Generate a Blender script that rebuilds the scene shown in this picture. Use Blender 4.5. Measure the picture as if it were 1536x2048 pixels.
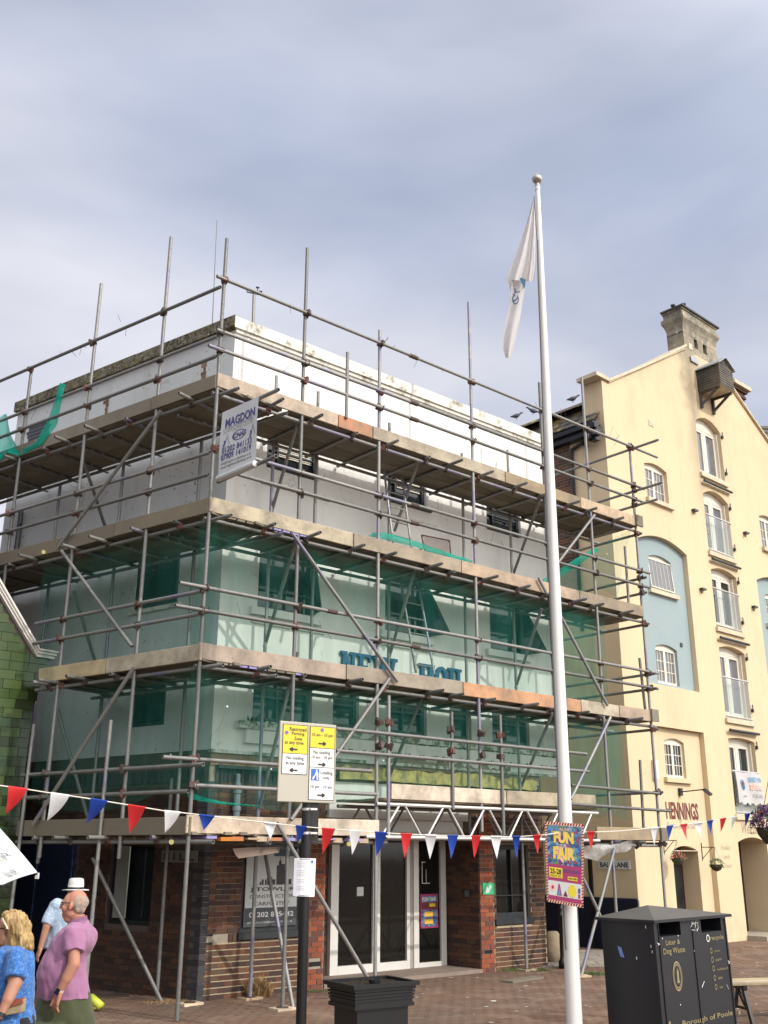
import bpy, bmesh, math, random
import numpy as np
from mathutils import Vector as V, Matrix, Euler
from mathutils import noise as mnoise
for o in list(bpy.data.objects): bpy.data.objects.remove(o)
SC = bpy.context.scene
COL = SC.collection
R_ = math.radians
random.seed(11)

# ---------------------------------------------------------------- camera
F_PX, PITCH, ROLL, EYE = 2009.0, R_(18.63), R_(.29), V((0, 0, 2.0))
cd = bpy.data.cameras.new('camera'); cam = bpy.data.objects.new('camera', cd); COL.objects.link(cam)
cd.sensor_fit = 'VERTICAL'; cd.sensor_height = 24.0; cd.lens = 24.0 * F_PX / 2048
cd.clip_start = .05; cd.clip_end = 3000
cam.matrix_world = Matrix.Translation(EYE) @ Matrix.Rotation(R_(90) + PITCH, 4, 'X') @ Matrix.Rotation(ROLL, 4, 'Z')
SC.camera = cam

# ---------------------------------------------------------------- sky and sun
SUN_AZ, SUN_EL = R_(53), R_(38)            # azimuth from -Y (behind the camera) towards +X
sun_dir = V((math.sin(SUN_AZ) * math.cos(SUN_EL), -math.cos(SUN_AZ) * math.cos(SUN_EL), math.sin(SUN_EL)))
W = bpy.data.worlds.new('World'); SC.world = W; W.use_nodes = True
wt = W.node_tree; wt.nodes.clear()
def wn(t, **k):
    n = wt.nodes.new(t)
    for a, b in k.items(): setattr(n, a, b)
    return n
sky = wn('ShaderNodeTexSky', sky_type='NISHITA', sun_disc=False, sun_elevation=SUN_EL,
         sun_rotation=math.atan2(sun_dir.x, sun_dir.y), altitude=10, air_density=1.0, dust_density=1.5)
tc = wn('ShaderNodeTexCoord')
mp = wn('ShaderNodeMapping'); mp.inputs['Rotation'].default_value = (R_(10), R_(36), R_(24)); mp.inputs['Scale'].default_value = (1.1, 1.1, 3.6)
mp.inputs['Location'].default_value = (4.1, 1.1, .3)
nz = wn('ShaderNodeTexNoise'); nz.inputs['Scale'].default_value = 1.3; nz.inputs['Detail'].default_value = 7; nz.inputs['Roughness'].default_value = .48; nz.inputs['Distortion'].default_value = .35
rp = wn('ShaderNodeValToRGB'); el = rp.color_ramp.elements
el[0].position = .34; el[0].color = (4.5, 5.15, 6.85, 1); el[1].position = .63; el[1].color = (7.9, 8.0, 8.9, 1)
e = rp.color_ramp.elements.new(.47); e.color = (6.0, 6.4, 7.85, 1)
nz2 = wn('ShaderNodeTexNoise'); nz2.inputs['Scale'].default_value = 2.3; nz2.inputs['Detail'].default_value = 3
rp2 = wn('ShaderNodeValToRGB'); rp2.color_ramp.elements[0].position = .3; rp2.color_ramp.elements[0].color = (.72,) * 3 + (1,); rp2.color_ramp.elements[1].position = .6; rp2.color_ramp.elements[1].color = (.97,) * 3 + (1,)
mx = wn('ShaderNodeMix', data_type='RGBA')
bg = wn('ShaderNodeBackground'); bg.inputs['Strength'].default_value = .10
wo = wn('ShaderNodeOutputWorld')
L = wt.links.new
L(tc.outputs['Generated'], mp.inputs['Vector']); L(mp.outputs[0], nz.inputs['Vector']); L(nz.outputs['Fac'], rp.inputs[0])
L(mp.outputs[0], nz2.inputs['Vector']); L(nz2.outputs['Fac'], rp2.inputs[0])

# extra sky glow added towards the sun, out of view, to fill the shaded walls
dp_ = wn('ShaderNodeVectorMath', operation='DOT_PRODUCT'); L(tc.outputs['Generated'], dp_.inputs[0]); dp_.inputs[1].default_value = tuple(sun_dir)
mr = wn('ShaderNodeMapRange'); mr.inputs['From Min'].default_value = .14; mr.inputs['From Max'].default_value = 1; mr.inputs['To Min'].default_value = .25; mr.inputs['To Max'].default_value = 25.0; mr.interpolation_type = 'SMOOTHSTEP'
L(dp_.outputs['Value'], mr.inputs['Value'])
gw = wn('ShaderNodeVectorMath', operation='SCALE'); gw.inputs[0].default_value = (1.0, .965, .88); L(mr.outputs[0], gw.inputs['Scale'])
vm = wn('ShaderNodeVectorMath', operation='ADD'); L(rp.outputs[0], vm.inputs[0]); L(gw.outputs[0], vm.inputs[1])
L(rp2.outputs[0], mx.inputs[0]); L(sky.outputs[0], mx.inputs[6]); L(vm.outputs[0], mx.inputs[7]); L(mx.outputs[2], bg.inputs['Color']); L(bg.outputs[0], wo.inputs[0])

sd = bpy.data.lights.new('sun', 'SUN'); sd.energy = 2.6; sd.angle = R_(.6); sd.color = (1, .945, .86)
so = bpy.data.objects.new('sun', sd); COL.objects.link(so); so.location = (10, -10, 30)
so.rotation_euler = (-sun_dir).to_track_quat('-Z', 'Y').to_euler()
vs = SC.view_settings; vs.view_transform = 'Standard'; vs.look = 'None'; vs.exposure = 0; vs.gamma = 1
try: vs.use_curve_mapping = False
except Exception: pass
SC.render.engine = 'CYCLES'
cy = SC.cycles; cy.use_denoising = True; cy.max_bounces = 8; cy.diffuse_bounces = 3; cy.glossy_bounces = 3; cy.transparent_max_bounces = 24; cy.transmission_bounces = 4
cy.caustics_reflective = False; cy.caustics_refractive = False; cy.sample_clamp_indirect = 6

# ---------------------------------------------------------------- geometry helpers
def ray(x, y):
    u, v = (x - 768) / F_PX, (1024 - y) / F_PX
    c, s = math.cos(ROLL), math.sin(ROLL); u, v = u * c - v * s, u * s + v * c
    return V((u, math.cos(PITCH) - v * math.sin(PITCH), math.sin(PITCH) + v * math.cos(PITCH)))
def at_depth(x, y, Y):
    d = ray(x, y); return EYE + d * (Y / d.y)
def at_z(x, y, z):
    d = ray(x, y); return EYE + d * ((z - EYE.z) / d.z)
class Frame:
    """s runs along a facade, d goes into it, z is up"""
    def __init__(f, o, az, sign=1):
        f.o = V(o); f.u = V((math.sin(az), math.cos(az), 0)); f.n = V((f.u.y, -f.u.x, 0)) * sign
    def P(f, s, d, z): return f.o + f.u * s - f.n * d + V((0, 0, z))
    def px(f, x, y, d=0):
        q = ray(x, y); p0 = f.o - f.n * d; t = (p0 - EYE).dot(f.n) / q.dot(f.n); h = EYE + q * t
        return (h - f.o).dot(f.u), h.z
    def mat(f, s, d, z):      # x along s, y up, z outwards (for texts and flat things)
        m = Matrix((( f.u.x, 0, f.n.x, 0), (f.u.y, 0, f.n.y, 0), (0, 1, 0, 0), (0, 0, 0, 1)))
        m.translation = f.P(s, d, z); return m
C0 = (-2.494, 13.576, 0)
FR = Frame(C0, R_(49.61))
FL = Frame(C0, R_(-54.09), -1)
FY = Frame((8.215, 25.508, 0), R_(47.55))
D = 1.37                                   # wall plane behind the outer row of standards

class MB:
    def __init__(m): m.v = []; m.f = []
    def add(m, vs_, fs):
        b = len(m.v); m.v += [tuple(p) for p in vs_]; m.f += [tuple(b + i for i in f) for f in fs]; return m
    def hexa(m, p):           # 8 points: bottom 4 then top 4
        return m.add(p, [(3, 2, 1, 0), (4, 5, 6, 7), (0, 1, 5, 4), (1, 2, 6, 5), (2, 3, 7, 6), (3, 0, 4, 7)])
    def fbox(m, f, s0, s1, d0, d1, z0, z1):
        return m.hexa([f.P(s0, d0, z0), f.P(s1, d0, z0), f.P(s1, d1, z0), f.P(s0, d1, z0), f.P(s0, d0, z1), f.P(s1, d0, z1), f.P(s1, d1, z1), f.P(s0, d1, z1)])
    def box(m, c, sx, sy, sz, rz=0, rx=0, ry=0):
        M = Matrix.Translation(V(c)) @ Euler((rx, ry, rz)).to_matrix().to_4x4()
        return m.hexa([M @ V((a * sx / 2, b * sy / 2, z * sz / 2)) for z in (-1, 1) for a, b in ((-1, -1), (1, -1), (1, 1), (-1, 1))])
    def bar(m, a, b, w, h, up=V((0, 0, 1))):
        a, b = V(a), V(b); t = (b - a).normalized(); x = t.cross(up)
        if x.length < 1e-3: x = t.cross(V((1, 0, 0)))
        x.normalize(); y = x.cross(t)
        return m.hexa([p + x * i * w / 2 + y * j * h / 2 for p in (a, b) for i, j in ((-1, -1), (1, -1), (1, 1), (-1, 1))])
    def tube(m, a, b, r, n=8, r2=None, cap=True):
        a, b = V(a), V(b); r2 = r if r2 is None else r2
        t = (b - a).normalized(); x = t.orthogonal().normalized(); y = t.cross(x)
        vs_ = [p + (x * math.cos(6.28318 * k / n) + y * math.sin(6.28318 * k / n)) * q for p, q in ((a, r), (b, r2)) for k in range(n)]
        fs = [(k, (k + 1) % n, n + (k + 1) % n, n + k) for k in range(n)]
        if cap: fs += [tuple(range(n - 1, -1, -1)), tuple(range(n, 2 * n))]
        return m.add(vs_, fs)
    def pipe(m, a, b, r, n=9):        # open steel tube: hollow at both ends
        a, b = V(a), V(b); t = (b - a).normalized(); x = t.orthogonal().normalized(); y = t.cross(x)
        rings = [(a + t * .06, r * .78), (a, r * .78), (a, r), (b, r), (b, r * .78), (b - t * .06, r * .78)]
        vs_ = [p + (x * math.cos(6.28318 * k / n) + y * math.sin(6.28318 * k / n)) * q for p, q in rings for k in range(n)]
        fs = [(i * n + k, i * n + (k + 1) % n, (i + 1) * n + (k + 1) % n, (i + 1) * n + k) for i in range(5) for k in range(n)]
        fs += [tuple(range(n - 1, -1, -1)), tuple(range(5 * n, 6 * n))]
        return m.add(vs_, fs)
    def path(m, pts, r, n=6):
        for a, b in zip(pts, pts[1:]): m.tube(a, b, r, n)
        return m
    def lathe(m, c, prof, n=16, axis=None):
        c = V(c); vs_ = []
        for r, z in prof:
            for k in range(n):
                p = V((r * math.cos(6.28318 * k / n), r * math.sin(6.28318 * k / n), z)); vs_.append(c + p)
        q = len(prof)
        fs = [(i * n + k, i * n + (k + 1) % n, (i + 1) * n + (k + 1) % n, (i + 1) * n + k) for i in range(q - 1) for k in range(n)]
        fs += [tuple(range(n - 1, -1, -1)), tuple(range((q - 1) * n, q * n))]
        return m.add(vs_, fs)
    def prism(m, pts, off):     # polygon extruded by a vector
        pts = [V(p) for p in pts]; n = len(pts); off = V(off)
        return m.add(pts + [p + off for p in pts], [tuple(range(n - 1, -1, -1)), tuple(range(n, 2 * n))] + [(k, (k + 1) % n, n + (k + 1) % n, n + k) for k in range(n)])
    def build(m, name, mat, parent=None, smooth=False, kind=None, label=None):
        me = bpy.data.meshes.new(name); me.from_pydata(m.v, [], m.f)
        bm = bmesh.new(); bm.from_mesh(me); bmesh.ops.recalc_face_normals(bm, faces=bm.faces); bm.to_mesh(me); bm.free()
        if smooth: me.polygons.foreach_set('use_smooth', [True] * len(me.polygons))
        return link(name, me, mat, parent, kind, label)
def loc_of(o):
    return o.get('_base')
def link(name, me, mat, parent=None, kind=None, label=None, mw=None):
    if mat is not None and len(me.materials) == 0: me.materials.append(mat)
    o = bpy.data.objects.new(name, me); COL.objects.link(o)
    if mw is not None: o.matrix_basis = mw
    if parent is not None:
        o.parent = parent
        if parent.type == 'EMPTY': o.matrix_parent_inverse = parent.matrix_basis.inverted()
    if kind: o['kind'] = kind
    if label: o['label'] = label
    return o
def thing(name, loc, label, cat, group=None, rz=0):
    o = bpy.data.objects.new(name, None); COL.objects.link(o); o.empty_display_size = .2
    o.matrix_basis = Matrix.Translation(V(loc)) @ Matrix.Rotation(rz, 4, 'Z')
    return tag(o, label, cat, group)
def tag(o, label, cat, group=None):
    o['label'] = label; o['category'] = cat
    if group: o['group'] = group
    return o
def smooth_by_angle(me, a=35):
    me.polygons.foreach_set('use_smooth', [True] * len(me.polygons))
    try: me.set_sharp_from_angle(angle=R_(a))
    except Exception: pass
def bevel(o, w=.01, seg=2):
    md = o.modifiers.new('bevel', 'BEVEL'); md.width = w; md.segments = seg; md.limit_method = 'ANGLE'; md.angle_limit = R_(40)
    return o

# ---------------------------------------------------------------- materials
class NT:
    def __init__(s, name):
        s.m = bpy.data.materials.new(name); s.m.use_nodes = True; s.t = s.m.node_tree; s.t.nodes.clear()
        s.out = s.t.nodes.new('ShaderNodeOutputMaterial'); s.b = s.t.nodes.new('ShaderNodeBsdfPrincipled')
        s.t.links.new(s.b.outputs[0], s.out.inputs[0]); s._pos = None
    def n(s, t, ins=None, **k):
        q = s.t.nodes.new(t)
        for a, b in k.items(): setattr(q, a, b)
        for a, b in (ins or {}).items(): s.set(q.inputs[a], b)
        return q
    def set(s, sock, v):
        if isinstance(v, bpy.types.NodeSocket): s.t.links.new(v, sock)
        elif isinstance(v, (tuple, list)) and len(v) == 3 and sock.type == 'RGBA': sock.default_value = (*v, 1)
        else: sock.default_value = v
    def pos(s):
        if s._pos is None: s._pos = s.n('ShaderNodeNewGeometry')
        return s._pos.outputs['Position']
    def noise(s, scale, detail=4, rough=.55, vec=None, sc3=None, dist=0):
        v = vec or s.pos()
        if sc3: v = s.n('ShaderNodeMapping', {'Vector': v, 'Scale': sc3}).outputs[0]
        return s.n('ShaderNodeTexNoise', {'Vector': v, 'Scale': scale, 'Detail': detail, 'Roughness': rough, 'Distortion': dist}).outputs['Fac']
    def ramp(s, fac, a, b, ca=(0, 0, 0), cb=(1, 1, 1)):
        r = s.n('ShaderNodeValToRGB', {0: fac}); e = r.color_ramp.elements
        e[0].position = a; e[1].position = b; e[0].color = (*ca, 1); e[1].color = (*cb, 1); return r.outputs[0]
    def mix(s, fac, a, b, bt='MIX'):
        q = s.n('ShaderNodeMix', data_type='RGBA', blend_type=bt); s.set(q.inputs[0], fac); s.set(q.inputs[6], a); s.set(q.inputs[7], b); return q.outputs[2]
    def math(s, op, a, b=0, c=None):
        q = s.n('ShaderNodeMath', operation=op); s.set(q.inputs[0], a); s.set(q.inputs[1], b)
        if c is not None: s.set(q.inputs[2], c)
        return q.outputs[0]
    def rnd(s):       # a random number per loose piece and per object
        if s._pos is None: s.pos()
        oi = s.n('ShaderNodeObjectInfo').outputs['Random']
        return s.math('FRACT', s.math('ADD', s._pos.outputs['Random Per Island'], s.math('MULTIPLY', oi, 7.31)))
    def bump(s, h, strength=.3, dist=.01):
        q = s.n('ShaderNodeBump', {'Height': h, 'Strength': strength, 'Distance': dist}); s.t.links.new(q.outputs[0], s.b.inputs['Normal'])
    def fin(s, col, rough=.7, metal=0, spec=.5, **k):
        s.set(s.b.inputs['Base Color'], col); s.set(s.b.inputs['Roughness'], rough); s.set(s.b.inputs['Metallic'], metal); s.b.inputs['Specular IOR Level'].default_value = spec
        for a, b in k.items(): s.set(s.b.inputs[a.replace('_', ' ')], b)
        return s.m
def plain(name, col, rough=.6, metal=0, var=.12, scale=9, spec=.5, bump=0):
    t = NT(name); f = t.noise(scale, 4)
    c = t.mix(f, tuple(x * (1 - var) for x in col), tuple(min(1, x * (1 + var)) for x in col))
    if bump: t.bump(t.noise(scale * 6, 4), bump)
    return t.fin(c, rough, metal, spec)
M = {}
def wall_white(name, dirty):
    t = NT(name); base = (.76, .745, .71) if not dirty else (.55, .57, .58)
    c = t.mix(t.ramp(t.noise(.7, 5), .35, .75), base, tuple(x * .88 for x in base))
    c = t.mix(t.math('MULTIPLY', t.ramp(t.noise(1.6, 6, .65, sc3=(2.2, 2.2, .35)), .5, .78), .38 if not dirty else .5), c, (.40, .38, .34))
    v = t.n('ShaderNodeTexVoronoi', {'Vector': t.n('ShaderNodeVectorMath', {0: t.pos(), 1: t.n('ShaderNodeTexNoise', {'Vector': t.pos(), 'Scale': 2.5, 'Detail': 4}).outputs['Color']}, operation='ADD').outputs[0], 'Scale': .55}, feature='DISTANCE_TO_EDGE').outputs['Distance']
    cr = t.math('MULTIPLY', t.ramp(v, .0, .006, (1, 1, 1), (0, 0, 0)), t.ramp(t.noise(.9, 3), .5, .6))
    c = t.mix(t.math('MULTIPLY', cr, .55), c, (.22, .20, .18))
    # small knocked-off chips
    sp = t.math('MULTIPLY', t.ramp(t.noise(15, 3, .6), .64 if dirty else .71, .67 if dirty else .73), t.ramp(t.noise(1.1, 3), .47 if dirty else .56, .60 if dirty else .66))
    c = t.mix(sp, c, (.14, .11, .09))
    t.bump(t.noise(30, 6), .25, .006)
    return t.fin(c, .85, spec=.25)
M['white'] = wall_white('white_render', False)
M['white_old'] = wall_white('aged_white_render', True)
def m_coping():
    t = NT('coping_concrete')
    c = t.mix(t.ramp(t.noise(9, 6, .7), .42, .62), (.62, .60, .53), (.20, .18, .14))
    c = t.mix(t.ramp(t.noise(3, 5), .5, .62), (.66, .64, .58), c)
    t.bump(t.noise(24, 6), .5, .01); return t.fin(c, .9, spec=.2)
M['coping'] = m_coping()
def m_mosscoping():
    t = NT('mossy_coping')
    c = t.mix(t.ramp(t.noise(11, 6, .7), .40, .6), (.20, .18, .13), (.055, .05, .038))
    c = t.mix(t.ramp(t.noise(5, 5), .56, .66), c, (.17, .15, .055))
    c = t.mix(t.ramp(t.noise(23, 3), .62, .68), c, (.45, .44, .40))
    t.bump(t.noise(24, 6), .7, .02); return t.fin(c, .95, spec=.1)
M['moss'] = m_mosscoping()
def m_steel():
    t = NT('galvanised_tube'); n = t.noise(1.7, 2); r = t.rnd()
    c = t.mix(t.math('ADD', t.math('MULTIPLY', t.noise(14, 5), .45), t.math('MULTIPLY', r, .55)), (.085, .085, .082), (.33, .325, .31))
    c = t.mix(t.math('MULTIPLY', t.ramp(t.math('ADD', t.math('MULTIPLY', r, .35), t.math('MULTIPLY', n, .78)), .735, .75), .6), c, (.19, .175, .29))
    c = t.mix(t.ramp(t.noise(26, 5, .7), .62, .74), c, (.17, .11, .075))
    return t.fin(c, t.ramp(t.noise(20, 3), .2, .8, (.42,) * 3, (.62,) * 3), .35, spec=.4)
M['steel'] = m_steel()
M['alu'] = plain('bright_aluminium_tube', (.62, .61, .59), .38, .55, .15, 20)
M['rust'] = plain('rusty_fitting', (.085, .058, .048), .7, .3, .5, 40, bump=.4)
M['rustred'] = plain('red_rust_fitting', (.13, .055, .042), .75, .2, .4, 40, bump=.4)
def m_board(name, a, b):
    t = NT(name); r = t.rnd(); tcx = t.n('ShaderNodeTexCoord')
    g = t.noise(5, 7, .65, sc3=(1, 1, 14), dist=1.2)
    c = t.mix(g, a, b); hs = t.n('ShaderNodeHueSaturation', {'Color': c, 'Value': t.math('ADD', .72, t.math('MULTIPLY', r, .5)), 'Hue': t.math('ADD', .49, t.math('MULTIPLY', r, .02)), 'Saturation': t.math('ADD', .8, t.math('MULTIPLY', t.math('FRACT', t.math('MULTIPLY', r, 5.7)), .5))})
    c = t.mix(t.math('MULTIPLY', t.ramp(t.noise(2.2, 6, .7), .40, .66), .75), hs.outputs[0], (.17, .145, .115))
    c = t.mix(t.ramp(t.noise(19, 2), .73, .76), c, (.12, .06, .03))
    t.bump(g, .35, .006); return t.fin(c, .85, spec=.2)
M['board'] = m_board('scaffold_board_wood', (.30, .25, .18), (.52, .44, .32))
M['boardred'] = m_board('red_brown_board_wood', (.40, .17, .085), (.50, .24, .13))
M['boardpink'] = m_board('pinkish_board_wood', (.45, .35, .26), (.61, .49, .375))
M['boarddark'] = m_board('grey_weathered_board', (.15, .135, .105), (.25, .22, .17))
def m_net():
    t = NT('green_debris_net'); t.t.nodes.remove(t.b)
    g = t.noise(1.3, 4); w = t.noise(3.0, 3, sc3=(1, 1, .3))
    col = t.mix(g, (.035, .27, .21), (.07, .36, .285))
    df = t.n('ShaderNodeBsdfDiffuse', {'Color': col}); tl = t.n('ShaderNodeBsdfTranslucent', {'Color': col}); a1 = t.n('ShaderNodeMixShader', {0: .42, 1: df.outputs[0], 2: tl.outputs[0]})
    tr = t.n('ShaderNodeBsdfTransparent', {'Color': (.90, .97, .945)})
    # specks of dust caught in the mesh
    w2_ = t.noise(1.1, 5, .6, sc3=(2.6, 2.6, .22), dist=.5)
    fac = t.math('ADD', .015, t.math('ADD', t.math('MULTIPLY', w, .12), t.math('MULTIPLY', t.ramp(w2_, .35, .75), .16)))
    a2 = t.n('ShaderNodeMixShader', {0: fac, 1: tr.outputs[0], 2: a1.outputs[0]})
    sp = t.n('ShaderNodeBsdfDiffuse', {'Color': (.8, .82, .8)})
    v = t.n('ShaderNodeTexVoronoi', {'Vector': t.pos(), 'Scale': 3.2}); k = t.ramp(v.outputs['Distance'], .035, .045, (1, 1, 1), (0, 0, 0))
    k = t.math('MULTIPLY', k, t.ramp(v.outputs['Color'], .55, .56))
    a3 = t.n('ShaderNodeMixShader', {0: k, 1: a2.outputs[0], 2: sp.outputs[0]})
    t.t.links.new(a3.outputs[0], t.out.inputs[0]); return t.m
M['net'] = m_net()
def m_netthick():
    t = NT('bunched_green_net'); t.t.nodes.remove(t.b)
    col = t.mix(t.noise(6, 4), (.01, .30, .22), (.03, .55, .40))
    df = t.n('ShaderNodeBsdfDiffuse', {'Color': col}); tl = t.n('ShaderNodeBsdfTranslucent', {'Color': col}); a1 = t.n('ShaderNodeMixShader', {0: .4, 1: df.outputs[0], 2: tl.outputs[0]})
    tr = t.n('ShaderNodeBsdfTransparent', {'Color': (.65, .95, .87)})
    a2 = t.n('ShaderNodeMixShader', {0: t.ramp(t.noise(4, 3, sc3=(1, 1, .4)), .3, .7, (.45,) * 3, (.9,) * 3), 1: tr.outputs[0], 2: a1.outputs[0]})
    t.t.links.new(a2.outputs[0], t.out.inputs[0]); return t.m
M['net2'] = m_netthick()
def m_brick(name, cols, dirt=.3):
    t = NT(name); r = t.rnd(); rr = t.n('ShaderNodeValToRGB', {0: r}); rr.color_ramp.interpolation = 'CONSTANT'
    e = rr.color_ramp.elements; e[0].position = 0; e[0].color = (*cols[0], 1); e[1].position = 1 / len(cols); e[1].color = (*cols[1], 1)
    for i, c in enumerate(cols[2:]): q = e.new((i + 2) / len(cols)); q.color = (*c, 1)
    c = t.mix(t.math('MULTIPLY', t.noise(30, 5), .45), rr.outputs[0], (.05, .035, .03), 'MIX')
    c = t.mix(t.math('MULTIPLY', t.ramp(t.noise(1.5, 5, .6, sc3=(2, 2, .5)), .5, .72), dirt), c, (.06, .045, .04))
    t.bump(t.noise(60, 5), .5, .006); return t.fin(c, .85, spec=.25)
M['brick_red'] = m_brick('orange_red_brick', [(0.336, 0.088, 0.038), (0.277, 0.076, 0.038), (0.370, 0.109, 0.050), (0.210, 0.071, 0.046), (0.319, 0.126, 0.067), (0.143, 0.063, 0.050), (0.353, 0.092, 0.042)], .25)
M['brick_brown'] = m_brick('brown_brick', [(0.134, 0.061, 0.038), (0.101, 0.047, 0.035), (0.160, 0.074, 0.042), (0.063, 0.039, 0.035), (0.122, 0.076, 0.049), (0.176, 0.084, 0.046), (0.084, 0.049, 0.042)], .45)
M['brick_shade'] = m_brick('shaded_brown_brick', [(.075, .036, .024), (.055, .03, .024), (.09, .042, .026), (.035, .025, .023), (.065, .042, .03), (.10, .05, .03)], .5)  # darker brown brick for the side street wall, its shade put into the colour
M['brick_blue'] = m_brick('blue_black_brick', [(0.042, 0.046, 0.055), (0.059, 0.063, 0.067), (0.034, 0.034, 0.042), (0.076, 0.071, 0.071)], .3)
M['mortar'] = plain('grey_mortar', (.30, .26, .21), .95, 0, .3, 20, .1, .4)
M['mortar_cream'] = plain('cream_mortar', (.40, .33, .22), .95, 0, .35, 12, .1, .4)
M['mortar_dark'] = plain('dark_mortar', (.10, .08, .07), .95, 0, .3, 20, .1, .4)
def m_yellow(name, base, k=1.0):
    t = NT(name)
    c = t.mix(t.ramp(t.noise(.6, 5), .3, .75), base, tuple(x * .93 for x in base))
    g = t.math('MULTIPLY', t.ramp(t.noise(.85, 6, .65, sc3=(1.6, 1.6, .45)), .52, .74), .42 * k)
    c = t.mix(g, c, (.42, .36, .24))
    # algae near the gable top and round the hoist
    z = t.n('ShaderNodeSeparateXYZ', {0: t.pos()}).outputs[2]
    hi = t.math('MULTIPLY', t.ramp(t.math('MULTIPLY', z, .05), .60, .82), t.ramp(t.noise(1.0, 6, .7), .38, .66))
    c = t.mix(t.math('MULTIPLY', hi, .55 * k), c, (.34, .30, .21))
    # rain streak below the chimney foot
    sv = t.n('ShaderNodeVectorMath', {0: t.pos(), 1: (math.sin(R_(47.55)), math.cos(R_(47.55)), 0)}, operation='DOT_PRODUCT').outputs['Value']
    sv = t.math('SUBTRACT', sv, V((8.215, 25.508, 0)).dot(V((math.sin(R_(47.55)), math.cos(R_(47.55)), 0))) + .72)
    band = t.ramp(t.math('ADD', t.math('ABSOLUTE', sv), t.math('MULTIPLY', t.math('SUBTRACT', t.noise(1.5, 5), .5), 1.1)), .05, .55, (1, 1, 1), (0, 0, 0))
    zz = t.ramp(t.math('MULTIPLY', z, .05), .50, .72)
    c = t.mix(t.math('MULTIPLY', t.math('MULTIPLY', band, zz), .75 * k), c, (.21, .185, .135))
    v = t.n('ShaderNodeTexVoronoi', {'Vector': t.n('ShaderNodeVectorMath', {0: t.pos(), 1: t.n('ShaderNodeTexNoise', {'Vector': t.pos(), 'Scale': 2, 'Detail': 4}).outputs['Color']}, operation='ADD').outputs[0], 'Scale': .35}, feature='DISTANCE_TO_EDGE').outputs['Distance']
    cr = t.math('MULTIPLY', t.ramp(v, .0, .004, (1, 1, 1), (0, 0, 0)), t.ramp(t.noise(.5, 3), .5, .58))
    c = t.mix(t.math('MULTIPLY', cr, .5), c, (.30, .25, .18))
    gz = t.math('MULTIPLY', t.ramp(z, .0, .9, (1, 1, 1), (0, 0, 0)), t.ramp(t.noise(2.5, 5, .7), .35, .65)); c = t.mix(t.math('MULTIPLY', gz, .5), c, (.33, .27, .19))
    st_ = t.ramp(t.noise(1.3, 5, .6, sc3=(5, 5, .3)), .56, .72); c = t.mix(t.math('MULTIPLY', st_, .22 * k), c, (.38, .31, .20))
    t.bump(t.math('ADD', t.noise(22, 6), t.math('MULTIPLY', t.noise(2.2, 3), 2)), .16, .012); return t.fin(c, .8, spec=.25)
M['yellow'] = m_yellow('cream_yellow_paint', (.625, .50, .325))
M['blue'] = m_yellow('pale_blue_paint', (.285, .355, .37), .5)
M['ledge'] = plain('weathered_ledge', (.55, .47, .35), .85, 0, .3, 6, .2, .3)
def m_chim():
    t = NT('lichened_chimney_render'); c = t.mix(t.ramp(t.noise(2.5, 6, .7), .38, .62), (.17, .16, .14), (.36, .31, .22))
    c = t.mix(t.ramp(t.noise(5, 6, .7), .60, .66), c, (.62, .60, .54)); t.bump(t.noise(20, 6), .6, .015); return t.fin(c, .9, spec=.2)
M['chimney'] = m_chim()
M['frame_white'] = plain('white_window_paint', (.64, .60, .51), .45, 0, .05)
M['frame_dark'] = plain('dark_window_frame', (.018, .022, .026), .4, 0, .2)
M['grey_frame'] = plain('grey_white_aluminium', (.66, .64, .60), .4, .1, .06, 5)
def glass(name, col, rough=.06, spec=.5):
    t = NT(name); c = t.mix(t.noise(2.5, 3), tuple(x * .7 for x in col), tuple(x * 1.3 for x in col)); t.bump(t.noise(1.5, 2), .03, .02); return t.fin(c, rough, spec=spec)
M['glass'] = glass('dark_window_glass', (.018, .022, .024))
M['glass_door'] = glass('door_glass', (.012, .0115, .010), .06, .35)
M['glass_y'] = glass('curtained_glass', (.14, .14, .15), .12)
M['navy'] = plain('navy_paint', (.012, .018, .045), .5)
M['black'] = plain('black_gloss_paint', (.006, .006, .007), .3, 0, .25, 6)
M['blackwood'] = m_board('black_weatherboard', (.035, .035, .037), (.085, .083, .078))
M['lead'] = plain('lead_sheet', (.33, .34, .36), .55, .3, .15)
M['slate'] = m_brick('grey_slate', [(.10, .10, .11), (.13, .125, .12), (.085, .09, .10), (.15, .14, .12)], .2)
def m_lichen():
    t = NT('lichen_covered_slate'); c = t.mix(t.ramp(t.noise(4, 6, .7), .42, .6), (.13, .12, .10), (.07, .065, .06))
    c = t.mix(t.ramp(t.noise(2.2, 6, .7), .54, .60), c, (.42, .28, .04)); c = t.mix(t.ramp(t.noise(9, 5, .7), .6, .66), c, (.30, .29, .26)); t.bump(t.noise(18, 6), .8, .03); return t.fin(c, .95, spec=.1)
M['lichen'] = m_lichen()
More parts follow.
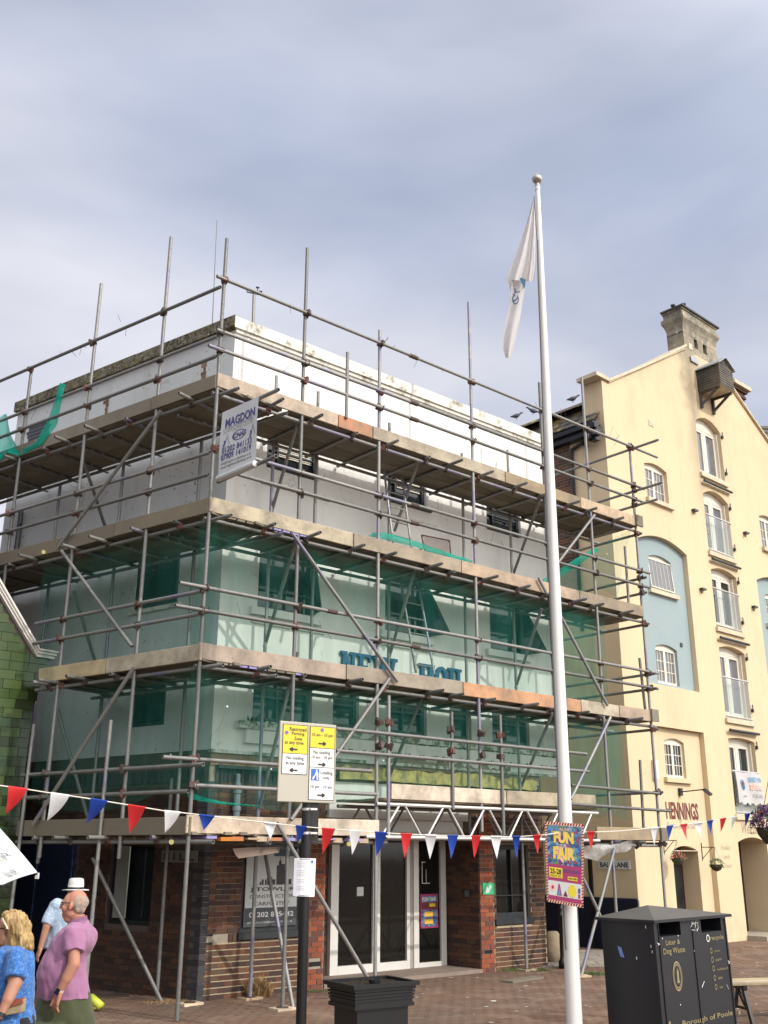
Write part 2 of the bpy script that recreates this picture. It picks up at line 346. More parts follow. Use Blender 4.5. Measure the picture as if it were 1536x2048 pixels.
# ================================================================ SETTING
def m_ground():
    t = NT('paved_ground'); c = t.mix(t.noise(.5, 6), (.13, .085, .062), (.17, .115, .085)); t.bump(t.noise(30, 5), .4, .01); return t.fin(c, .9, spec=.2)
M['ground'] = m_ground()
g = MB(); g.add([(-400, -400, 0), (400, -400, 0), (400, 1200, 0), (-400, 1200, 0)], [(0, 1, 2, 3)])
ground = g.build('ground', M['ground'], kind='structure')
def m_paver():
    t = NT('brick_paver'); r = t.rnd(); rr = t.n('ShaderNodeValToRGB', {0: r}); e = rr.color_ramp.elements
    e[0].color = (0.133, 0.074, 0.055, 1); e[1].color = (0.203, 0.129, 0.094, 1); q = e.new(.4); q.color = (0.164, 0.094, 0.066, 1); q = e.new(.7); q.color = (0.176, 0.109, 0.082, 1)
    c0_ = t.mix(.55, rr.outputs[0], (.155, .098, .067))
    c = t.mix(t.math('MULTIPLY', t.ramp(t.noise(.55, 7, .65), .42, .66), .6), c0_, (.10, .08, .07))
    c = t.mix(t.math('MULTIPLY', t.ramp(t.noise(1.3, 6, .65, dist=.6), .50, .64), .42), c, (.27, .20, .15))
    sp = t.ramp(t.noise(5.5, 1), .735, .745); c = t.mix(sp, c, (.5, .47, .42))
    sp2 = t.ramp(t.noise(3.9, 2), .725, .74); c = t.mix(t.math('MULTIPLY', sp2, .7), c, (.03, .028, .026))
    t.bump(t.noise(70, 4), .3, .004); return t.fin(c, .88, spec=.2)
M['paver'] = m_paver()
def in_building(x, y):
    p = V((x, y, 0)) - FR.o
    # behind both wall planes
    return (-(p.dot(FR.n)) > D + .02 and -(p.dot(FL.n)) > D + .02) and p.dot(FR.u) < 8.9
pav = MB(); single = []
ang = FR.u
for i in range(-90, 190):
    for j in range(-70, 190):
        s = (i + (.5 if j % 2 else 0)) * .212; d = j * .106 - 8.5
        p = FR.P(s, -d - 1.2, 0)
        if p.y < 8.6 or p.y > 27 or p.x / p.y > .62 or p.x / p.y < -.43: continue
        if in_building(p.x, p.y): continue
        q = p - FY.o
        if -q.dot(FY.n) > 0 and q.dot(FY.u) > -3.7: continue
        if p.y > 19.6 and p.x < 5.4 and p.x < (p.y - 19.6) * .5 + 3.3: continue
        single.append((p, random.uniform(.0105, .0125), random.uniform(-.003, .003), random.uniform(-.003, .003)))
pave = thing('brick_paving', FR.P(0, -1, 0), 'red brown brick paving of the quayside running under the scaffold', 'paving'); pave['kind'] = 'structure'
single.sort(key=lambda t_: (t_[0] - V((0, 13.2, 0))).length if abs(t_[0].x / t_[0].y) < .33 else 99)
mbp = MB(); a, b = .1, .048
mbp.hexa([V((i * a, j * b, z)) for z in (-.01, 0) for i, j in ((-1, -1), (1, -1), (1, 1), (-1, 1))])
mbp.f = mbp.f[1:]
pme = bpy.data.meshes.new('paving_brick'); pme.from_pydata(mbp.v, [], mbp.f); pme.materials.append(M['paver'])
Rm = Matrix(((FR.u.x, -FR.u.y, 0, 0), (FR.u.y, FR.u.x, 0, 0), (0, 0, 1, 0), (0, 0, 0, 1)))
vis = [t_ for t_ in single if t_[0].y > 13.0]; vis.sort(key=lambda t_: t_[0].y + abs(t_[0].x) * .2)
first = set(id(t_) for t_ in vis[:295])
for t_ in single:
    p, h, tx, ty = t_
    m_ = Matrix.Translation(p + V((0, 0, h))) @ Rm @ Euler((tx, ty, 0)).to_matrix().to_4x4()
    if id(t_) in first: link('paving_brick', pme, None, pave, mw=m_)
    else: pav.add([m_ @ V(v) for v in mbp.v], mbp.f)
me = bpy.data.meshes.new('paving_bricks'); me.from_pydata(pav.v, [], pav.f)
link('paving_bricks', me, M['paver'], pave, kind='stuff')

# pale slabs in the lane
M['slab'] = m_brick('pale_paving_slab', [(.36, .33, .28), (.30, .28, .24), (.40, .36, .29), (.33, .30, .25)], .3)
lane = thing('lane_paving', at_z(1150, 1900, 0), 'pale stone slabs paving the narrow lane between the two buildings', 'paving'); lane['kind'] = 'structure'
for i in range(9):
    for j in range(7):
        p = V((2.2 + i * .62 + (j % 2) * .3, 20.2 + j * .46, 0))
        if p.x > 5.9: continue
        MB().box((p.x, p.y, .010), .60, .44, .024 + random.uniform(0, .006), random.uniform(-.01, .01)).build('paving_slab', M['slab'], lane)

# ================================================================ BRICK LAYING
BL, BH, BG = .215, .065, .010
def brick_mesh(mat, depth=.012):
    m_ = MB(); m_.hexa([V((i * BL / 2, j * BH / 2, z)) for z in (-depth, 0) for i, j in ((-1, -1), (1, -1), (1, 1), (-1, 1))]); m_.f = m_.f[1:]
    me = bpy.data.meshes.new('brick'); me.from_pydata(m_.v, [], m_.f); me.materials.append(mat); return me
def bricks(f, d, rects, holes, mat, parent, budget, depth=.012, bh=BH, bed=.010, vg=.010, header=False, jitter=.003):
    """rects: list (s0,s1,z0,z1). lays a bond clipped to the rects minus the holes; the first `budget` bricks are single objects"""
    out = []
    for (s0, s1, z0, z1) in rects:
        n = int((z1 - z0) / (bh + bed) + .5); st = BL + vg
        for k in range(n):
            zb = z0 + k * (bh + bed) + bed / 2; off = (0 if k % 2 else -.5) * st; s = s0 + off
            seq = []
            while s < s1 - .01:
                a, b = max(s, s0) + vg / 2, min(s + st, s1) - vg / 2
                if b - a > .03: seq.append((a, b))
                s += st
            for a, b in seq:
                parts = [(a, b)]
                for (h0, h1, y0, y1) in holes:
                    if zb + bh > y0 + .005 and zb < y1 - .005:
                        np_ = []
                        for (p, q) in parts:
                            if q <= h0 or p >= h1: np_.append((p, q)); continue
                            if p < h0 - .03: np_.append((p, h0 - vg / 2))
                            if q > h1 + .03: np_.append((h1 + vg / 2, q))
                        parts = np_
                for p, q in parts: out.append((p, q, zb, zb + bh))
    return out
def lay(f, d, lst, mat, parent, budget, depth=.012):
    base = brick_mesh(mat, depth); stuff = MB(); k = 0
    for (a, b, z0, z1) in lst:
        pr = random.uniform(0, .0035)
        mw = f.mat((a + b) / 2, d - pr, (z0 + z1) / 2) @ Matrix.Diagonal(((b - a) / BL, (z1 - z0) / BH, 1, 1))
        if k < budget: link('brick', base, None, parent, mw=mw)
        else: stuff.add([mw @ v.co for v in base.vertices], [tuple(p.vertices) for p in base.polygons])
        k += 1
    if stuff.v:
        me = bpy.data.meshes.new('brickwork'); me.from_pydata(stuff.v, [], stuff.f); link('brickwork', me, mat, parent, kind='stuff')
    return min(k, budget)

def wall_with_holes(f, d, s0, s1, z0, z1, holes, thick=.25, back=False):
    """a slab wall facing out at depth d, with rectangular holes cut and reveals"""
    ss = sorted({s0, s1} | {h for q in holes for h in q[:2] if s0 < h < s1}); zs = sorted({z0, z1} | {h for q in holes for h in q[2:] if z0 < h < z1})
    m_ = MB(); grid = {}
    def inh(s, z): return any(h[0] < s < h[1] and h[2] < z < h[3] for h in holes)
    for i in range(len(ss) - 1):
        for j in range(len(zs) - 1):
            if inh((ss[i] + ss[i + 1]) / 2, (zs[j] + zs[j + 1]) / 2): continue
            m_.add([f.P(ss[i], d, zs[j]), f.P(ss[i + 1], d, zs[j]), f.P(ss[i + 1], d, zs[j + 1]), f.P(ss[i], d, zs[j + 1])], [(0, 1, 2, 3)])
    for h in holes:
        a, b, c, e = max(h[0], s0), min(h[1], s1), max(h[2], z0), min(h[3], z1)
        q = [f.P(a, d, c), f.P(b, d, c), f.P(b, d, e), f.P(a, d, e)]; r = [f.P(a, d + thick, c), f.P(b, d + thick, c), f.P(b, d + thick, e), f.P(a, d + thick, e)]
        m_.add(q + r, [(0, 1, 5, 4), (1, 2, 6, 5), (2, 3, 7, 6), (3, 0, 4, 7)])
    return m_
def window(f, d, s0, s1, z0, z1, parent, fmat, gmat, depth=.14, fw=.05, mull=(), trans=(), name='window', bars=.03, glass_back=.02):
    m_ = MB(); dd = d + depth
    m_.fbox(f, s0, s0 + fw, dd - .04, dd + .02, z0, z1); m_.fbox(f, s1 - fw, s1, dd - .04, dd + .02, z0, z1)
    m_.fbox(f, s0 + fw, s1 - fw, dd - .039, dd + .02, z0, z0 + fw); m_.fbox(f, s0 + fw, s1 - fw, dd - .039, dd + .02, z1 - fw, z1)
    for t_ in mull:
        s = s0 + (s1 - s0) * t_; m_.fbox(f, s - bars / 2, s + bars / 2, dd - .034, dd + .015, z0 + fw, z1 - fw)
    for t_ in trans:
        z = z0 + (z1 - z0) * t_; m_.fbox(f, s0 + fw, s1 - fw, dd - .031, dd + .014, z - bars / 2, z + bars / 2)
    w = m_.build(name, fmat, parent)
    gp = MB().add([f.P(s0 + .01, dd + glass_back, z0 + .01), f.P(s1 - .01, dd + glass_back, z0 + .01), f.P(s1 - .01, dd + glass_back, z1 - .01), f.P(s0 + .01, dd + glass_back, z1 - .01)], [(0, 1, 2, 3)]).build('pane', gmat, w)
    return w

# ================================================================ CORNER BUILDING
Q0 = D + .85; SR0 = .786 * D; SL0 = .786 * D; SR1 = 9.08; SL1 = 7.2; ZP = 10.64
bld = thing('corner_building', FR.P(SR0, D, 0), 'white rendered corner building with brick ground floor wrapped in scaffolding', 'building')

WT = [(1.83, 2.92, 8.12, 8.85), (4.53, 5.51, 8.2, 8.9), (7.16, 8.18, 8.14, 8.85)]
WM = [(1.78, 2.92, 5.69, 6.85), (4.48, 5.48, 5.69, 6.85), (7.17, 8.15, 5.70, 6.85)]
WL = [(1.78, 2.92, 3.91, 4.78), (3.35, 3.91, 3.94, 4.78), (4.56, 5.47, 3.93, 4.78), (6.03, 6.59, 3.94, 4.78), (7.15, 8.19, 3.94, 4.78)]
LM = [(2.04, 3.08, 5.78, 6.85)]; LL = [(2.14, 2.95, 3.85, 4.78)]
wl = wall_with_holes(FR, D, SR0, SR1, 3.42, 10.45, WT + WM + WL)
# end wall of the building in the lane
e0, e1 = FR.P(SR1, D, 0), FR.P(SR1, D + 9, 0)
for z0, z1 in ((3.42, 10.45),): wl.add([e0 + V((0, 0, z0)), e1 + V((0, 0, z0)), e1 + V((0, 0, z1)), e0 + V((0, 0, z1))], [(0, 1, 2, 3)])
wl.build('wall', M['white'], bld)
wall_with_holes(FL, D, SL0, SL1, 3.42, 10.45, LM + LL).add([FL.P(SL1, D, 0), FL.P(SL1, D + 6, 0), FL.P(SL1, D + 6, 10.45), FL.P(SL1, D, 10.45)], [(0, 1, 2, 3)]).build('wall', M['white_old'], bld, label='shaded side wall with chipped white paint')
MB().add([FR.P(SR0, D + .02, 10.3), FR.P(SR1, D + .02, 10.3), FR.P(SR1, D + 9, 10.3), FL.P(SL1, D + 6, 10.3), FL.P(SL1, D + .02, 10.3)], [(0, 1, 2, 3, 4)]).build('roof', M['slate'], bld)
# dark rooms behind the glass
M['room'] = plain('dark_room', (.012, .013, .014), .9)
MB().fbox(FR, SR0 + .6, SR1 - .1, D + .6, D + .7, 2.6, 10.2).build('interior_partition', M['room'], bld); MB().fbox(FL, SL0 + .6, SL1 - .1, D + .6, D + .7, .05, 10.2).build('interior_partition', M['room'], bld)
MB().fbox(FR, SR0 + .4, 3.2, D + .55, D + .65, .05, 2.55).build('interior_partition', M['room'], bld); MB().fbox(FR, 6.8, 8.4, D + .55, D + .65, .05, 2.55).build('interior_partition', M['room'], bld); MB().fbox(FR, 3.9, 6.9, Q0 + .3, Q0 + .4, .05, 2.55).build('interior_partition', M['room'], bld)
# parapet coping, with a drip edge; one stone per 1.1 m
for f, s0, s1, mt, ov in ((FR, SR0, SR1, 'coping', .07), (FL, SL0, SL1, 'moss', .11)):
    n = int((s1 - s0) / 1.15); 
    for k in range(n):
        a = s0 + (s1 - s0) * k / n; b = s0 + (s1 - s0) * (k + 1) / n
        if k == 0: a = s0 - .786 * ov
        m_ = MB()
        sh = -.786 * .22 if False else 0
        p = [f.P(a, D - ov, 10.46), f.P(b - .006, D - ov, 10.46), f.P(b - .006, D + .24, 10.46), f.P(a + (.786 * (.24 + ov) if k == 0 else 0), D + .24, 10.46)]
        zt = 10.67 + random.uniform(-.006, .006)
        m_.hexa(p + [V((q.x, q.y, zt - (.0 if i < 2 else .0))) for i, q in enumerate(p)])
        m_.build('coping_stone', M[mt], bld)
# shallow raised panel edges on the parapet
mo = MB()
for s in (1.32, 3.0, 5.35, 6.6, 8.1): MB().fbox(FR, s, s + .05, D - .008, D + .01, 8.9, 10.38).build('pilaster_strip', M['white'], bld)
mg = MB().fbox(FR, SR0, SR1, D - .035, D + .01, 10.39, 10.457); mg.build('drip_moulding', M['coping'], bld)
# brick scars on the side wall
M['scar'] = m_brick('exposed_brick_scar', [(.25, .15, .09), (.30, .19, .12), (.2, .11, .07)], .3)
for (x0, y0, x1, y1) in ((401, 716, 414, 772), (207, 790, 217, 842), (55, 845, 100, 875), (74, 868, 98, 892)):
    sa, za = FL.px(x1, y1, D); sb, zb = FL.px(x0, y0, D)
    for k in range(max(1, int((zb - za) / .078))):
        a = min(sa, sb); b = max(sa, sb); 
        if b - a > .2: a += .06 * random.random(); b -= .1 * random.random()
        MB().fbox(FL, a + random.uniform(0, .03), b - random.uniform(0, .03), D - .006, D + .02, za + k * .078, za + k * .078 + .066).build('brick', M['scar'] if y0 < 840 else M['frame_dark'] if y0 == 845 else M['scar'], bld)
for i, (s0, s1, z0, z1) in enumerate(WT): 
    w = window(FR, D, s0, s1, z0, z1, bld, M['frame_dark'], M['glass'], .10, .07, (.25,), (.52,))
    sl = MB()
    for k in range(7): sl.fbox(FR, s0 + .3, s1 - .09, D + .09, D + .115, z0 + .30 + k * .035, z0 + .318 + k * .035)
    sl.build('blind_slat', M['frame_white'] if i != 2 else M['frame_dark'], w)
for i, (s0, s1, z0, z1) in enumerate(WM): window(FR, D, s0, s1, z0, z1, bld, M['frame_dark'], M['glass'], .12, .06, (), (.30,) if i == 0 else ())
for s0, s1, z0, z1 in WL: window(FR, D, s0, s1, z0, z1, bld, M['frame_dark'], M['glass'], .12, .06, (.45,) if s1 - s0 > .7 else (), (.45,))
for s0, s1, z0, z1 in LM: window(FL, D, s0, s1, z0, z1, bld, M['frame_dark'], M['glass'], .05, .07, (), ())
for s0, s1, z0, z1 in LL: window(FL, D, s0, s1, z0, z1, bld, M['frame_dark'], M['glass'], .05, .06, (.5,), ())
# casements standing open on the middle floor
for s, z0, z1 in ((5.40, 5.72, 6.8), (8.07, 5.72, 6.8), (2.86, 5.75, 6.8)):
    a0, a1 = FR.P(s, D - .01, z0), FR.P(s, D - .01, z1); o = (.30, -.36) if s > 3 else (.05, -.16)
    b0 = FR.P(s + o[0], D + o[1], z0 + .05)
    m_ = MB().bar(a0, a1, .05, .05).bar(a0, b0, .05, .05).bar(a1, b0, .05, .05)
    q = m_.build('open_casement', M['frame_dark'], bld); MB().add([a0, b0, a1], [(0, 1, 2)]).build('pane', M['glass'], q)
# sills
si = []
for s0, s1, z0, z1 in WM: MB().fbox(FR, s0 - .15, s1 + .12, D - .09, D + .05, z0 - .13, z0 - .005).build('window_sill', M['white'], bld); MB().fbox(FR, s0 - .1, s1 + .2, D - .035, D, z0 - .26, z0 - .22).build('sill_drip_line', M['coping'], bld)
for s0, s1, z0, z1 in WT[1:2]: MB().fbox(FR, s0 - .1, s1 + .1, D - .05, D + .05, z0 - .07, z0 - .004).build('window_sill', M['frame_dark'], bld)
for s0, s1, z0, z1 in WT: MB().fbox(FR, s0 - .1, s1 + .25, D - .02, D, z0 - .32, z0 - .29).build('sill_drip_line', M['coping'], bld)
for s0, s1, z0, z1 in LM: MB().fbox(FL, s0 - .1, s1 + .1, D - .06, D + .05, z0 - .07, z0 - .004).build('window_sill', M['coping'], bld)
def m_peel():
    t = NT('peeling_ledge_paint'); c = t.mix(t.ramp(t.noise(6, 6, .7), .45, .58), (.62, .62, .58), (.16, .17, .11)); t.bump(t.noise(20, 5), .6, .015); return t.fin(c, .9)
M['peel'] = m_peel()
MB().fbox(FR, 1.47, 8.9, D - .15, D + .03, 3.76, 3.87).build('ledge', M['peel'], bld)
MB().fbox(FR, 1.62, 8.9, D - .10, D + .03, 3.55, 3.757).build('ledge_panel', M['white'], bld)
MB().fbox(FR, SR0 - .03, SR1, D - .05, D + .03, 3.375, 3.425).build('broken_render_edge', M['peel'], bld)
# clumps of growth on the ledge
M['moss_green'] = plain('dark_moss', (.035, .05, .022), .95, 0, .5, 30, .1, .6)
mm = MB()
for (s0, s1, z) in ((3.3, 5.0, 3.87), (5.1, 8.8, 3.755), (3.4, 8.8, 3.545), (1.5, 3.2, 3.87)):
    for k in range(int((s1 - s0) * 26)):
        s = random.uniform(s0, s1); h = random.uniform(.01, .07) * (1.4 if z > 3.8 else .8)
        mm.add([FR.P(s - .03, D - .12 + random.uniform(-.04, .05), z), FR.P(s + .04, D - .12, z - random.uniform(0, .02)), FR.P(s + random.uniform(-.03, .03), D - .12, z + h)], [(0, 1, 2)])
mm.build('moss_growth', M['moss_green'], bld, kind='stuff')
# yellow foam strip and cream scraps of the pulled-down canopy
def m_foam():
    t = NT('torn_yellow_strip'); c = t.mix(t.ramp(t.noise(5, 6, .7), .4, .6), (.48, .40, .13), (.22, .20, .10)); t.bump(t.noise(25, 5), .5, .01); return t.fin(c, .8)
M['foam'] = m_foam()
def strip(f, d, s0, s1, zt, zb, jt, jb, n, mat, name, par, th=.05):
    top = [f.P(s0 + (s1 - s0) * k / n, d, zt + random.uniform(-jt, jt)) for k in range(n + 1)]; bot = [f.P(s0 + (s1 - s0) * k / n, d, zb + random.uniform(-jb, jb)) for k in range(n + 1)]
    return MB().prism(bot + top[::-1], -f.n * th).build(name, mat, par)
strip(FR, D - .13, 3.42, 8.2, 3.30, 3.10, .035, .01, 34, M['foam'], 'torn_yellow_canopy_strip', bld, .10)
M['scrape'] = plain('bare_grey_render', (.27, .23, .17), .95, 0, .35, 8, .1, .5)
strip(FR, D - .012, 4.5, 6.0, 3.52, 3.32, .06, .01, 14, M['scrape'], 'bare_render_patch', bld, .015)
strip(FR, D - .014, 6.05, 7.6, 3.50, 3.32, .07, .01, 14, M['scrape'], 'bare_render_patch', bld, .015)
strip(FR, D - .012, SR0, 3.2, 3.37, 3.20, .02, .01, 14, M['scar'], 'bare_brick_band', bld, .02)
# white canopy fascia over the entrance and the grey panel below it
MB().fbox(FR, 3.30, 6.42, D - .03, D + .12, 2.50, 3.06).build('canopy_fascia', M['white'], bld)
MB().fbox(FR, 3.30, 6.42, D + .10, D + .9, 2.24, 2.50).build('door_header', M['grey_frame'], bld)

# ---- ground floor brick
gb = thing('x', (0, 0, 0), '', ''); COL.objects.unlink(gb); bpy.data.objects.remove(gb)
def backing(f, s0, s1, z0, z1, d, mat, holes=()):
    return wall_with_holes(f, d, s0, s1, z0, z1, list(holes), .22)
WG = (1.74, 2.80, .86, 2.10); WG2 = (7.12, 8.05, .86, 2.12); REC = (3.28, 6.71, -.1, 2.5)
bk = backing(FR, SR0, 8.44, 0, 3.42, D + .0125, None, [WG, WG2, REC, (3.28, 6.45, 2.3, 3.05)])
bk.add([FR.P(8.44, D + .01, 0), FR.P(9.0, D + .9, 0), FR.P(9.0, D + .9, 3.42), FR.P(8.44, D + .01, 3.42)], [(0, 1, 2, 3)])
bk.add([FR.P(9.0, D + .9, 0), FR.P(9.0, D + 9, 0), FR.P(9.0, D + 9, 3.42), FR.P(9.0, D + .9, 3.42)], [(0, 1, 2, 3)])
bk.build('ground_floor_wall', M['mortar'], bld)
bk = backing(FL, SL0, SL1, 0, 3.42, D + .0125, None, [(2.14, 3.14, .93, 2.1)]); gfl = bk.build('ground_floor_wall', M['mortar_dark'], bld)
gw = [o for o in bld.children if o.name.startswith('ground_floor_wall')][0]
# piers: bright brick; panels under windows: brown brick with wide cream beds
pier = bricks(FR, D, [(2.92, 3.28, 0, 2.45)], [(3.0, 3.22, .33, .40)], None, None, 0) + bricks(FR, D, [(6.71, 7.08, 0, 2.95)], [(6.8, 6.98, .30, .37)], None, None, 0)
used = lay(FR, D, pier, M['brick_red'], gw, 175)
low = bricks(FR, D, [(SR0 + .11, 2.92, 0, .74)], [], None, None, 0, bed=.016, vg=.004)
used2 = lay(FR, D, low, M['brick_brown'], gw, 120)
mid = bricks(FR, D, [(SR0 + .11, 2.92, .86, 2.95), (2.92, 3.28, 2.47, 2.95)], [WG], None, None, 0, bed=.010, vg=.008) + bricks(FR, D, [(7.08, 8.44, 0, 2.95)], [(7.12, 8.05, .74, 2.12)], None, None, 0, bed=.014, vg=.006)
lay(FR, D, mid, M['brick_brown'], gw, 0)
lay(FR, D, bricks(FR, D, [(6.45, 6.71, 2.5, 2.95), (6.45, 6.71, 2.2, 2.5)], [], None, None, 0), M['brick_brown'], gw, 0)
# cream mortar showing in the lower panels
MB().fbox(FR, SR0 + .1, 2.92, D + .003, D + .012, 0, .74).build('mortar_bed', M['mortar_cream'], bld)
MB().fbox(FR, 7.08, 8.44, D + .004, D + .012, 0, .74).build('mortar_bed', M['mortar_cream'], bld)
# soldier courses under windows and along the top, blue quoins on the corner
sol = [(s, s + .062, .745, .855) for s in np.arange(1.55, 2.9, .073)] + [(s, s + .062, .745, .855) for s in np.arange(7.1, 8.1, .073)]
lay(FR, D - .004, sol, M['brick_brown'], gw, 0)
lay(FR, D - .01, [(s, s + .062, 2.96, 3.15) for s in np.arange(SR0 + .1, 8.4, .073) if not 3.25 < s < 6.45], M['brick_blue'], gw, 0)
lay(FL, D - .01, [(s, s + .062, 2.96, 3.15) for s in np.arange(SL0 + .1, 6.4, .073)], M['brick_blue'], gfl, 0)
for k in range(39):
    z = .005 + k * .076; w = .215 if k % 2 else .11
    p = [FR.P(SR0, D, z), FR.P(SR0 + w, D, z), FR.P(SR0 + w, D + .06, z), FR.P(SR0 + .06, D + .06, z), FL.P(SL0 + .33 - w, D + .06, z), FL.P(SL0 + .33 - w, D, z)]
    MB().prism([p[0], p[1], p[2], p[4], p[5]], V((0, 0, .066))).build('brick', M['brick_blue'], gfl)
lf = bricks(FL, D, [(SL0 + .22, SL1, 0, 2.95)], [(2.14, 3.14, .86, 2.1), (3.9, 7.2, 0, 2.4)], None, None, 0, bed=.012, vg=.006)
lay(FL, D, lf, M['brick_shade'], gfl, 0)
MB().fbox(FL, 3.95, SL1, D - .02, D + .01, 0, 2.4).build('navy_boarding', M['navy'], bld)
MB().fbox(FL, 4.9, 5.0, D - .05, D - .02, 0, 2.4).fbox(FL, 4.0, 4.08, D - .05, D - .02, 0, 2.4).build('boarding_batten', M['navy'], bld)
# chamfer end brick
ch = Frame(FR.P(8.44, D, 0), math.atan2(*( (FR.P(9.0, D + .9, 0) - FR.P(8.44, D, 0)).xy )))
lay(ch, -.004, bricks(ch, 0, [(0, 1.05, 0, 3.3)], [], None, None, 0), M['brick_brown'], gw, 0)
# windows of the ground floor
window(FR, D, *WG, bld, M['frame_dark'], M['glass_door'], .07, .06, (), ())
MB().fbox(FR, WG[0] - .05, WG[1] + .05, D - .05, D + .05, WG[2] - .09, WG[2]).build('window_sill', M['frame_dark'], bld)
w2 = window(FR, D, *WG2, bld, M['frame_dark'], M['glass_door'], .12, .09, (.55,), (.3,), bars=.015)
MB().fbox(FR, WG2[0] - .04, WG2[1] + .04, D - .03, D + .05, WG2[2] - .10, WG2[2]).build('window_sill', M['frame_dark'], bld)
window(FL, D, 2.14, 3.14, .93, 2.1, bld, M['frame_dark'], M['glass'], .12, .06, (), ())
MB().fbox(FL, 2.66, 2.94, D - .03, D - .01, 1.02, 2.05).build('window_board', plain('grey_board', (.20, .21, .19), .8), bld)
for s0, s1, z0, z1 in ((3.0, 3.22, .335, .395), (6.8, 6.98, .305, .365)):
    MB().fbox(FR, s0, s1, D + .002, D + .03, z0, z1).build('air_vent', M['black'], bld)
# entrance recess
Q = D + .85
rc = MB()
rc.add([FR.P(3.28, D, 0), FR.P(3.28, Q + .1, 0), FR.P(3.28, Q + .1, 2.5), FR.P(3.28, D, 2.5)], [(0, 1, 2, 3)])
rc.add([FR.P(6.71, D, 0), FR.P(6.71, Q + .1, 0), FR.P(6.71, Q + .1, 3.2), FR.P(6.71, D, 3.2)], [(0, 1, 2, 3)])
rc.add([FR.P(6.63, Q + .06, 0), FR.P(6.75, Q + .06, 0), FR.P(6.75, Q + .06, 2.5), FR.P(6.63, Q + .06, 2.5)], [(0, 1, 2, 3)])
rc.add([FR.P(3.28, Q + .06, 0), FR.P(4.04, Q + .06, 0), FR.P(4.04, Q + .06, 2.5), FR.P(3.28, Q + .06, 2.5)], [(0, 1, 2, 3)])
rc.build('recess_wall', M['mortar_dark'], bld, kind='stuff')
side = Frame(FR.P(6.71, D, 0), math.atan2(-FR.n.x, -FR.n.y), 1)      # u runs into the recess
if (side.n - (-FR.u)).length > .1: side.n = -FR.u.copy()
lay(side, -.008, bricks(side, 0, [(0.01, .93, 0, 2.95)], [], None, None, 0), M['brick_brown'], gw, 0)
lay(FR, Q + .045, bricks(FR, 0, [(3.28, 4.0, 0, 2.4)], [], None, None, 0), M['brick_brown'], gw, 0)
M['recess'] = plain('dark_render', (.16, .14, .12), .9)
MB().fbox(FR, 3.28, 6.71, D - .02, Q + .1, .0, .07).build('doorstep', plain('worn_concrete_step', (.24, .19, .155), .9, 0, .25, 5, .2, .4), bld)
dr = MB(); FS = 4.02; FE = 6.66; z0, z1 = .07, 2.26
def fr(m_, a, b, c, e, k=0): return m_.fbox(FR, a, b, Q - .04 - k, Q + .05, c, e)
fr(dr, FS, FS + .16, z0, z1); fr(dr, FE - .13, FE, z0, z1, .001)
fr(dr, FS + .16, FE - .13, 2.17, z1 - .001, .002); fr(dr, FS + .16, 5.77, z0, .20, .003)
fr(dr, 4.925, 5.0, .2, 2.17, .004); fr(dr, 5.01, 5.085, .2, 2.17, .005); fr(dr, 5.70, 5.77, .2, 2.17, .006); fr(dr, 5.87, 5.99, z0, 2.17, .001); fr(dr, 5.99, FE - .13, z0, .145, .003)
ent = dr.build('door', M['grey_frame'], bld)
MB().fbox(FR, 5.77, 5.87, Q - .02, Q + .04, z0, 2.17).build('door_post', plain('grey_post', (.32, .29, .27), .5), ent)
MB().fbox(FR, 5.0, 5.01, Q, Q + .03, .07, 2.2).build('door_gap', M['black'], ent)
for a, b in ((FS + .16, 4.925), (5.085, 5.70), (5.99, FE - .13)): MB().fbox(FR, a, b, Q, Q + .012, .14, 2.17).build('pane', M['glass_door'], ent)
MB().fbox(FR, 4.96, 4.985, Q - .07, Q - .045, 1.06, 1.17).build('handle', M['black'], ent)
MB().fbox(FR, 4.94, 5.12, Q - .16, Q - .05, 2.27, 2.33).build('door_sensor', M['black'], bld)
sc = MB(); a = 6.10; sc.fbox(FR, a, a + .012, Q - .006, Q - .001, 1.45, 1.80).fbox(FR, a, a + .09, Q - .006, Q - .001, 1.80, 1.812).fbox(FR, a, a + .19, Q - .006, Q - .001, 1.44, 1.452).fbox(FR, a + .10, a + .108, Q - .006, Q - .001, 1.452, 1.68)
sc.build('tape_mark', M['grey_frame'], ent)
MB().box(side.P(.28, -.05, 1.28), .09, .09, .11).build('intercom', M['black'], bld)
MB().fbox(FR, SR0 + .1, 8.3, D - .10, D + .03, 3.15, 3.20).build('lead_flashing', M['frame_dark'], bld)
# drain pipes
pp = MB(); c = FR.P(1.52, D - .09, 0)
pp.tube(c + V((0, 0, 2.2)), c + V((0, 0, 2.95)), .05, 10)
for z in (2.3, 2.55, 2.8): pp.tube(c + V((0, 0, z)), c + V((0, 0, z + .06)), .064, 10)
pp.tube(c + V((0, 0, 2.93)), c + V((0, 0, 3.08)), .035, 10)
pp.build('drain_pipe', plain('grey_blue_pipe', (.19, .23, .25), .6, 0, .3), bld)
MB().tube(FL.P(6.55, D - .07, 3.4), FL.P(6.55, D - .07, 8.2), .05).build('drain_pipe', M['frame_dark'], bld)
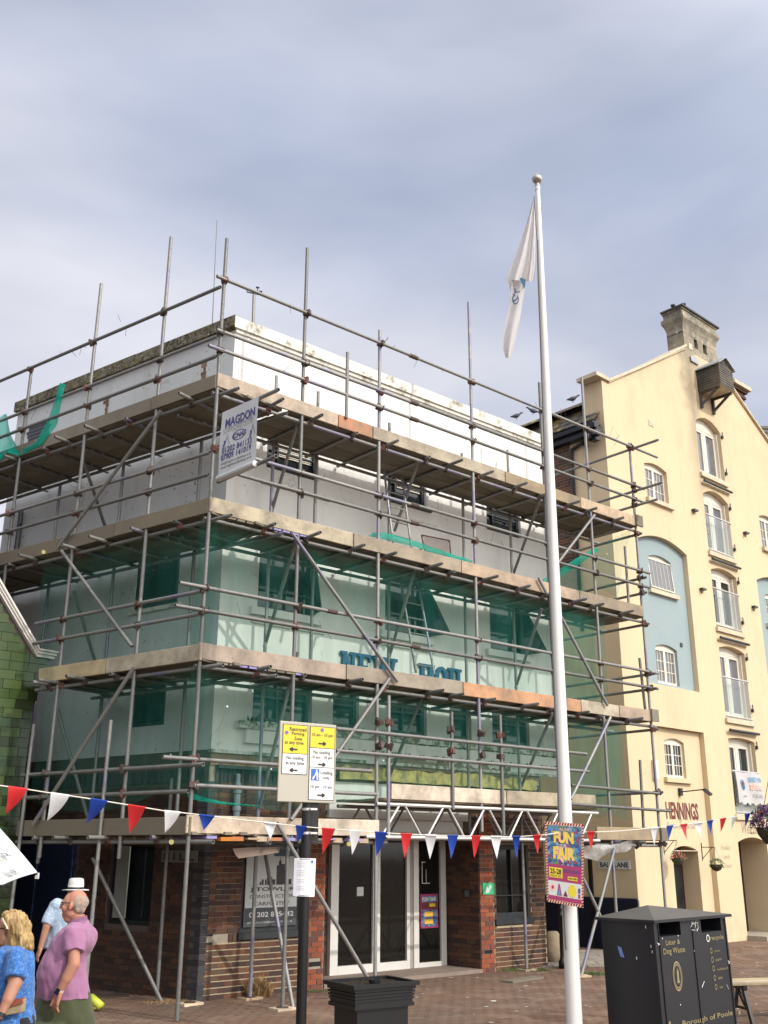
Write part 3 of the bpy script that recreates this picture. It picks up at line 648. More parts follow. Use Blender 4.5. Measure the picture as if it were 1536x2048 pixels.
# slab serif letters
M['letter'] = plain('blue_green_letter', (.006, .085, .19), .5, 0, .2)
def slab(ch_, s, w, z0=4.76, h=.44):
    m_ = MB(); d0, d1 = D - .06, D - .02; st = .085
    def bx(a, b, c, e, k=0): m_.fbox(FR, s + a * w, s + b * w, d0 - k, d1, z0 + c * h, z0 + e * h)
    def dg(a, c, b, e, k=.002): m_.bar(FR.P(s + a * w, (d0 + d1) / 2 - k, z0 + c * h), FR.P(s + b * w, (d0 + d1) / 2 - k, z0 + e * h), st * 1.0, .038, FR.n)
    if ch_ == 'N': bx(.12, .30, 0, 1); bx(.70, .88, 0, 1, .001); dg(.2, .95, .8, .05); bx(0, .4, .88, 1.0, .003); bx(.58, 1, .88, 1, .003); bx(0, .42, 0, .12, .003)
    if ch_ == 'E': bx(.12, .40, 0, 1); bx(.0, .95, .88, 1, .002); bx(.0, 1, 0, .12, .002); bx(.4, .75, .44, .56, .002); bx(.84, .95, .7, .9, .003); bx(.88, 1, 0, .3, .003)
    if ch_ == 'W': dg(.15, .95, .32, .03); dg(.32, .03, .5, .95, .004); dg(.5, .95, .68, .03, .006); dg(.68, .03, .85, .95, .008); bx(0, .3, .88, 1, .009); bx(.38, .62, .88, 1, .009); bx(.7, 1, .88, 1, .009)
    if ch_ == 'H': bx(.12, .34, 0, 1); bx(.66, .88, 0, 1); bx(.34, .66, .44, .56, .001); bx(0, .46, .88, 1, .002); bx(.54, 1, .88, 1, .002); bx(0, .46, 0, .12, .002); bx(.54, 1, 0, .12, .002)
    if ch_ == 'U': bx(.12, .36, .2, 1); bx(.66, .88, .2, 1); bx(.2, .8, 0, .2, .001); bx(0, .48, .88, 1, .002); bx(.54, 1, .88, 1, .002)
    if ch_ == 'O':
        n = 24; A = []; B = []
        for k in range(n):
            t_ = 6.28318 * k / n; A.append((.5 + .5 * math.cos(t_), .5 + .5 * math.sin(t_))); B.append((.5 + .22 * math.cos(t_), .5 + .36 * math.sin(t_)))
        for k in range(n):
            q = [A[k], A[(k + 1) % n], B[(k + 1) % n], B[k]]
            m_.prism([FR.P(s + x * w, d1, z0 + y * h) for x, y in q], FR.n * .04)
    m_.build('letter', M['letter'], bld)
for c_, s, w in (('N', 3.46, .34), ('E', 3.83, .29), ('W', 4.15, .57), ('H', 5.25, .37), ('O', 5.64, .32), ('U', 5.97, .34)): slab(c_, s, w)
# ================================================================ SCAFFOLD
scf = thing('scaffold', C0, 'grey tube and board scaffold wrapped round two sides of the white corner building', 'scaffold')
TR = .0285
KIND = dict(n=0)
coup_m = MB().box((0, 0, 0), .10, .085, .075).box((.05, 0, .0), .05, .05, .11).tube((-.03, .06, -.03), (-.03, .06, .05), .012, 6).tube((.055, .0, -.07), (.055, 0, .07), .011, 6)
coup = [bpy.data.meshes.new('coupler') for _ in range(2)]
for k, c_ in enumerate(coup): c_.from_pydata(coup_m.v, [], coup_m.f); c_.materials.append(M['rust'] if k == 0 else M['rustred'])
coups = []
def coupler(p, tilt=None):
    coups.append(V(p))
tubes = 0
def tube(name, a, b, r=TR, mat='steel', par=None):
    global tubes; tubes += 1
    o = MB().pipe(a, b, r).build(name, M[mat], par or scf); smooth_by_angle(o.data, 50); return o
def J(v, k=.012): return v + V((random.uniform(-k, k), random.uniform(-k, k), random.uniform(-k, k)))
LV = {4: 8.52, 3: 6.56, 2: 4.45, 1: 2.20}        # undersides of the boards
SRs = [0, 1.565, 3.15, 5.39, 7.36, 8.76, 10.26]
topR = [10.99, 11.6, 10.63, 12.03, 10.97, 11.52, 10.45]
# tops from the photograph
tops_px = [(455, 478), (614, 496), (761, 661), (938, 605), (1078, 765), (1162, 755), (1258, 886)]
botR = [0, 0, .0, 2.3, 2.25, .5, 0]
for k, s in enumerate(SRs):
    zt = FR.px(*tops_px[k])[1]; a = FR.P(s, 0, botR[k] + .03 if botR[k] == 0 else botR[k])
    lean = FR.u * random.uniform(-.015, .015)
    tube('standard', a, FR.P(s, 0, zt) + lean)
MB().fbox(FR, 10.16, 10.36, -.06, .14, 0, .03).build('base_plate', M['boardpink'], scf)
SLs = [1.31, 3.04, 4.80, 6.4]; tops_l = [(341, 475), (208, 565), (60, 742), (20, 790)]
for k, s in enumerate(SLs):
    zt = FL.px(*tops_l[k])[1]; tube('standard', FL.P(s, 0, 1.88), FL.P(s, 0, zt))
# ground standards beside them on the side street
tube('standard', FL.P(1.67, -.075, .06), FL.P(1.64, -.075, 3.74)); tube('standard', FL.P(3.48, -.075, .06), FL.P(3.42, -.075, 3.8))
tube('standard', FL.P(3.2, 0.1, 1.8), FL.P(3.2, .1, 3.4))
# short puncheons of the lower lift on the front
for s, z0, z1, d in ((3.33, 2.25, 4.28, -.07), (4.68, 2.62, 4.15, -.07), (5.83, 2.25, 4.2, -.07), (2.40, 8.70, 9.9, -.065), (1.62, 2.0, 2.35, .0)):
    tube('standard', FR.P(s, d, z0), FR.P(s, d, z1))
for x0, y0, x1, y1 in ((1250, 1093, 1259, 1230), (1279, 1316, 1292, 1433), (1280, 1520, 1288, 1670)):
    s0, za = FR.px(x0, y0, .1); s1, zb = FR.px(x1, y1, .1); tube('standard', FR.P(s1, .1, zb), FR.P(s0, .1, za))
# inner row
for s, z0, z1 in ((1.78, .04, 9.7), (2.67, 2.2, 9.68), (4.33, 2.6, 9.56), (6.22, 2.3, 9.45), (7.56, .04, 9.88), (9.0, .3, 9.5)):
    tube('inner_standard', FR.P(s, 1.1, z0), FR.P(s, 1.1, z1))
for px_, py_, z0, z1 in ((399, 950, 2.3, 8.4), (242, 990, 2.3, 8.4), (115, 1020, 2.3, 8.4), (320, 1900, .04, 3.0)):
    s, z = FL.px(px_, py_, 1.1); tube('inner_standard', FL.P(s, 1.1, z0), FL.P(s, 1.1, z1))
# rails: (z at corner, start overhang, end, list)
rails_R = [(10.33, -.16, 11.2), (9.43, -.1, 10.6), (9.12, -.22, 10.6), (7.54, .0, 10.55), (7.22, .15, 10.5), (5.44, -.42, 10.55), (5.12, -.46, 10.5), (3.13, -.48, 3.0), (2.80, .0, 3.1)]
rails_L = [(10.20, 0, 7.4), (9.35, -.0, 7.4), (9.01, -.0, 7.4), (7.46, -.0, 7.4), (7.12, 0, 7.4), (5.39, 0, 3.7), (5.07, 0, 3.7), (3.05, -.25, 3.6), (2.72, 0, 3.6)]
for z, a, b in rails_R:
    jn = [a] + sorted(random.sample([2.2, 3.9, 6.1, 7.9], 1)) + [b] if b > 6 else [a, b]
    off = -.057
    for p, q in zip(jn, jn[1:]): tube('guard_rail', FR.P(p, off, z + random.uniform(-.006, .006)), FR.P(q, off, z + random.uniform(-.006, .006)))
    for s in jn[1:-1]: MB().tube(FR.P(s - .09, off, z), FR.P(s + .09, off, z), .038, 8).build('sleeve', M['rust'], scf)
    for s in SRs:
        if a - .01 < s < b: coupler(FR.P(s, -.03, z))
for z, a, b in rails_L:
    off = -.057
    tube('guard_rail', FL.P(a, off, z), FL.P(b, off, z))
    for s in SLs:
        if s < b: coupler(FL.P(s, -.03, z))
# lower lift rails between the door standards
def rail_px(x0, y0, x1, y1, d=-.1, name='guard_rail', r=TR, mat='steel', f=None, d1=None):
    f = f or FR; s0, z0 = f.px(x0, y0, d); s1, z1 = f.px(x1, y1, d if d1 is None else d1)
    return tube(name, f.P(s0, d, z0), f.P(s1, d if d1 is None else d1, z1), r, mat)
rail_px(672, 1457, 1173, 1508); rail_px(672, 1501, 1177, 1543)
for z in (3.85, 3.5):
    for s in (3.15, 3.33, 4.68, 5.39, 5.83): coupler(FR.P(s, -.06, z + .02 * random.random()))
rail_px(1142, 1570, 1318, 1587, -.05); rail_px(1142, 1608, 1340, 1622, -.05)
# returns at the lane end
for z, a, b in ((10.3, -.7, 2.4), (9.33, -.7, 2.3), (9.0, -.55, 2.3), (8.36, -.1, 2.3), (7.4, -.12, 2.2), (7.08, -.1, 2.2), (6.42, -.1, 2.2), (5.4, -.15, 2.2), (5.1, -.15, 2.2), (4.3, -.1, 2.2), (3.1, -.1, 2.2), (2.15, -.1, 2.2)):
    tube('end_rail', FR.P(10.32, a, z), FR.P(10.32, b, z)); coupler(FR.P(10.28, -.02, z))
# decks
def toe(f, s0, s1, zb, mat, d=-.042, name='toe_board', h=.225):
    dz = random.uniform(-.012, .012); m_ = MB()
    a, b = f.P(s0, d, zb), f.P(s1, d, zb + dz); n = -f.n * .038
    for p, q in (((a, b)),): m_.hexa([p, q, q + n, p + n] + [v + V((0, 0, h)) for v in (p, q, q + n, p + n)])
    return bevel(m_.build(name, M[mat], scf), .006, 1)
def deck(f, sa, sb, zb, mat='boarddark', start=None, dmax=1.24, L=3.9, j0=.0, j1=.0):
    for i in range(5):
        d0 = .0 + i * .235; s = sa + (start(d0) if start else 0) + random.uniform(-j0, j0)
        while s < sb - .2:
            e_ = min(s + random.choice((L, L * .76, L * .6)), sb + random.uniform(-j1, j1)); z = zb + random.uniform(-.010, .008)
            MB().fbox(f, s, e_ - .012, d0, d0 + .225, z, z + .038).build('deck_board', M[mat], scf); s = e_
def ledgers(f, s0, s1, zb):
    for d in (.05, 1.12): 
        tube('ledger', f.P(s0, d, zb - .085), f.P(s1, d, zb - .085))
def transoms(f, pos, zb, out=.33):
    for s in pos:
        o = out * random.uniform(.75, 1.15) if random.random() < .8 else .1
        tube('transom', f.P(s + random.uniform(-.03, .03), -o, zb - .03), f.P(s, 1.32, zb - .03)); coupler(f.P(s, .05, zb - .07))
GOR = lambda d: 0
tpos = [.95, 1.72, 2.6, 3.3, 4.25, 4.75, 5.55, 6.5, 7.2, 8.0, 8.6, 9.5]
for lv in (4, 3, 2):
    zb = LV[lv]
    deck(FR, 1.32, 10.22, zb, start=lambda d: -.24 * d, j1=.12)
    ledgers(FR, -.05, 10.5, zb); transoms(FR, tpos, zb)
for s_, e_ in ((1.32, 3.35), (8.4, 10.25)):
    deck(FR, s_, e_, LV[1], start=lambda d: -.24 * d, j1=.1); ledgers(FR, s_ - .1, e_ + .05, LV[1])
transoms(FR, [1.7, 2.6, 3.2, 8.8, 9.6], LV[1], .15)
deck(FR, 3.3, 8.4, 2.72, mat='board'); 
lposes = {4: (.55, 1.95, 2.65, 3.45, 4.05, 4.9, 5.8), 3: (.6, 1.35, 2.2, 2.95, 4.0, 4.6, 5.4), 2: (1.7, 2.4, 3.0, 3.3), 1: (.6, 1.6, 2.4, 3.1)}
for lv, e_ in ((4, 7.2), (3, 7.2), (2, 3.55), (1, 3.6)):
    zb = LV[lv] - .02
    deck(FL, .0, e_, zb, start=lambda d: -.24 * d - .03 if lv != 1 else -.24 * d - .03, j0=.05)
    ledgers(FL, -.4, e_ + .1, zb); transoms(FL, lposes[lv], zb)
# toe boards (front)
for lv, segs in {4: [(-.02, 2.25, 'boardpink'), (2.27, 2.98, 'boardred'), (3.0, 6.2, 'board'), (6.22, 8.4, 'board'), (8.42, 10.22, 'boardpink')],
                 3: [(-.02, 2.6, 'board'), (2.62, 5.0, 'board'), (5.02, 8.2, 'boardpink'), (8.22, 10.25, 'board')],
                 2: [(-.04, 2.5, 'boardpink'), (2.52, 4.98, 'board'), (5.0, 8.05, 'boardred'), (8.07, 9.2, 'board'), (9.22, 10.25, 'boardpink')],
                 1: [(-.06, 1.98, 'boardpink'), (2.0, 3.18, 'boardpink'), (8.3, 10.25, 'board')]}.items():
    for a, b, mt in segs: toe(FR, a, b, LV[lv], mt)
for a, b, mt in ((3.42, 5.95, 'boardpink'), (5.97, 8.32, 'board')):
    toe(FR, a, b, 2.74, mt, -.042)
for lv, segs in {4: [(.0, 1.4, 'boarddark'), (1.42, 4.4, 'boarddark'), (4.42, 7.2, 'boarddark')], 3: [(.0, 2.0, 'boarddark'), (2.02, 3.4, 'boarddark'), (3.42, 7.2, 'boarddark')], 2: [(-.05, 1.9, 'board'), (1.92, 3.5, 'board')], 1: [(-.05, 3.6, 'boarddark')]}.items():
    for a, b, mt in segs: toe(FL, a, b, LV[lv] - .02, mt)
# packing: offcuts with purple ends lying loose under the lowest toe board
M['purple'] = plain('purple_painted_band', (.25, .22, .45), .6, 0, .2)
for k in range(14):
    s = .25 + k * .19 + random.uniform(-.04, .04)
    MB().fbox(FR, s, s + random.uniform(.14, .24), -.10 + random.uniform(0, .05), 1.0, 2.12 + random.uniform(-.02, .02), 2.155 + random.uniform(0, .02)).build('packing_board', M[random.choice(['purple', 'purple', 'boarddark', 'boardred', 'boardpink'])], scf)
for lv in (3, 2):
    for k in range(9):
        s = .3 + k * .16
        MB().fbox(FR, s, s + .13, -.03, .02, LV[lv] - .035, LV[lv] - .005).build('board_end', M[random.choice(['purple', 'boarddark', 'purple', 'boarddark'])], scf)
# truss (two lattice beams) over the entrance
for d, mt in ((-.04, 'alu'), (1.0, 'steel')):
    sa, sb, zt, zbm = 3.12, 8.35, 2.66, 2.19
    if d > 0: sa, sb = 3.2, 8.3
    tube('truss_chord', FR.P(sa, d, zt), FR.P(sb, d, zt), TR, mt); tube('truss_chord', FR.P(sa - .2, d, zbm), FR.P(sb, d, zbm), TR, mt)
    s = sa + .1; up = False
    while s < sb - .3:
        tube('truss_lacing', FR.P(s, d, zt if up else zbm), FR.P(s + .36, d, zbm if up else zt), .019, mt); s += .36 + .10; up = not up
        if not up: pass
for s, z0, z1 in ((3.38, 2.2, 2.62),): tube('truss_post', FR.P(s, -.02, z0), FR.P(s, -.02, z1), .024, 'alu')
# braces, read off the photograph and laid in the outer plane
for x0, y0, x1, y1 in ((584, 1066, 795, 1363), (779, 1357, 582, 1640), (554, 1646, 735, 1955), (1189, 1030, 1108, 1136), (1077, 1156, 1094, 1188), (1122, 1233, 1215, 1411), (1221, 1434, 1142, 1598), (1229, 1697, 1162, 1953), (1166, 1756, 1202, 1836)):
    rail_px(x0, y0, x1, y1, -.10, 'brace')
for x0, y0, x1, y1 in ((604, 817, 543, 1024), (845, 899, 789, 1062), (1080, 998, 1026, 1150), (593, 1078, 529, 1294), (842, 1098, 777, 1318), (1083, 1217, 1031, 1376), (595, 1305, 514, 1636), (857, 1364, 776, 1559), (1104, 1428, 1042, 1574)):
    rail_px(x0, y0, x1, y1, .0, 'cross_brace', d1=1.15)
rail_px(531, 1711, 588, 2026, 1.05, 'brace', d1=.1)
for x0, y0, x1, y1 in ((322, 822, 115, 1097), (123, 1102, 264, 1293), (267, 1336, 66, 1649)):
    rail_px(x0, y0, x1, y1, -.10, 'brace', f=FL)
for x0, y0, x1, y1 in ((168, 925, 212, 1058), (148, 1183, 191, 1325), (115, 1420, 179, 1650), (185, 1715, 325, 2008)):
    rail_px(x0, y0, x1, y1, .3, 'cross_brace', f=FL, d1=1.1)
# wall ties poking through the gap, ends of poles
for x0, y0, x1, y1, d in ((394, 775, 447, 792, -.35),): pass
# ladders inside the lifts
def ladder(x0, y0, x1, y1, d0, d1, w=.38):
    a = FR.px(x0, y0, d0); b = FR.px(x1, y1, d1); A = FR.P(a[0], d0, a[1]); B = FR.P(b[0], d1, b[1]); o = FR.u * w
    ld = thing('ladder', B, LAB.pop(0), 'ladder', 'ladders standing inside the scaffold')
    MB().tube(A, B, .021, 8).build('stile', M['steel'], ld); MB().tube(A + o, B + o, .021, 8).build('stile', M['steel'], ld)
    n = int((A - B).length / .27)
    for k in range(n): p = B.lerp(A, (k + .5) / n); MB().tube(p, p + o, .014, 6).build('rung', M['steel'], ld)
LAB = ['upper aluminium ladder leaning under the top deck beside the right of the middle window', 'lower ladder behind the green net in front of the open middle window']
ladder(768, 940, 786, 1085, .75, .45, .42); ladder(796, 1130, 832, 1345, .9, .35, .42)
# base plates
for o_, s, d in ((FR, 1.565, 0), (FR, 1.78, 1.1), (FR, 7.56, 1.1), (FL, .92, 1.1)):
    c = o_.P(s, d, 0); MB().box(c + V((0, 0, .022)), .30, .22, .038, random.uniform(0, 1)).build('sole_board', M['boardpink'], scf); MB().box(c + V((0, 0, .045)), .15, .15, .006).build('base_plate', M['rust'], scf)
sp = at_z(1162, 1955, 0); MB().box(sp + V((0, 0, .02)), .28, .22, .036, .3).build('sole_board', M['boardpink'], scf)
sp = at_z(1046, 1962, 0); MB().box(sp + V((0, 0, .02)), .9, .22, .036, .85).build('sole_board', M['boarddark'], scf)
# yellow base cover
M['hivis'] = plain('bright_yellow_plastic', (.50, .54, .05), .5, 0, .1)
c = FL.P(1.67, -.075, 0)
yb = thing('base_cover', c, 'bright yellow plastic foot cover at the base of the side street standard', 'foot cover')
MB().lathe(c + V((0, 0, .03)), [(.10, 0), (.085, .05), (.05, .10), (.048, .2)], 14).build('cover_cup', M['hivis'], yb, smooth=True)
MB().tube(c + V((.10, -.06, .17)), c + V((.27, -.14, .07)), .052, 14).build('cover_sleeve', M['hivis'], yb, smooth=True); MB().box(c + V((0, 0, .015)), .26, .26, .03).build('cover_foot', M['hivis'], yb)
# couplers
for k, p in enumerate(coups[:290]):
    link('coupler', coup[k % 3 == 0], None, scf, mw=Matrix.Translation(p) @ Euler((random.uniform(-.4, .4), random.uniform(-.4, .4), random.uniform(0, 6))).to_matrix().to_4x4())
# yellow end caps
for p in (FR.P(*[FR.px(698, 1688, -.1)[0], -.1, FR.px(698, 1688, -.1)[1]]), FL.P(FL.px(343, 1684, -.1)[0], -.1, FL.px(343, 1684, -.1)[1]), FL.P(FL.px(87, 1104, -.35)[0], -.35, FL.px(87, 1104, -.35)[1])):
    MB().tube(p, p + V((-.02, .06, 0)), .033, 8).build('end_cap', plain('dirty_yellow_cap', (.38, .34, .12), .6), scf)
# black clamp boxes on the last standard
for z in (LV[4] + .12, LV[2] + .12, LV[1] + .12): MB().fbox(FR, 10.2, 10.42, -.09, -.05, z - .12, z + .12).build('end_toe_board', M['boarddark'], scf)
for lv in (4, 3, 2, 1):
    m_ = MB(); a, b = FR.P(10.26, 0, LV[lv]), FR.P(10.26, 1.25, LV[lv]); u = FR.u * .038
    m_.hexa([a, b, b + u, a + u] + [v + V((0, 0, .225)) for v in (a, b, b + u, a + u)]).build('toe_board', M['boarddark'], scf)
# twisted wire ties sticking off the tubes
wi = MB()
for k in range(70):
    f = FR if k % 3 else FL; s = random.uniform(.3, 9.8 if f is FR else 5); z = random.choice([10.33, 9.43, 9.12, 7.54, 7.22, 5.44, 5.12]); p = f.P(s, -.08, z)
    if k < 16: z = 10.33; p = f.P(s, -.06, z if f is FR else 10.2)
    q = p + V((random.uniform(-.1, .1), random.uniform(-.1, .1), random.uniform(-.16, .22))); wi.tube(p, q, .0035, 4)
wi.build('wire_tie', M['rust'], scf, kind='stuff')

# ================================================================ NETS
def sheet(name, top, bot, n, m, mat, label, cat='net', group=None, amp=.03, f=FR, seed=0):
    """top and bot: polylines of points; a rippled sheet between them"""
    def samp(pl, t):
        Ls = [0]
        for a, b in zip(pl, pl[1:]): Ls.append(Ls[-1] + (b - a).length)
        x = t * Ls[-1]
        for i in range(len(pl) - 1):
            if x <= Ls[i + 1] + 1e-9: return pl[i].lerp(pl[i + 1], (x - Ls[i]) / max(1e-6, Ls[i + 1] - Ls[i]))
        return pl[-1]
    m_ = MB()
    for j in range(m + 1):
        for i in range(n + 1):
            p = samp(top, i / n).lerp(samp(bot, i / n), j / m); w = math.sin(math.pi * j / m)
            p = p + f.n * (mnoise.noise(V((p.x * .9, p.y * .9 + seed, p.z * 1.3))) * amp * (w + .3) * 2 + mnoise.noise(V((p.x * 4, p.y * 4 + seed, p.z * 1.0))) * amp * .6)
            m_.v.append(tuple(p))
    for j in range(m):
        for i in range(n): a = j * (n + 1) + i; m_.f.append((a, a + 1, a + n + 2, a + n + 1))
    o = m_.build(name, M[mat], smooth=True); return tag(o, label, cat, group)
def pxl(f, d, pts): 
    out = []
    for x, y in pts: s, z = f.px(x, y, d); out.append(f.P(s, d, z))
    return out
G1 = 'green debris nets hung on the scaffold'
dn = .16
scal = lambda f, d, s0, s1, z, sag, n: [f.P(s0 + (s1 - s0) * k / n, d, z - sag * abs(math.sin(math.pi * k / 2.0)) * random.uniform(.5, 1)) for k in range(n + 1)]
sheet('debris_net', [FR.P(s, dn, 6.50) for s in (-.05, 3, 6, 9.2)], [FR.P(s, dn, 4.62) for s in (-.05, 3, 6)] + [FR.P(9.1, dn, 4.62)], 90, 18, 'net', 'sheet of green netting in front of the middle windows and the blue letters', group=G1)
sheet('debris_net', [FR.P(s, dn, 4.40) for s in (-.05, 3, 6, 9.3)] + pxl(FR, dn, [(1252, 1460)]), pxl(FR, dn, [(378, 1592), (450, 1608), (560, 1622), (640, 1612), (700, 1602), (900, 1606), (1140, 1618), (1200, 1637), (1228, 1622)]), 100, 16, 'net', 'lowest sheet of green netting hanging above the entrance truss', group=G1, seed=3)
sheet('debris_net', [FL.P(s, dn, 6.46) for s in (-.05, 2, 4)], [FL.P(s, dn, 4.6) for s in (-.05, 2, 3.9)], 50, 16, 'net', 'green net on the shaded side wall between the second and third decks', group=G1, f=FL, seed=5)
sheet('debris_net', [FL.P(s, dn, 4.38) for s in (-.05, 2, 3.6)], pxl(FL, dn, [(378, 1592), (320, 1585), (255, 1612), (190, 1625), (120, 1620), (60, 1600)]), 50, 14, 'net', 'green net hanging above the lowest deck of the shaded side wall', group=G1, f=FL, seed=7)
sheet('debris_net', pxl(FR, .2, [(1084, 1165), (1140, 1125), (1215, 1082), (1262, 1058)]), pxl(FR, .2, [(1086, 1190), (1150, 1197), (1190, 1172), (1236, 1195)]), 30, 12, 'net', 'green net stretched to a point at the lane end of the third lift', group=G1, seed=9)
sheet('debris_net', pxl(FR, .25, [(1084, 1160), (1150, 1118), (1190, 1095)]), pxl(FR, .25, [(1084, 1178), (1140, 1142), (1200, 1100)]), 30, 3, 'net2', 'bunched green net edge running up behind the white flagpole', group=G1)
sheet('debris_net', pxl(FR, dn, [(1120, 1222), (1160, 1228), (1185, 1236)]), pxl(FR, dn, [(1120, 1400), (1160, 1400), (1196, 1400)]), 12, 12, 'net', 'green net curtain at the lane end of the second lift', group=G1, seed=13)
sheet('rolled_net', pxl(FR, .1, [(745, 1066), (762, 1063), (830, 1082), (900, 1106), (945, 1122)]), pxl(FR, .1, [(735, 1072), (762, 1078), (830, 1094), (900, 1118), (945, 1126)]), 30, 3, 'net2', 'rolled green net lying along the boards beside the wire mesh panel', group=G1, amp=.05)
sheet('rolled_net', pxl(FL, -.05, [(125, 768), (95, 845), (72, 885), (30, 905)]), pxl(FL, -.05, [(133, 770), (112, 850), (85, 890), (32, 915)]), 30, 3, 'net2', 'strip of bright green net trailing down from the parapet at far left', group=G1, amp=.06, f=FL)
sheet('rolled_net', pxl(FL, -.1, [(-10, 840), (10, 825), (22, 870), (35, 900)]), pxl(FL, -.1, [(-10, 930), (0, 915), (15, 905), (38, 912)]), 20, 5, 'net2', 'crumpled green net bundled against the end rail at the far left edge', group=G1, amp=.08, f=FL)
sheet('rolled_net', pxl(FR, .12, [(376, 1583), (400, 1592), (440, 1603), (520, 1612)]), pxl(FR, .12, [(376, 1596), (400, 1602), (440, 1609), (520, 1614)]), 30, 2, 'net2', 'gathered hem of green net sagging beside the corner standard', group=G1, amp=.03)
sheet('debris_net', pxl(FR, 1.2, [(1130, 1405), (1240, 1447)]), pxl(FR, 1.2, [(1140, 1600), (1255, 1640)]), 10, 10, 'net', 'inner green net behind the end brace above the lane', group=G1, seed=21)
# expanded metal panel on the third deck
mp_ = thing('mesh_panel', FR.P(5.5, .5, 6.6), 'rusty wire mesh panel standing on the third deck beside the rolled net', 'mesh panel')
q = pxl(FR, .35, [(843, 1070), (899, 1081), (902, 1114), (849, 1100)]); mm = MB()
for a, b in zip(q, q[1:] + q[:1]): mm.tube(a, b, .012, 6)
mm.build('panel_frame', M['rustred'], mp_); mm = MB()
for k in range(-6, 14):
    for sgn in (1, -1):
        pts = []
        for t_ in range(0, 9):
            u_ = (k + sgn * t_ * .75) / 8 if sgn > 0 else (k + 2 - t_ * .75) / 8; v_ = t_ / 8
            if 0 <= u_ <= 1: pts.append(q[0].lerp(q[1], u_).lerp(q[3].lerp(q[2], u_), v_))
        if len(pts) > 1: mm.path(pts, .005, 4)
mm.build('wire_mesh', M['rustred'], mp_)
# ================================================================ YELLOW WAREHOUSE
CX = 1.43; YL, YR = -3.70, 2 * 1.43 + 3.70
war = thing('warehouse', FY.P(0, 0, 0), 'cream yellow gabled warehouse with pale blue arched recesses and a black hoist box', 'building')
def arch(s0, s1, zs, rise, n=10):       # points of a segmental arch from s0 to s1 springing at zs
    return [(s0 + (s1 - s0) * k / n, zs + rise * (1 - (2 * k / n - 1) ** 2)) for k in range(n + 1)]
def hole_wall(f, d, outer, holes, thick, mat, name, par, reveal_mat=None, depths=None):
    """flat wall outline (list of (s,z)) with holes (lists of (s,z)) cut by triangulation, each hole with reveals"""
    bm = bmesh.new(); edges = []
    for poly in [outer] + holes:
        vs_ = [bm.verts.new((s, z, 0)) for s, z in poly]; edges += [bm.edges.new((vs_[i], vs_[(i + 1) % len(vs_)])) for i in range(len(vs_))]
    bmesh.ops.triangle_fill(bm, use_beauty=True, use_dissolve=False, edges=edges)
    m_ = MB(); bm.verts.index_update()
    m_.v = [tuple(f.P(v.co.x, d, v.co.y)) for v in bm.verts]; m_.f = [tuple(v.index for v in fc.verts) for fc in bm.faces]; bm.free()
    for hi, h in enumerate(holes):
        th = depths[hi] if depths else thick; n = len(h); b = len(m_.v)
        m_.v += [tuple(f.P(s, d, z)) for s, z in h] + [tuple(f.P(s, d + th, z)) for s, z in h]
        m_.f += [(b + i, b + (i + 1) % n, b + n + (i + 1) % n, b + n + i) for i in range(n)]
    return m_.build(name, mat, par)
def rect_arch(s0, s1, z0, zs, rise): return [(s0, z0), (s1, z0)] + [(s, z) for s, z in arch(s0, s1, zs, rise)][::-1]
ND = .13
nl = (-2.64, -.40); nr = (2 * CX + .40, 2 * CX + 2.64)
holes, depths = [], []
def addh(h, dp): holes.append(h); depths.append(dp)
for a, b in (nl, nr):
    addh(rect_arch(a, b, 5.79, 9.36, .24), ND); addh([(a - .02, 0), (b, 0), (b, 4.83), (a - .02, 4.83)], ND)
topw = [(-2.06, -1.02, 10.57, 11.50, .10), (3.86, 4.90, 10.45, 11.42, .10)]
for w in topw: addh(rect_arch(*w[:2], w[2], w[3], w[4]), .16)
# one recess bay: gable outline
side_ = lambda s: 2 * CX - s
outline = [(YL, 0), (-2.70, 0)]
# bottom bay cut-outs are handled as notches: outline runs round them
outline = [(YL, -.0)]
gable = [(YR, 0), (YR, 13.30), (side_(-3.44), 13.30), (side_(.58), 15.75), (.58, 15.75), (-3.44, 13.33), (YL, 13.33)]
French = [(11.99, 13.55, .24), (9.72, 11.36, .20), (7.64, 9.20, .12), (5.27, 7.08, .10), (2.90, 4.74, .06)]
for z0, z1, r in French: addh(rect_arch(.76, 2.08, z0, z1, r), .24)
addh(rect_arch(.72, 2.16, .02, 2.24, .12), .75)
# bottom recess holes must stay off the outline's base: lift them a hair
holes = [[(s, max(z, .02)) for s, z in h] for h in holes]
chh = [rect_arch(1.13, 1.33, 15.97, 16.26, .11), rect_arch(1.62, 1.84, 15.97, 16.22, .10)]
hole_wall(FY, 0, outline + gable, holes, .2, M['yellow'], 'wall', war, depths=depths)
hole_wall(FY, 0, [(.58, 15.75), (2.40, 15.75), (2.40, 16.3), (.58, 16.3)], chh, .45, M['chimney'], 'chimney_face', war)
# recessed panels
def niche_panel(a, b, z0, z1, wins, mat):
    hs = [rect_arch(w[0], w[1], w[2], w[3], w[4]) for w in wins]
    return hole_wall(FY, ND, [(a - .05, z0), (b + .05, z0), (b + .05, z1), (a - .05, z1)], hs, .12, mat, 'recess_panel', war)
NW = {}
for a, b, k in ((*nl, 0), (*nr, 1)):
    o = a - nl[0]
    niche_panel(a, b, 5.75, 9.70, [(-2.02 + o, -1.0 + o, 8.20, 9.05, .09), (-2.04 + o, -1.08 + o, 5.87, 6.76, .09)], M['blue'])
    dr_ = [(-2.02 + o, -.94 + o, .03, 2.03, .11)] if k == 0 else []
    niche_panel(a, b, .0, 4.88, [(-2.00 + o, -1.14 + o, 3.66, 4.50, .08)] + dr_, M['yellow'])
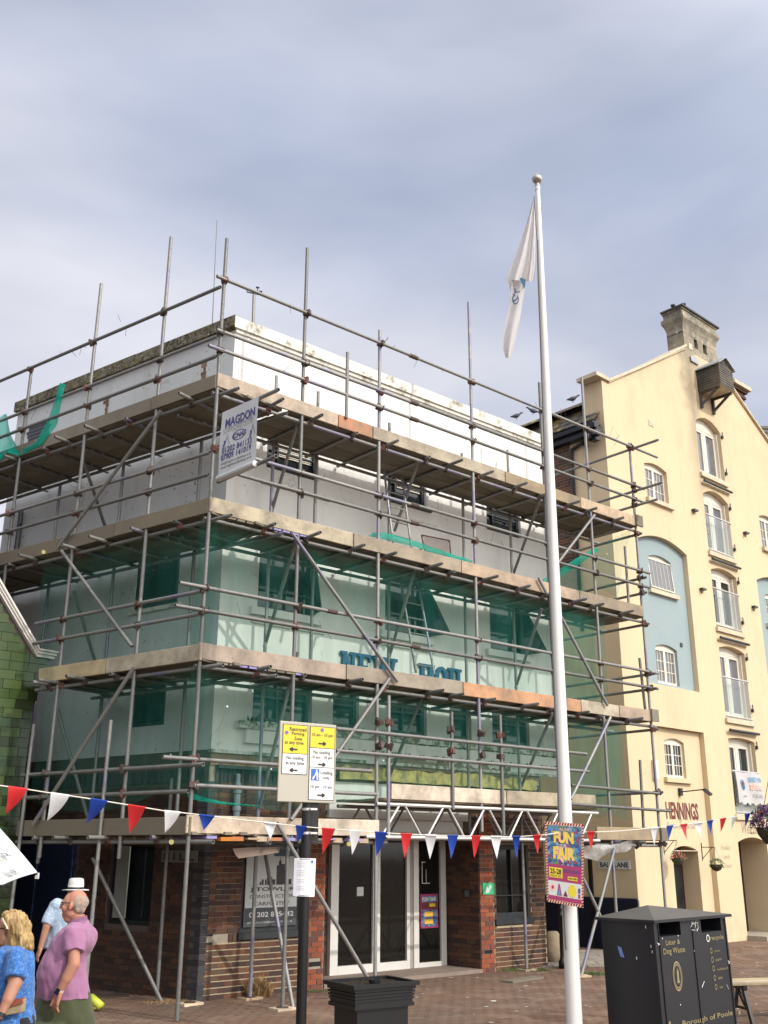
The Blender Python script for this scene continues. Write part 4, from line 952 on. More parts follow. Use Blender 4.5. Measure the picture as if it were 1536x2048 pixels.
# side walls (shaded), continuing down the lane
q = 9.0
sw = MB(); c0, c1 = FY.P(YL, 0, 0), FY.P(YL, q, 0)
sw.add([c0, c1, c1 + V((0, 0, 12.3)), FY.P(YL, .55, 12.3), FY.P(YL, .55, 13.33), FY.P(YL, 0, 13.33)], [(0, 1, 2, 3, 4, 5)])
sw.add([FY.P(YL, .55, 12.2), FY.P(YL + .6, .55, 12.2), FY.P(YL + .6, .55, 13.33), FY.P(YL, .55, 13.33)], [(0, 1, 2, 3)])
sw.add([FY.P(YR, 0, 0), FY.P(YR, q, 0), FY.P(YR, q, 12.3), FY.P(YR, 0, 13.3)], [(0, 1, 2, 3)])
sw.build('side_wall', M['yellow'], war, kind='stuff')
MB().fbox(Frame(FY.P(YL, 0, 0), math.atan2(-FY.n.x, -FY.n.y)), .02, 9, -.03, .03, 0, 1.05).build('plinth', M['navy'], war)
LSd = Frame(FY.P(YL, 0, 0), math.atan2(-FY.n.x, -FY.n.y)); LSd.n = -FY.u.copy()
MB().fbox(LSd, .0, 9, -.03, .03, 0, 1.02).build('plinth', M['navy'], war)
# dark doorway and sign in the lane are placed on this side wall below
def lane_px(x, y, d=0): return LSd.px(x, y, d)
s_a, z_a = lane_px(1178, 1712); s_b, z_b = lane_px(1194, 1895)
MB().fbox(LSd, min(s_a, s_b), max(s_a, s_b), -.06, .02, 0, z_a).build('side_door', M['black'], war)
# coping along the gable, in lengths
def cop(pts, w=.55, h=.07, ov=.06, name='coping_stone', mat='ledge', d0=-.07):
    for (s0, z0), (s1, z1) in zip(pts, pts[1:]):
        MB().hexa([FY.P(s0, d0, z0), FY.P(s1, d0, z1), FY.P(s1, w, z1), FY.P(s0, w, z0)] + [p + V((0, 0, h)) for p in (FY.P(s0, d0, z0), FY.P(s1, d0, z1), FY.P(s1, w, z1), FY.P(s0, w, z0))]).build(name, M[mat], war)
for sg in (0, 1):
    g_ = (lambda s: s) if sg == 0 else side_
    n = 5; pl = [(g_(-3.44 + (.58 + 3.44) * k / n), 13.33 + (15.78 - 13.33) * (k / n) - .05 * math.sin(math.pi * k / n) + .02) for k in range(n + 1)]
    cop(pl)
    cop([(g_(-4.0), 13.34), (g_(-3.42), 13.345)], ov=.1, h=.10); 
    MB().hexa([FY.P(g_(-3.44), -.05, 13.31), FY.P(g_(.58), -.05, 15.72), FY.P(g_(.58), .02, 15.72), FY.P(g_(-3.44), .02, 13.31)] + [FY.P(g_(-3.44), -.05, 13.35), FY.P(g_(.58), -.05, 15.80), FY.P(g_(.58), .02, 15.80), FY.P(g_(-3.44), .02, 13.35)]).build('coping_string', M['yellow'], war)
# chimney block on the apex
chm = MB()
cd_ = .54
chm.add([FY.P(.58, 0, 15.0), FY.P(.58, cd_, 15.0), FY.P(.58, cd_, 16.35), FY.P(.58, 0, 16.35)], [(0, 1, 2, 3)])
chm.add([FY.P(2.40, 0, 15.0), FY.P(2.40, cd_, 15.0), FY.P(2.40, cd_, 16.35), FY.P(2.40, 0, 16.35)], [(0, 1, 2, 3)])
chm.add([FY.P(.58, cd_, 15.0), FY.P(2.40, cd_, 15.0), FY.P(2.40, cd_, 16.35), FY.P(.58, cd_, 16.35)], [(0, 1, 2, 3)])
prof = [(0, 16.28), (.0, 16.45), (.04, 16.6), (.10, 16.72), (.10, 16.84), (.04, 16.86), (.04, 17.02), (.07, 17.03), (.07, 17.08)]
for (o0, za), (o1, zb) in zip(prof, prof[1:]):
    r0 = [FY.P(.58 - o0, -o0, za), FY.P(2.4 + o0, -o0, za), FY.P(2.4 + o0, cd_ + o0, za), FY.P(.58 - o0, cd_ + o0, za)]; r1 = [FY.P(.58 - o1, -o1, zb), FY.P(2.4 + o1, -o1, zb), FY.P(2.4 + o1, cd_ + o1, zb), FY.P(.58 - o1, cd_ + o1, zb)]
    chm.add(r0 + r1, [(i, (i + 1) % 4, 4 + (i + 1) % 4, 4 + i) for i in range(4)])
chm.add([FY.P(.51, -.07, 17.08), FY.P(2.47, -.07, 17.08), FY.P(2.47, cd_ + .07, 17.08), FY.P(.51, cd_ + .07, 17.08)], [(0, 1, 2, 3)])
chim = chm.build('chimney', M['chimney'], war)
MB().fbox(FY, .46, 2.54, -.12, cd_ + .08, 17.081, 17.13).build('chimney_slab', M['slate'], chim)
dbs = MB()
for k in range(10): dbs.box(FY.P(.6 + random.uniform(0, .9), random.uniform(.0, .45), 17.17), random.uniform(.15, .45), .12, .05, random.uniform(0, 3), random.uniform(-.3, .3), random.uniform(-.3, .3))
dbs.build('loose_stones', M['slate'], chim, kind='stuff')
for h in chh: MB().add([FY.P(s, .3, z) for s, z in h], [tuple(range(len(h)))]).build('flue_arch', M['black'], chim)
MB().fbox(FY, .80, .99, -.012, .02, 15.83, 16.02).build('vent', M['ledge'], war)
MB().fbox(FY, -1.69, -1.46, -.012, .02, 12.67, 12.84).build('vent', M['ledge'], war)
gr = MB()
for k in range(4): gr.fbox(FY, -1.67, -1.48, -.02, -.012, 12.70 + k * .035, 12.715 + k * .035)
gr.build('vent_bar', M['frame_white'], war, kind='stuff')
# windows
def sash(f, d, s0, s1, z0, zs, rise, label=None, curtain=True, cols=3, rows=3, openk=False):
    p = rect_arch(s0, s1, z0, zs, rise); m_ = MB(); fw = .055
    # arched head board
    m_.prism([f.P(s, d, z) for s, z in [(s0, zs - .07)] + [(s1, zs - .07)] + arch(s0, s1, zs, rise)[::-1]], f.n * .035)
    w_ = s1 - s0; mid_ = (s0 + s1) / 2
    for a, b in ((s0, s0 + fw), (s1 - fw, s1), (mid_ - .045, mid_ + .045)): m_.fbox(f, a, b, d - .03, d, z0, zs - .07)
    m_.fbox(f, s0, s1, d - .031, d, z0, z0 + .07)
    for h in ((s0 + fw, mid_ - .045), (mid_ + .045, s1 - fw)):
        for k in range(1, cols): x = h[0] + (h[1] - h[0]) * k / cols; m_.fbox(f, x - .009, x + .009, d - .022, d, z0 + .07, zs - .07)
        for k in range(1, rows): z = z0 + .07 + (zs - .14 - z0) * k / rows; m_.fbox(f, h[0], h[1], d - .021, d, z - .009, z + .009)
    w = m_.build('window', M['frame_white'], war)
    pl = M['glass_y'] if curtain else M['glass']
    MB().add([f.P(s0, d - .008, z0), f.P(s1, d - .008, z0), f.P(s1, d - .008, zs - .05), f.P(s0, d - .008, zs - .05)], [(0, 1, 2, 3)]).build('pane', pl, w)
    return w
SC_, ZC = [], []
for a, k in ((nl[0], 0), (nr[0], 1)):
    o = a - nl[0]
    for (s0, s1, z0, z1, r) in ((-2.02, -1.0, 8.20, 9.05, .09), (-2.04, -1.08, 5.87, 6.76, .09), (-2.0, -1.14, 3.66, 4.50, .08)):
        sash(FY, ND + .10, s0 + o, s1 + o, z0, z1, r, curtain=z0 > 5)
        if z0 != 5.87: MB().fbox(FY, s0 - .12 + o, s1 + .14 + o, ND - .09, ND + .06, z0 - .11, z0 - .002).build('window_sill', M['ledge'] if z0 > 5 else M['yellow'], war)
for w in topw:
    sash(FY, .13, *w); MB().fbox(FY, w[0] - .05, w[1] + .12, -.09, .1, w[2] - .11, w[2] - .002).build('window_sill', M['ledge'], war)
# casement pushed open in the upper blue recess
for s0 in (-2.02,):
    a, b = FY.P(-2.02, ND + .03, 9.0), FY.P(-1.0, ND + .03, 9.0); c, d_ = FY.P(-2.02, ND - .03, 8.26), FY.P(-1.0, ND - .03, 8.26); m_ = MB()
    for p, q_ in ((a, b), (b, d_), (d_, c), (c, a)): m_.bar(p, q_, .03, .03)
    for k in range(1, 6): m_.bar(a.lerp(b, k / 6), c.lerp(d_, k / 6), .012, .012)
    ow = m_.build('open_window', M['frame_white'], war); MB().add([a, b, d_, c], [(0, 1, 2, 3)]).build('pane', M['glass_y'], ow)
# french windows behind glass guards
M['guard'] = None
def m_guard():
    t = NT('frosted_guard_glass'); t.t.nodes.remove(t.b)
    a = t.n('ShaderNodeBsdfTransparent', {'Color': (.88, .92, .92)}); b_ = t.n('ShaderNodeBsdfGlossy', {'Roughness': .08, 'Color': (.9, .9, .9)}); fr_ = t.n('ShaderNodeFresnel', {'IOR': 1.5})
    df = t.n('ShaderNodeBsdfDiffuse', {'Color': (.35, .42, .43)})
    m1 = t.n('ShaderNodeMixShader', {0: .10, 1: a.outputs[0], 2: df.outputs[0]}); m2 = t.n('ShaderNodeMixShader', {0: .10, 1: m1.outputs[0], 2: b_.outputs[0]}); t.t.links.new(m2.outputs[0], t.out.inputs[0]); return t.m
M['guard'] = m_guard()
for i, (z0, z1, r) in enumerate(French):
    s0, s1 = .76, 2.08; d = .22; m_ = MB(); fw = .07; mid_ = (s0 + s1) / 2
    m_.prism([FY.P(s, d, z) for s, z in [(s0, z1 - .10), (s1, z1 - .10)] + arch(s0, s1, z1, r)[::-1]], FY.n * .05)
    for a, b in ((s0, s0 + fw), (s1 - fw, s1), (mid_ - .06, mid_ + .06)): m_.fbox(FY, a, b, d - .05, d, z0 + .06, z1 - .1)
    for a, b in ((s0 + fw, mid_ - .06), (mid_ + .06, s1 - fw)):
        m_.fbox(FY, a, a + .06, d - .04, d, z0 + .14, z1 - .1); m_.fbox(FY, b - .06, b, d - .04, d, z0 + .14, z1 - .1); m_.fbox(FY, a, b, d - .041, d, z0 + .06, z0 + .2); m_.fbox(FY, a, b, d - .042, d, z1 - .18, z1 - .1)
    m_.fbox(FY, s0, s1, -.0, d, z0 + .002, z0 + .055)
    w = m_.build('french_window', M['frame_white'], war)
    MB().add([FY.P(s0, d - .01, z0), FY.P(s1, d - .01, z0), FY.P(s1, d - .01, z1 - .02), FY.P(s0, d - .01, z1 - .02)], [(0, 1, 2, 3)]).build('pane', M['glass'] if i in (2, 4) else M['glass_y'], w)
    # inner box lining gives the stepped reveal
    MB().fbox(FY, s1 - .05, s1 - .001, .10, .23, z0 + .06, z1 - .02).build('window_lining', M['frame_white'], w, kind='stuff')
    MB().fbox(FY, .70, 2.14, -.07, .05, z0 - .13, z0 - .01).build('window_sill', M['ledge'], war)
    if i:
        gz0, gz1 = z0 + .02, z0 + 1.05
        MB().tube(FY.P(.76, -.02, gz1), FY.P(2.1, -.02, gz1), .022, 8).build('handrail', M['alu'], war); MB().tube(FY.P(.76, -.02, gz0 + .03), FY.P(2.1, -.02, gz0 + .03), .018, 8).build('handrail', M['alu'], war)
        MB().add([FY.P(.79, -.02, gz0 + .05), FY.P(2.07, -.02, gz0 + .05), FY.P(2.07, -.02, gz1 - .03), FY.P(.79, -.02, gz1 - .03)], [(0, 1, 2, 3)]).build('glass_guard', M['guard'], war)
    if i < 4:
        zz = French[i + 1][1] + French[i + 1][2] + .10
        MB().tube(FY.P(.72, -.10, zz + .05), FY.P(2.20, -.10, zz + .05), .036, 10).build('hood_bar', M['frame_dark'], war)
        MB().fbox(FY, .72, 2.18, -.04, .0, zz - .02, zz + .03).build('hood_ledge', M['ledge'], war)
    for zz in (z0 + .25, z1 - .18): MB().fbox(FY, 2.10, 2.16, -.06, .0, zz, zz + .09).tube(FY.P(2.13, -.045, zz + .09), FY.P(2.13, -.045, zz + .2), .014, 6).build('hinge_pin', M['frame_dark'], war)
for x, y in ((765, 90), (830, 735), (1185, 275), (1255, 880)):
    s, z = FY.px(1200 + x / 4.095, 1000 + y / 4.095); MB().fbox(FY, s - .1, s + .1, -.10, 0, z - .02, z + .03).tube(FY.P(s - .08, -.06, z), FY.P(s - .09, -.05, z - .13), .016, 6).build('iron_bracket', M['frame_dark'], war)
s, z = FY.px(1362, 1290, ND); MB().tube(FY.P(s, ND - .02, z), FY.P(s, ND + .02, z), .06, 14).build('round_vent', M['frame_dark'], war)
MB().fbox(FY, -2.64, -.4, -.001, .05, 4.80, 4.86).build('lintel_edge', M['yellow'], war)
MB().fbox(FY, -2.80, -2.66, -.10, 0, 3.58, 4.0).build('alarm_box', M['frame_white'], war)
# door recess in the left bay and the big central door
dk = ND + .44
dm = MB().fbox(FY, -2.02, -.94, dk, dk + .05, .03, 2.16); dd = dm.build('door', plain('maroon_door', (.05, .012, .015), .4), war)
for a, b in ((-1.94, -1.52), (-1.42, -1.02)): MB().fbox(FY, a, b, dk - .012, dk - .001, .5, 1.95).build('pane', M['glass'], dd)
for s in (-2.02, -.94): MB().add([FY.P(s, ND + .12, 0), FY.P(s, dk, 0), FY.P(s, dk, 2.2), FY.P(s, ND + .12, 2.2)], [(0, 1, 2, 3)]).build('door_reveal', M['yellow'], war)
MB().fbox(FY, -2.02, -.94, ND + .12, dk, 2.13, 2.17).build('door_reveal', M['yellow'], war)
MB().fbox(FY, -2.02, -.94, ND - .02, ND + .1, 2.02, 2.04).build('door_reveal', M['ledge'], war)
MB().fbox(FY, .72, .80, .55, .73, 0.02, 2.3).build('door_frame', plain('maroon_frame', (.045, .01, .013), .4), war)
MB().add([FY.P(.72, .74, 0), FY.P(2.16, .74, 0), FY.P(2.16, .74, 2.5), FY.P(.72, .74, 2.5)], [(0, 1, 2, 3)]).build('door', plain('dark_door', (.05, .02, .02), .5), war)
MB().fbox(FY, .70, 3.2, -.5, .74, .0, .12).build('doorstep', M['slab'], war)
# hoist box (lucam)
hs0, hs1, hp, hz0, hz1, hr = 1.08, 1.84, .70, 14.53, 15.20, 15.46
hb = MB(); hb.fbox(FY, hs0, hs1, -hp, 0, hz0, hz0 + .03); hst = hb.build('hoist_box_floor', M['ledge'], war)
n = 9
for k in range(n):
    za = hz0 + (hz1 - hz0) * k / n; zb_ = za + (hz1 - hz0) / n * 1.12; t_ = .018
    MB().hexa([FY.P(hs0 - t_, -hp, za), FY.P(hs0 - t_, 0, za), FY.P(hs0, 0, za), FY.P(hs0, -hp, za), FY.P(hs0 - .004, -hp, zb_), FY.P(hs0 - .004, 0, zb_), FY.P(hs0, 0, zb_), FY.P(hs0, -hp, zb_)]).build('weatherboard', M['blackwood'], hst)
    MB().hexa([FY.P(hs0, -hp - t_, za), FY.P(hs1, -hp - t_, za), FY.P(hs1, -hp, za), FY.P(hs0, -hp, za), FY.P(hs0, -hp - .004, zb_), FY.P(hs1, -hp - .004, zb_), FY.P(hs1, -hp, zb_), FY.P(hs0, -hp, zb_)]).build('weatherboard', M['blackwood'], hst)
    MB().fbox(FY, hs1, hs1 + .015, -hp, 0, za, zb_).build('weatherboard', M['blackwood'], hst)
MB().prism([FY.P(hs0, -hp, hz1), FY.P(hs1, -hp, hz1), FY.P(CX, -hp, hr)], -FY.n * hp).build('hoist_gable', M['blackwood'], hst)
for a, sg in ((hs0, -1), (hs1, 1)):
    MB().hexa([FY.P(a + sg * .07, -hp - .08, hz1 - .03), FY.P(CX, -hp - .08, hr), FY.P(CX, .02, hr), FY.P(a + sg * .07, .02, hz1 - .03)] + [p + V((0, 0, .035)) for p in (FY.P(a + sg * .07, -hp - .08, hz1 - .03), FY.P(CX, -hp - .08, hr), FY.P(CX, .02, hr), FY.P(a + sg * .07, .02, hz1 - .03))]).build('hoist_roof', M['lead'], hst)
for s in (hs0 + .05, hs1 - .05):
    MB().bar(FY.P(s, -.04, hz0 - .5), FY.P(s, -.04, hz0), .07, .07, FY.n).bar(FY.P(s, -.04, hz0 - .40), FY.P(s, -hp + .12, hz0 - .03), .06, .06).bar(FY.P(s, -.04, hz0 - .035), FY.P(s, -hp + .06, hz0 - .035), .06, .06).build('hoist_bracket', M['blackwood'], hst)
MB().prism([FY.P(.80, -.02, 15.42), FY.P(1.2, -.02, 15.42), FY.P(1.16, -.02, 15.6), FY.P(.9, -.02, 15.62), FY.P(.78, -.02, 15.56)], FY.n * .03).build('lead_sheet', M['lead'], war)
# roof behind the gable
def slab_roof(p, mat, name, par): return MB().add(p, [(0, 1, 2, 3)]).build(name, M[mat], par)
slab_roof([FY.P(YL + .1, .5, 12.9), FY.P(CX, .5, 15.6), FY.P(CX, 9, 15.6), FY.P(YL + .1, 9, 12.9)], 'slate', 'roof', war)
slab_roof([FY.P(YR - .1, .5, 12.9), FY.P(CX, .5, 15.6), FY.P(CX, 9, 15.6), FY.P(YR - .1, 9, 12.9)], 'slate', 'roof', war)
# second chimney of brick behind the right slope
c2 = thing('chimney_stack', at_depth(1491, 905, 31), 'small brick chimney stack with moulded cap behind the right hand gable slope', 'chimney')
cc = at_depth(1491, 905, 31); F2 = Frame((cc.x, cc.y, 0), R_(47.55))
zt = at_depth(1491, 770, 31).z
MB().fbox(F2, -.36, .36, 0, .6, cc.z - 1.5, zt - .45).build('stack', M['brick_brown'], c2)
for k, (o, za, zb_) in enumerate(((.05, -.45, -.35), (.02, -.35, -.24), (.10, -.24, -.14), (.2, -.14, 0))): MB().fbox(F2, -.36 - o, .36 + o, -o, .6 + o, zt + za, zt + zb_ - .002).build('cap_course', M['ledge' if k == 3 else 'brick_brown'], c2)
# slate roof further right
rf = thing('far_roof', at_depth(1530, 900, 36), 'grey slate roof rising beyond the gable at the right edge', 'roof')
pa = [at_depth(1500, 905, 36), at_depth(1620, 1010, 36), at_depth(1640, 850, 38), at_depth(1512, 852, 38)]
MB().prism([V((pa[0].x, pa[0].y + .15, 0)), V((pa[1].x + .0, pa[1].y + .15, 0)), V((pa[1].x, pa[1].y + .15, pa[1].z - .05)), V((pa[0].x, pa[0].y + .15, pa[0].z - .05))], V((0, 7, 0))).build('wall', M['brick_brown'], rf)
pr_r = [V((pa[3].x, pa[3].y + .05, pa[3].z)), V((pa[2].x, pa[2].y + .05, pa[2].z))]
MB().prism([V((pa[0].x, pa[0].y + .16, pa[0].z - .06)), V((pa[3].x, pa[3].y + .05, pa[3].z - .03)), V((pa[3].x, pa[3].y + 4.5, pa[0].z - .06))], V((.12, 0, 0))).build('gable_end', M['brick_brown'], rf)
MB().add([pr_r[0], pr_r[1], V((pa[2].x, pa[2].y + 4.5, pa[1].z)), V((pa[3].x, pa[3].y + 4.5, pa[0].z))], [(0, 1, 2, 3)]).build('rear_slope', M['slate'], rf)
nrow = 9
for k in range(nrow):
    a = pa[0].lerp(pa[3], k / nrow); b = pa[1].lerp(pa[2], k / nrow); c = pa[1].lerp(pa[2], (k + 1) / nrow); d_ = pa[0].lerp(pa[3], (k + 1) / nrow); lift = V((0, -.03, .03))
    MB().add([a + lift, b + lift, c, d_, a, b], [(0, 1, 2, 3), (4, 5, 1, 0)]).build('slate_course', M['slate'], rf)

# ---------------------------------------------------------------- brick house down the lane
bh_ = thing('brick_house', LSd.P(2.5, 0, 0), 'old dark brick house with a lichen covered slate roof behind the scaffold', 'building')
s_br = LSd.px(1142, 930)[0]
print('brick starts', s_br, 'eave', LSd.px(1187, 825, -.25), LSd.px(1104, 857, -.25), LSd.px(1186, 791, .5), LSd.px(1023, 842, .5))
fb = MB().fbox(LSd, s_br, s_br + 7, -.03, .5, 7.5, 12.2); fb.build('wall', M['mortar'], bh_)
lay(LSd, -.035, bricks(LSd, 0, [(s_br, s_br + 3.2, 8.6, 12.1)], [], None, None, 0, bed=.014), M['brick_brown'], bh_.children[0], 0)
ze = LSd.px(1187, 825, -.25)[1]; se0 = LSd.px(1187, 825, -.25)[0]
zr = LSd.px(1186, 791, .5)[1]
MB().fbox(LSd, se0 - .1, s_br + 7, -.32, -.20, ze - .36, ze - .24).build('gutter', M['black'], bh_)
MB().fbox(LSd, se0, s_br + 7, -.22, .05, ze - .52, ze - .22).build('eave_board', M['black'], bh_)
for k in range(9): MB().box(LSd.P(se0 - .05 + random.uniform(-.1, .25), -.25 + random.uniform(-.1, .1), ze - .3 - k * .05), .16, .2, .12, random.random()).build('broken_gutter_piece', M['black'], bh_)
nr_ = 6
for k in range(nr_):
    d0, d1 = -.30 + (.9 + .30) * k / nr_, -.30 + 1.2 * (k + 1) / nr_; z0_, z1_ = ze - .22 + (zr + .1 - ze + .25) * k / nr_, ze - .22 + (zr + .1 - ze + .25) * (k + 1) / nr_
    s = se0
    while s < s_br + 7:
        w_ = random.uniform(.28, .34)
        MB().hexa([LSd.P(s, d0, z0_ + .025), LSd.P(s + w_ - .008, d0, z0_ + .025), LSd.P(s + w_ - .008, d1, z1_ + .0), LSd.P(s, d1, z1_)] + [LSd.P(s, d0, z0_ + .045 + random.uniform(0, .01)), LSd.P(s + w_ - .008, d0, z0_ + .045), LSd.P(s + w_ - .008, d1, z1_ + .02), LSd.P(s, d1, z1_ + .02)]).build('slate', M['lichen'], bh_); s += w_
MB().add([LSd.P(se0, .9, 7), LSd.P(s_br + 7, .9, 7), LSd.P(s_br + 7, .9, zr + .1), LSd.P(se0, .9, zr + .1)], [(0, 1, 2, 3)]).build('rear_slope', M['slate'], bh_)
dp = MB()
a = LSd.P(se0 + .25, -.28, ze - .35); b = LSd.P(*[LSd.px(1166, 885, -.08)[0], -.08, LSd.px(1166, 885, -.08)[1]]); c = LSd.P(LSd.px(1143, 900, -.08)[0], -.08, LSd.px(1143, 900, -.08)[1]); e = V((c.x, c.y, 7))
dp.path([a, V((a.x, a.y, a.z - .5)), b, c, e], .045, 8); dp.build('drain_pipe', M['black'], bh_)

# ---------------------------------------------------------------- green tiled pub
FG = Frame(at_depth(46, 1580, 15.9).xy.to_3d(), FR.u.x and R_(49.61)); 
pub = thing('tiled_pub', FG.P(0, 0, 0), 'building faced in glossy green glazed bricks with a white gable coping at the left', 'building')
def m_green(name, cols):
    t = NT(name); r = t.rnd(); rr = t.n('ShaderNodeValToRGB', {0: r}); e = rr.color_ramp.elements
    e[0].color = (*cols[0], 1); e[1].color = (*cols[1], 1)
    for i, c in enumerate(cols[2:]): q = e.new((i + 1) / (len(cols) - 1)); q.color = (*c, 1)
    c = t.mix(t.math('MULTIPLY', t.noise(5, 4), .5), rr.outputs[0], (.03, .05, .012)); t.bump(t.noise(3, 3), .2, .03); return t.fin(c, .2, spec=.5)
M['green'] = m_green('green_glazed_brick', [(0.035, 0.063, 0.013), (0.061, 0.097, 0.020), (0.046, 0.080, 0.017), (0.028, 0.053, 0.015), (0.070, 0.106, 0.026), (0.023, 0.058, 0.022)])
M['green_dark'] = m_green('dark_green_glazed_brick', [(0.009, 0.017, 0.005), (0.017, 0.024, 0.006), (0.011, 0.015, 0.004)])
ks = FG.px(98, 1320); gs = FG.px(0, 1190); kn = FG.px(70, 1310)
print('green', ks, gs, kn, FG.px(74, 1420), FG.px(54, 1461))
ze_ = kn[1] - .04; slope = (gs[1] - kn[1]) / (gs[0] - kn[0])
tw, th_ = .30, .145; tiles = []; base_ = brick_mesh(M['green'], .02); based = brick_mesh(M['green_dark'], .02); stuff = MB(); cnt = 0
for k in range(60):
    z = k * th_
    if z < ze_:
        over = max(0, min(ks[0] - .02, (z - (ze_ - .95)) / .95 * (ks[0] + .03))) if z > ze_ - .95 else 0
        s_hi = over
    else:
        s_hi = kn[0] + (z + th_ - ze_) / slope
        if s_hi < -2.9: break
    quo = .15 if k % 2 else .30
    s = s_hi; first_ = True
    while s > (-8.0 if z < ze_ else -8.0 - kn[0] * 0 + (z + th_ - ze_) * .78):
        w_ = quo if (first_ and z < ze_ - .3) else tw
        dark = (first_ and z < ze_ - .3) or 3.40 < z + .05 < 3.62
        mw = FG.mat(s - w_ / 2, random.uniform(-.004, .004), z + th_ / 2) @ Matrix.Diagonal(((w_ - .008) / BL, (th_ - .007) / BH, 1, 1))
        if s > -1.2 and z > 1.3 and cnt < 295: link('tile', based if dark else base_, None, pub, mw=mw); cnt += 1
        else: stuff.add([mw @ v.co for v in base_.vertices], [tuple(p.vertices) for p in base_.polygons])
        s -= w_; first_ = False
me = bpy.data.meshes.new('tiling'); me.from_pydata(stuff.v, [], stuff.f); link('tiling', me, M['green'], pub, kind='stuff')
pz = gs[1] + (6.0) * .8
MB().prism([FG.P(-.0, .02, 0), FG.P(0, .02, ze_ - .95), FG.P(ks[0] - .03, .02, ze_ - .02), FG.P(kn[0], .02, ze_), FG.P(-2.9, .02, ze_ + (-2.9 - kn[0]) * slope), FG.P(-5.1, .02, ze_ + (-2.9 - kn[0]) * slope), FG.P(-8.0, .02, ze_), FG.P(-8.0, .02, 0)], -FG.n * 7).build('wall', M['mortar_dark'], pub)
M['cream_paint'] = plain('off_white_coping_paint', (.66, .63, .58), .6)
for o, w_ in ((0, .045), (.05, .04), (.095, .03)):
    d0 = -.06 - o * .6
    z_ = lambda s: ze_ + (s - kn[0]) * slope
    A = [(ks[0] + .07 + o * .3, ze_ + .0 + o), (kn[0] + .02, ze_ + .01 + o), (-2.9, z_(-2.9) + o * 1.7), (-5.1, z_(-2.9) + o * 1.7)]
    for (s0, z0_), (s1, z1_) in zip(A, A[1:]):
        MB().hexa([FG.P(s0, d0, z0_), FG.P(s1, d0, z1_), FG.P(s1, .3, z1_), FG.P(s0, .3, z0_)] + [p + V((0, 0, w_ * (1 if s0 > kn[0] + .1 else 1.6))) for p in (FG.P(s0, d0, z0_), FG.P(s1, d0, z1_), FG.P(s1, .3, z1_), FG.P(s0, .3, z0_))]).build('coping_moulding', M['cream_paint'], pub)
# ================================================================ FLAT PRINT HELPERS
class Quad:
    """a flat panel given by its corners; P(u,v,h): u right, v up (0..1), h metres towards the viewer"""
    def __init__(q, tl, tr, bl, br=None):
        q.tl, q.tr, q.bl = V(tl), V(tr), V(bl); q.br = V(br) if br is not None else q.tr + q.bl - q.tl
        q.n = (q.tr - q.tl).cross(q.tl - q.bl).normalized()
        if q.n.dot(EYE - q.tl) < 0: q.n = -q.n
        q.bend = None
    def P(q, u, v, h=0):
        p = q.bl.lerp(q.br, u).lerp(q.tl.lerp(q.tr, u), v) + q.n * h
        if q.bend: p = p + q.n * q.bend(u, v)
        return p
    def w(q): return (q.tr - q.tl).length
    def h(q): return (q.tl - q.bl).length
def text_me(body, bold=0.0, shear=0.0, space=1.0):
    cu = bpy.data.curves.new('lettering', 'FONT'); cu.body = body; cu.resolution_u = 3; cu.offset = bold; cu.shear = shear; cu.space_character = space; cu.align_x = 'CENTER'
    o = bpy.data.objects.new('lettering', cu); COL.objects.link(o); bpy.context.view_layer.update()
    dg = bpy.context.evaluated_depsgraph_get(); me = bpy.data.meshes.new_from_object(o.evaluated_get(dg), depsgraph=dg)
    bpy.data.objects.remove(o); return me
def text_on(q, body, u0, v0, u1, v1, mat, parent, h=.004, bold=0.0, shear=0.0, fit=True, name='lettering', space=1.0):
    me = text_me(body, bold, shear, space); xs = [v.co.x for v in me.vertices]; ys = [v.co.y for v in me.vertices]
    if not xs: return
    x0, x1, y0, y1 = min(xs), max(xs), min(ys), max(ys)
    me.materials.clear()
    for v in me.vertices:
        v.co = q.P(u0 + (u1 - u0) * (v.co.x - x0) / (x1 - x0), v0 + (v1 - v0) * (v.co.y - y0) / (y1 - y0), h)
    return link(name, me, mat, parent)
def rect_on(q, u0, v0, u1, v1, mat, parent, h=.002, name='printed_panel', nu=1, th=0, jag=0):
    m_ = MB(); nv = 6 if q.bend else 1; nu = 6 if q.bend else nu
    for j in range(nv + 1):
        for i in range(nu + 1): m_.v.append(tuple(q.P(u0 + (u1 - u0) * i / nu, v0 + (v1 - v0) * j / nv, h)))
    m_.f = [(j * (nu + 1) + i, j * (nu + 1) + i + 1, (j + 1) * (nu + 1) + i + 1, (j + 1) * (nu + 1) + i) for j in range(nv) for i in range(nu)]
    return m_.build(name, mat, parent)
def disc_on(q, u, v, ru, rv, mat, parent, h=.004, n=20, name='printed_disc', hole=0):
    if not hole: return MB().add([q.P(u + ru * math.cos(6.2832 * k / n), v + rv * math.sin(6.2832 * k / n), h) for k in range(n)], [tuple(range(n))]).build(name, mat, parent)
    m_ = MB(); m_.v = [tuple(q.P(u + ru * r * math.cos(6.2832 * k / n), v + rv * r * math.sin(6.2832 * k / n), h)) for r in (1, hole) for k in range(n)]
    m_.f = [(k, (k + 1) % n, n + (k + 1) % n, n + k) for k in range(n)]; return m_.build(name, mat, parent)
def poly_on(q, pts, mat, parent, h=.004, name='printed_shape'):
    return MB().add([q.P(u, v, h) for u, v in pts], [tuple(range(len(pts)))]).build(name, mat, parent)
def board(q, th, mat, name, parent, u0=0, u1=1, v0=0, v1=1):
    return MB().prism([q.P(u0, v0), q.P(u1, v0), q.P(u1, v1), q.P(u0, v1)], -q.n * th).build(name, mat, parent)
PR = {}
def ink(name, col, rough=.5):
    if name not in PR: PR[name] = plain(name + '_print', col, rough, 0, .05)
    return PR[name]
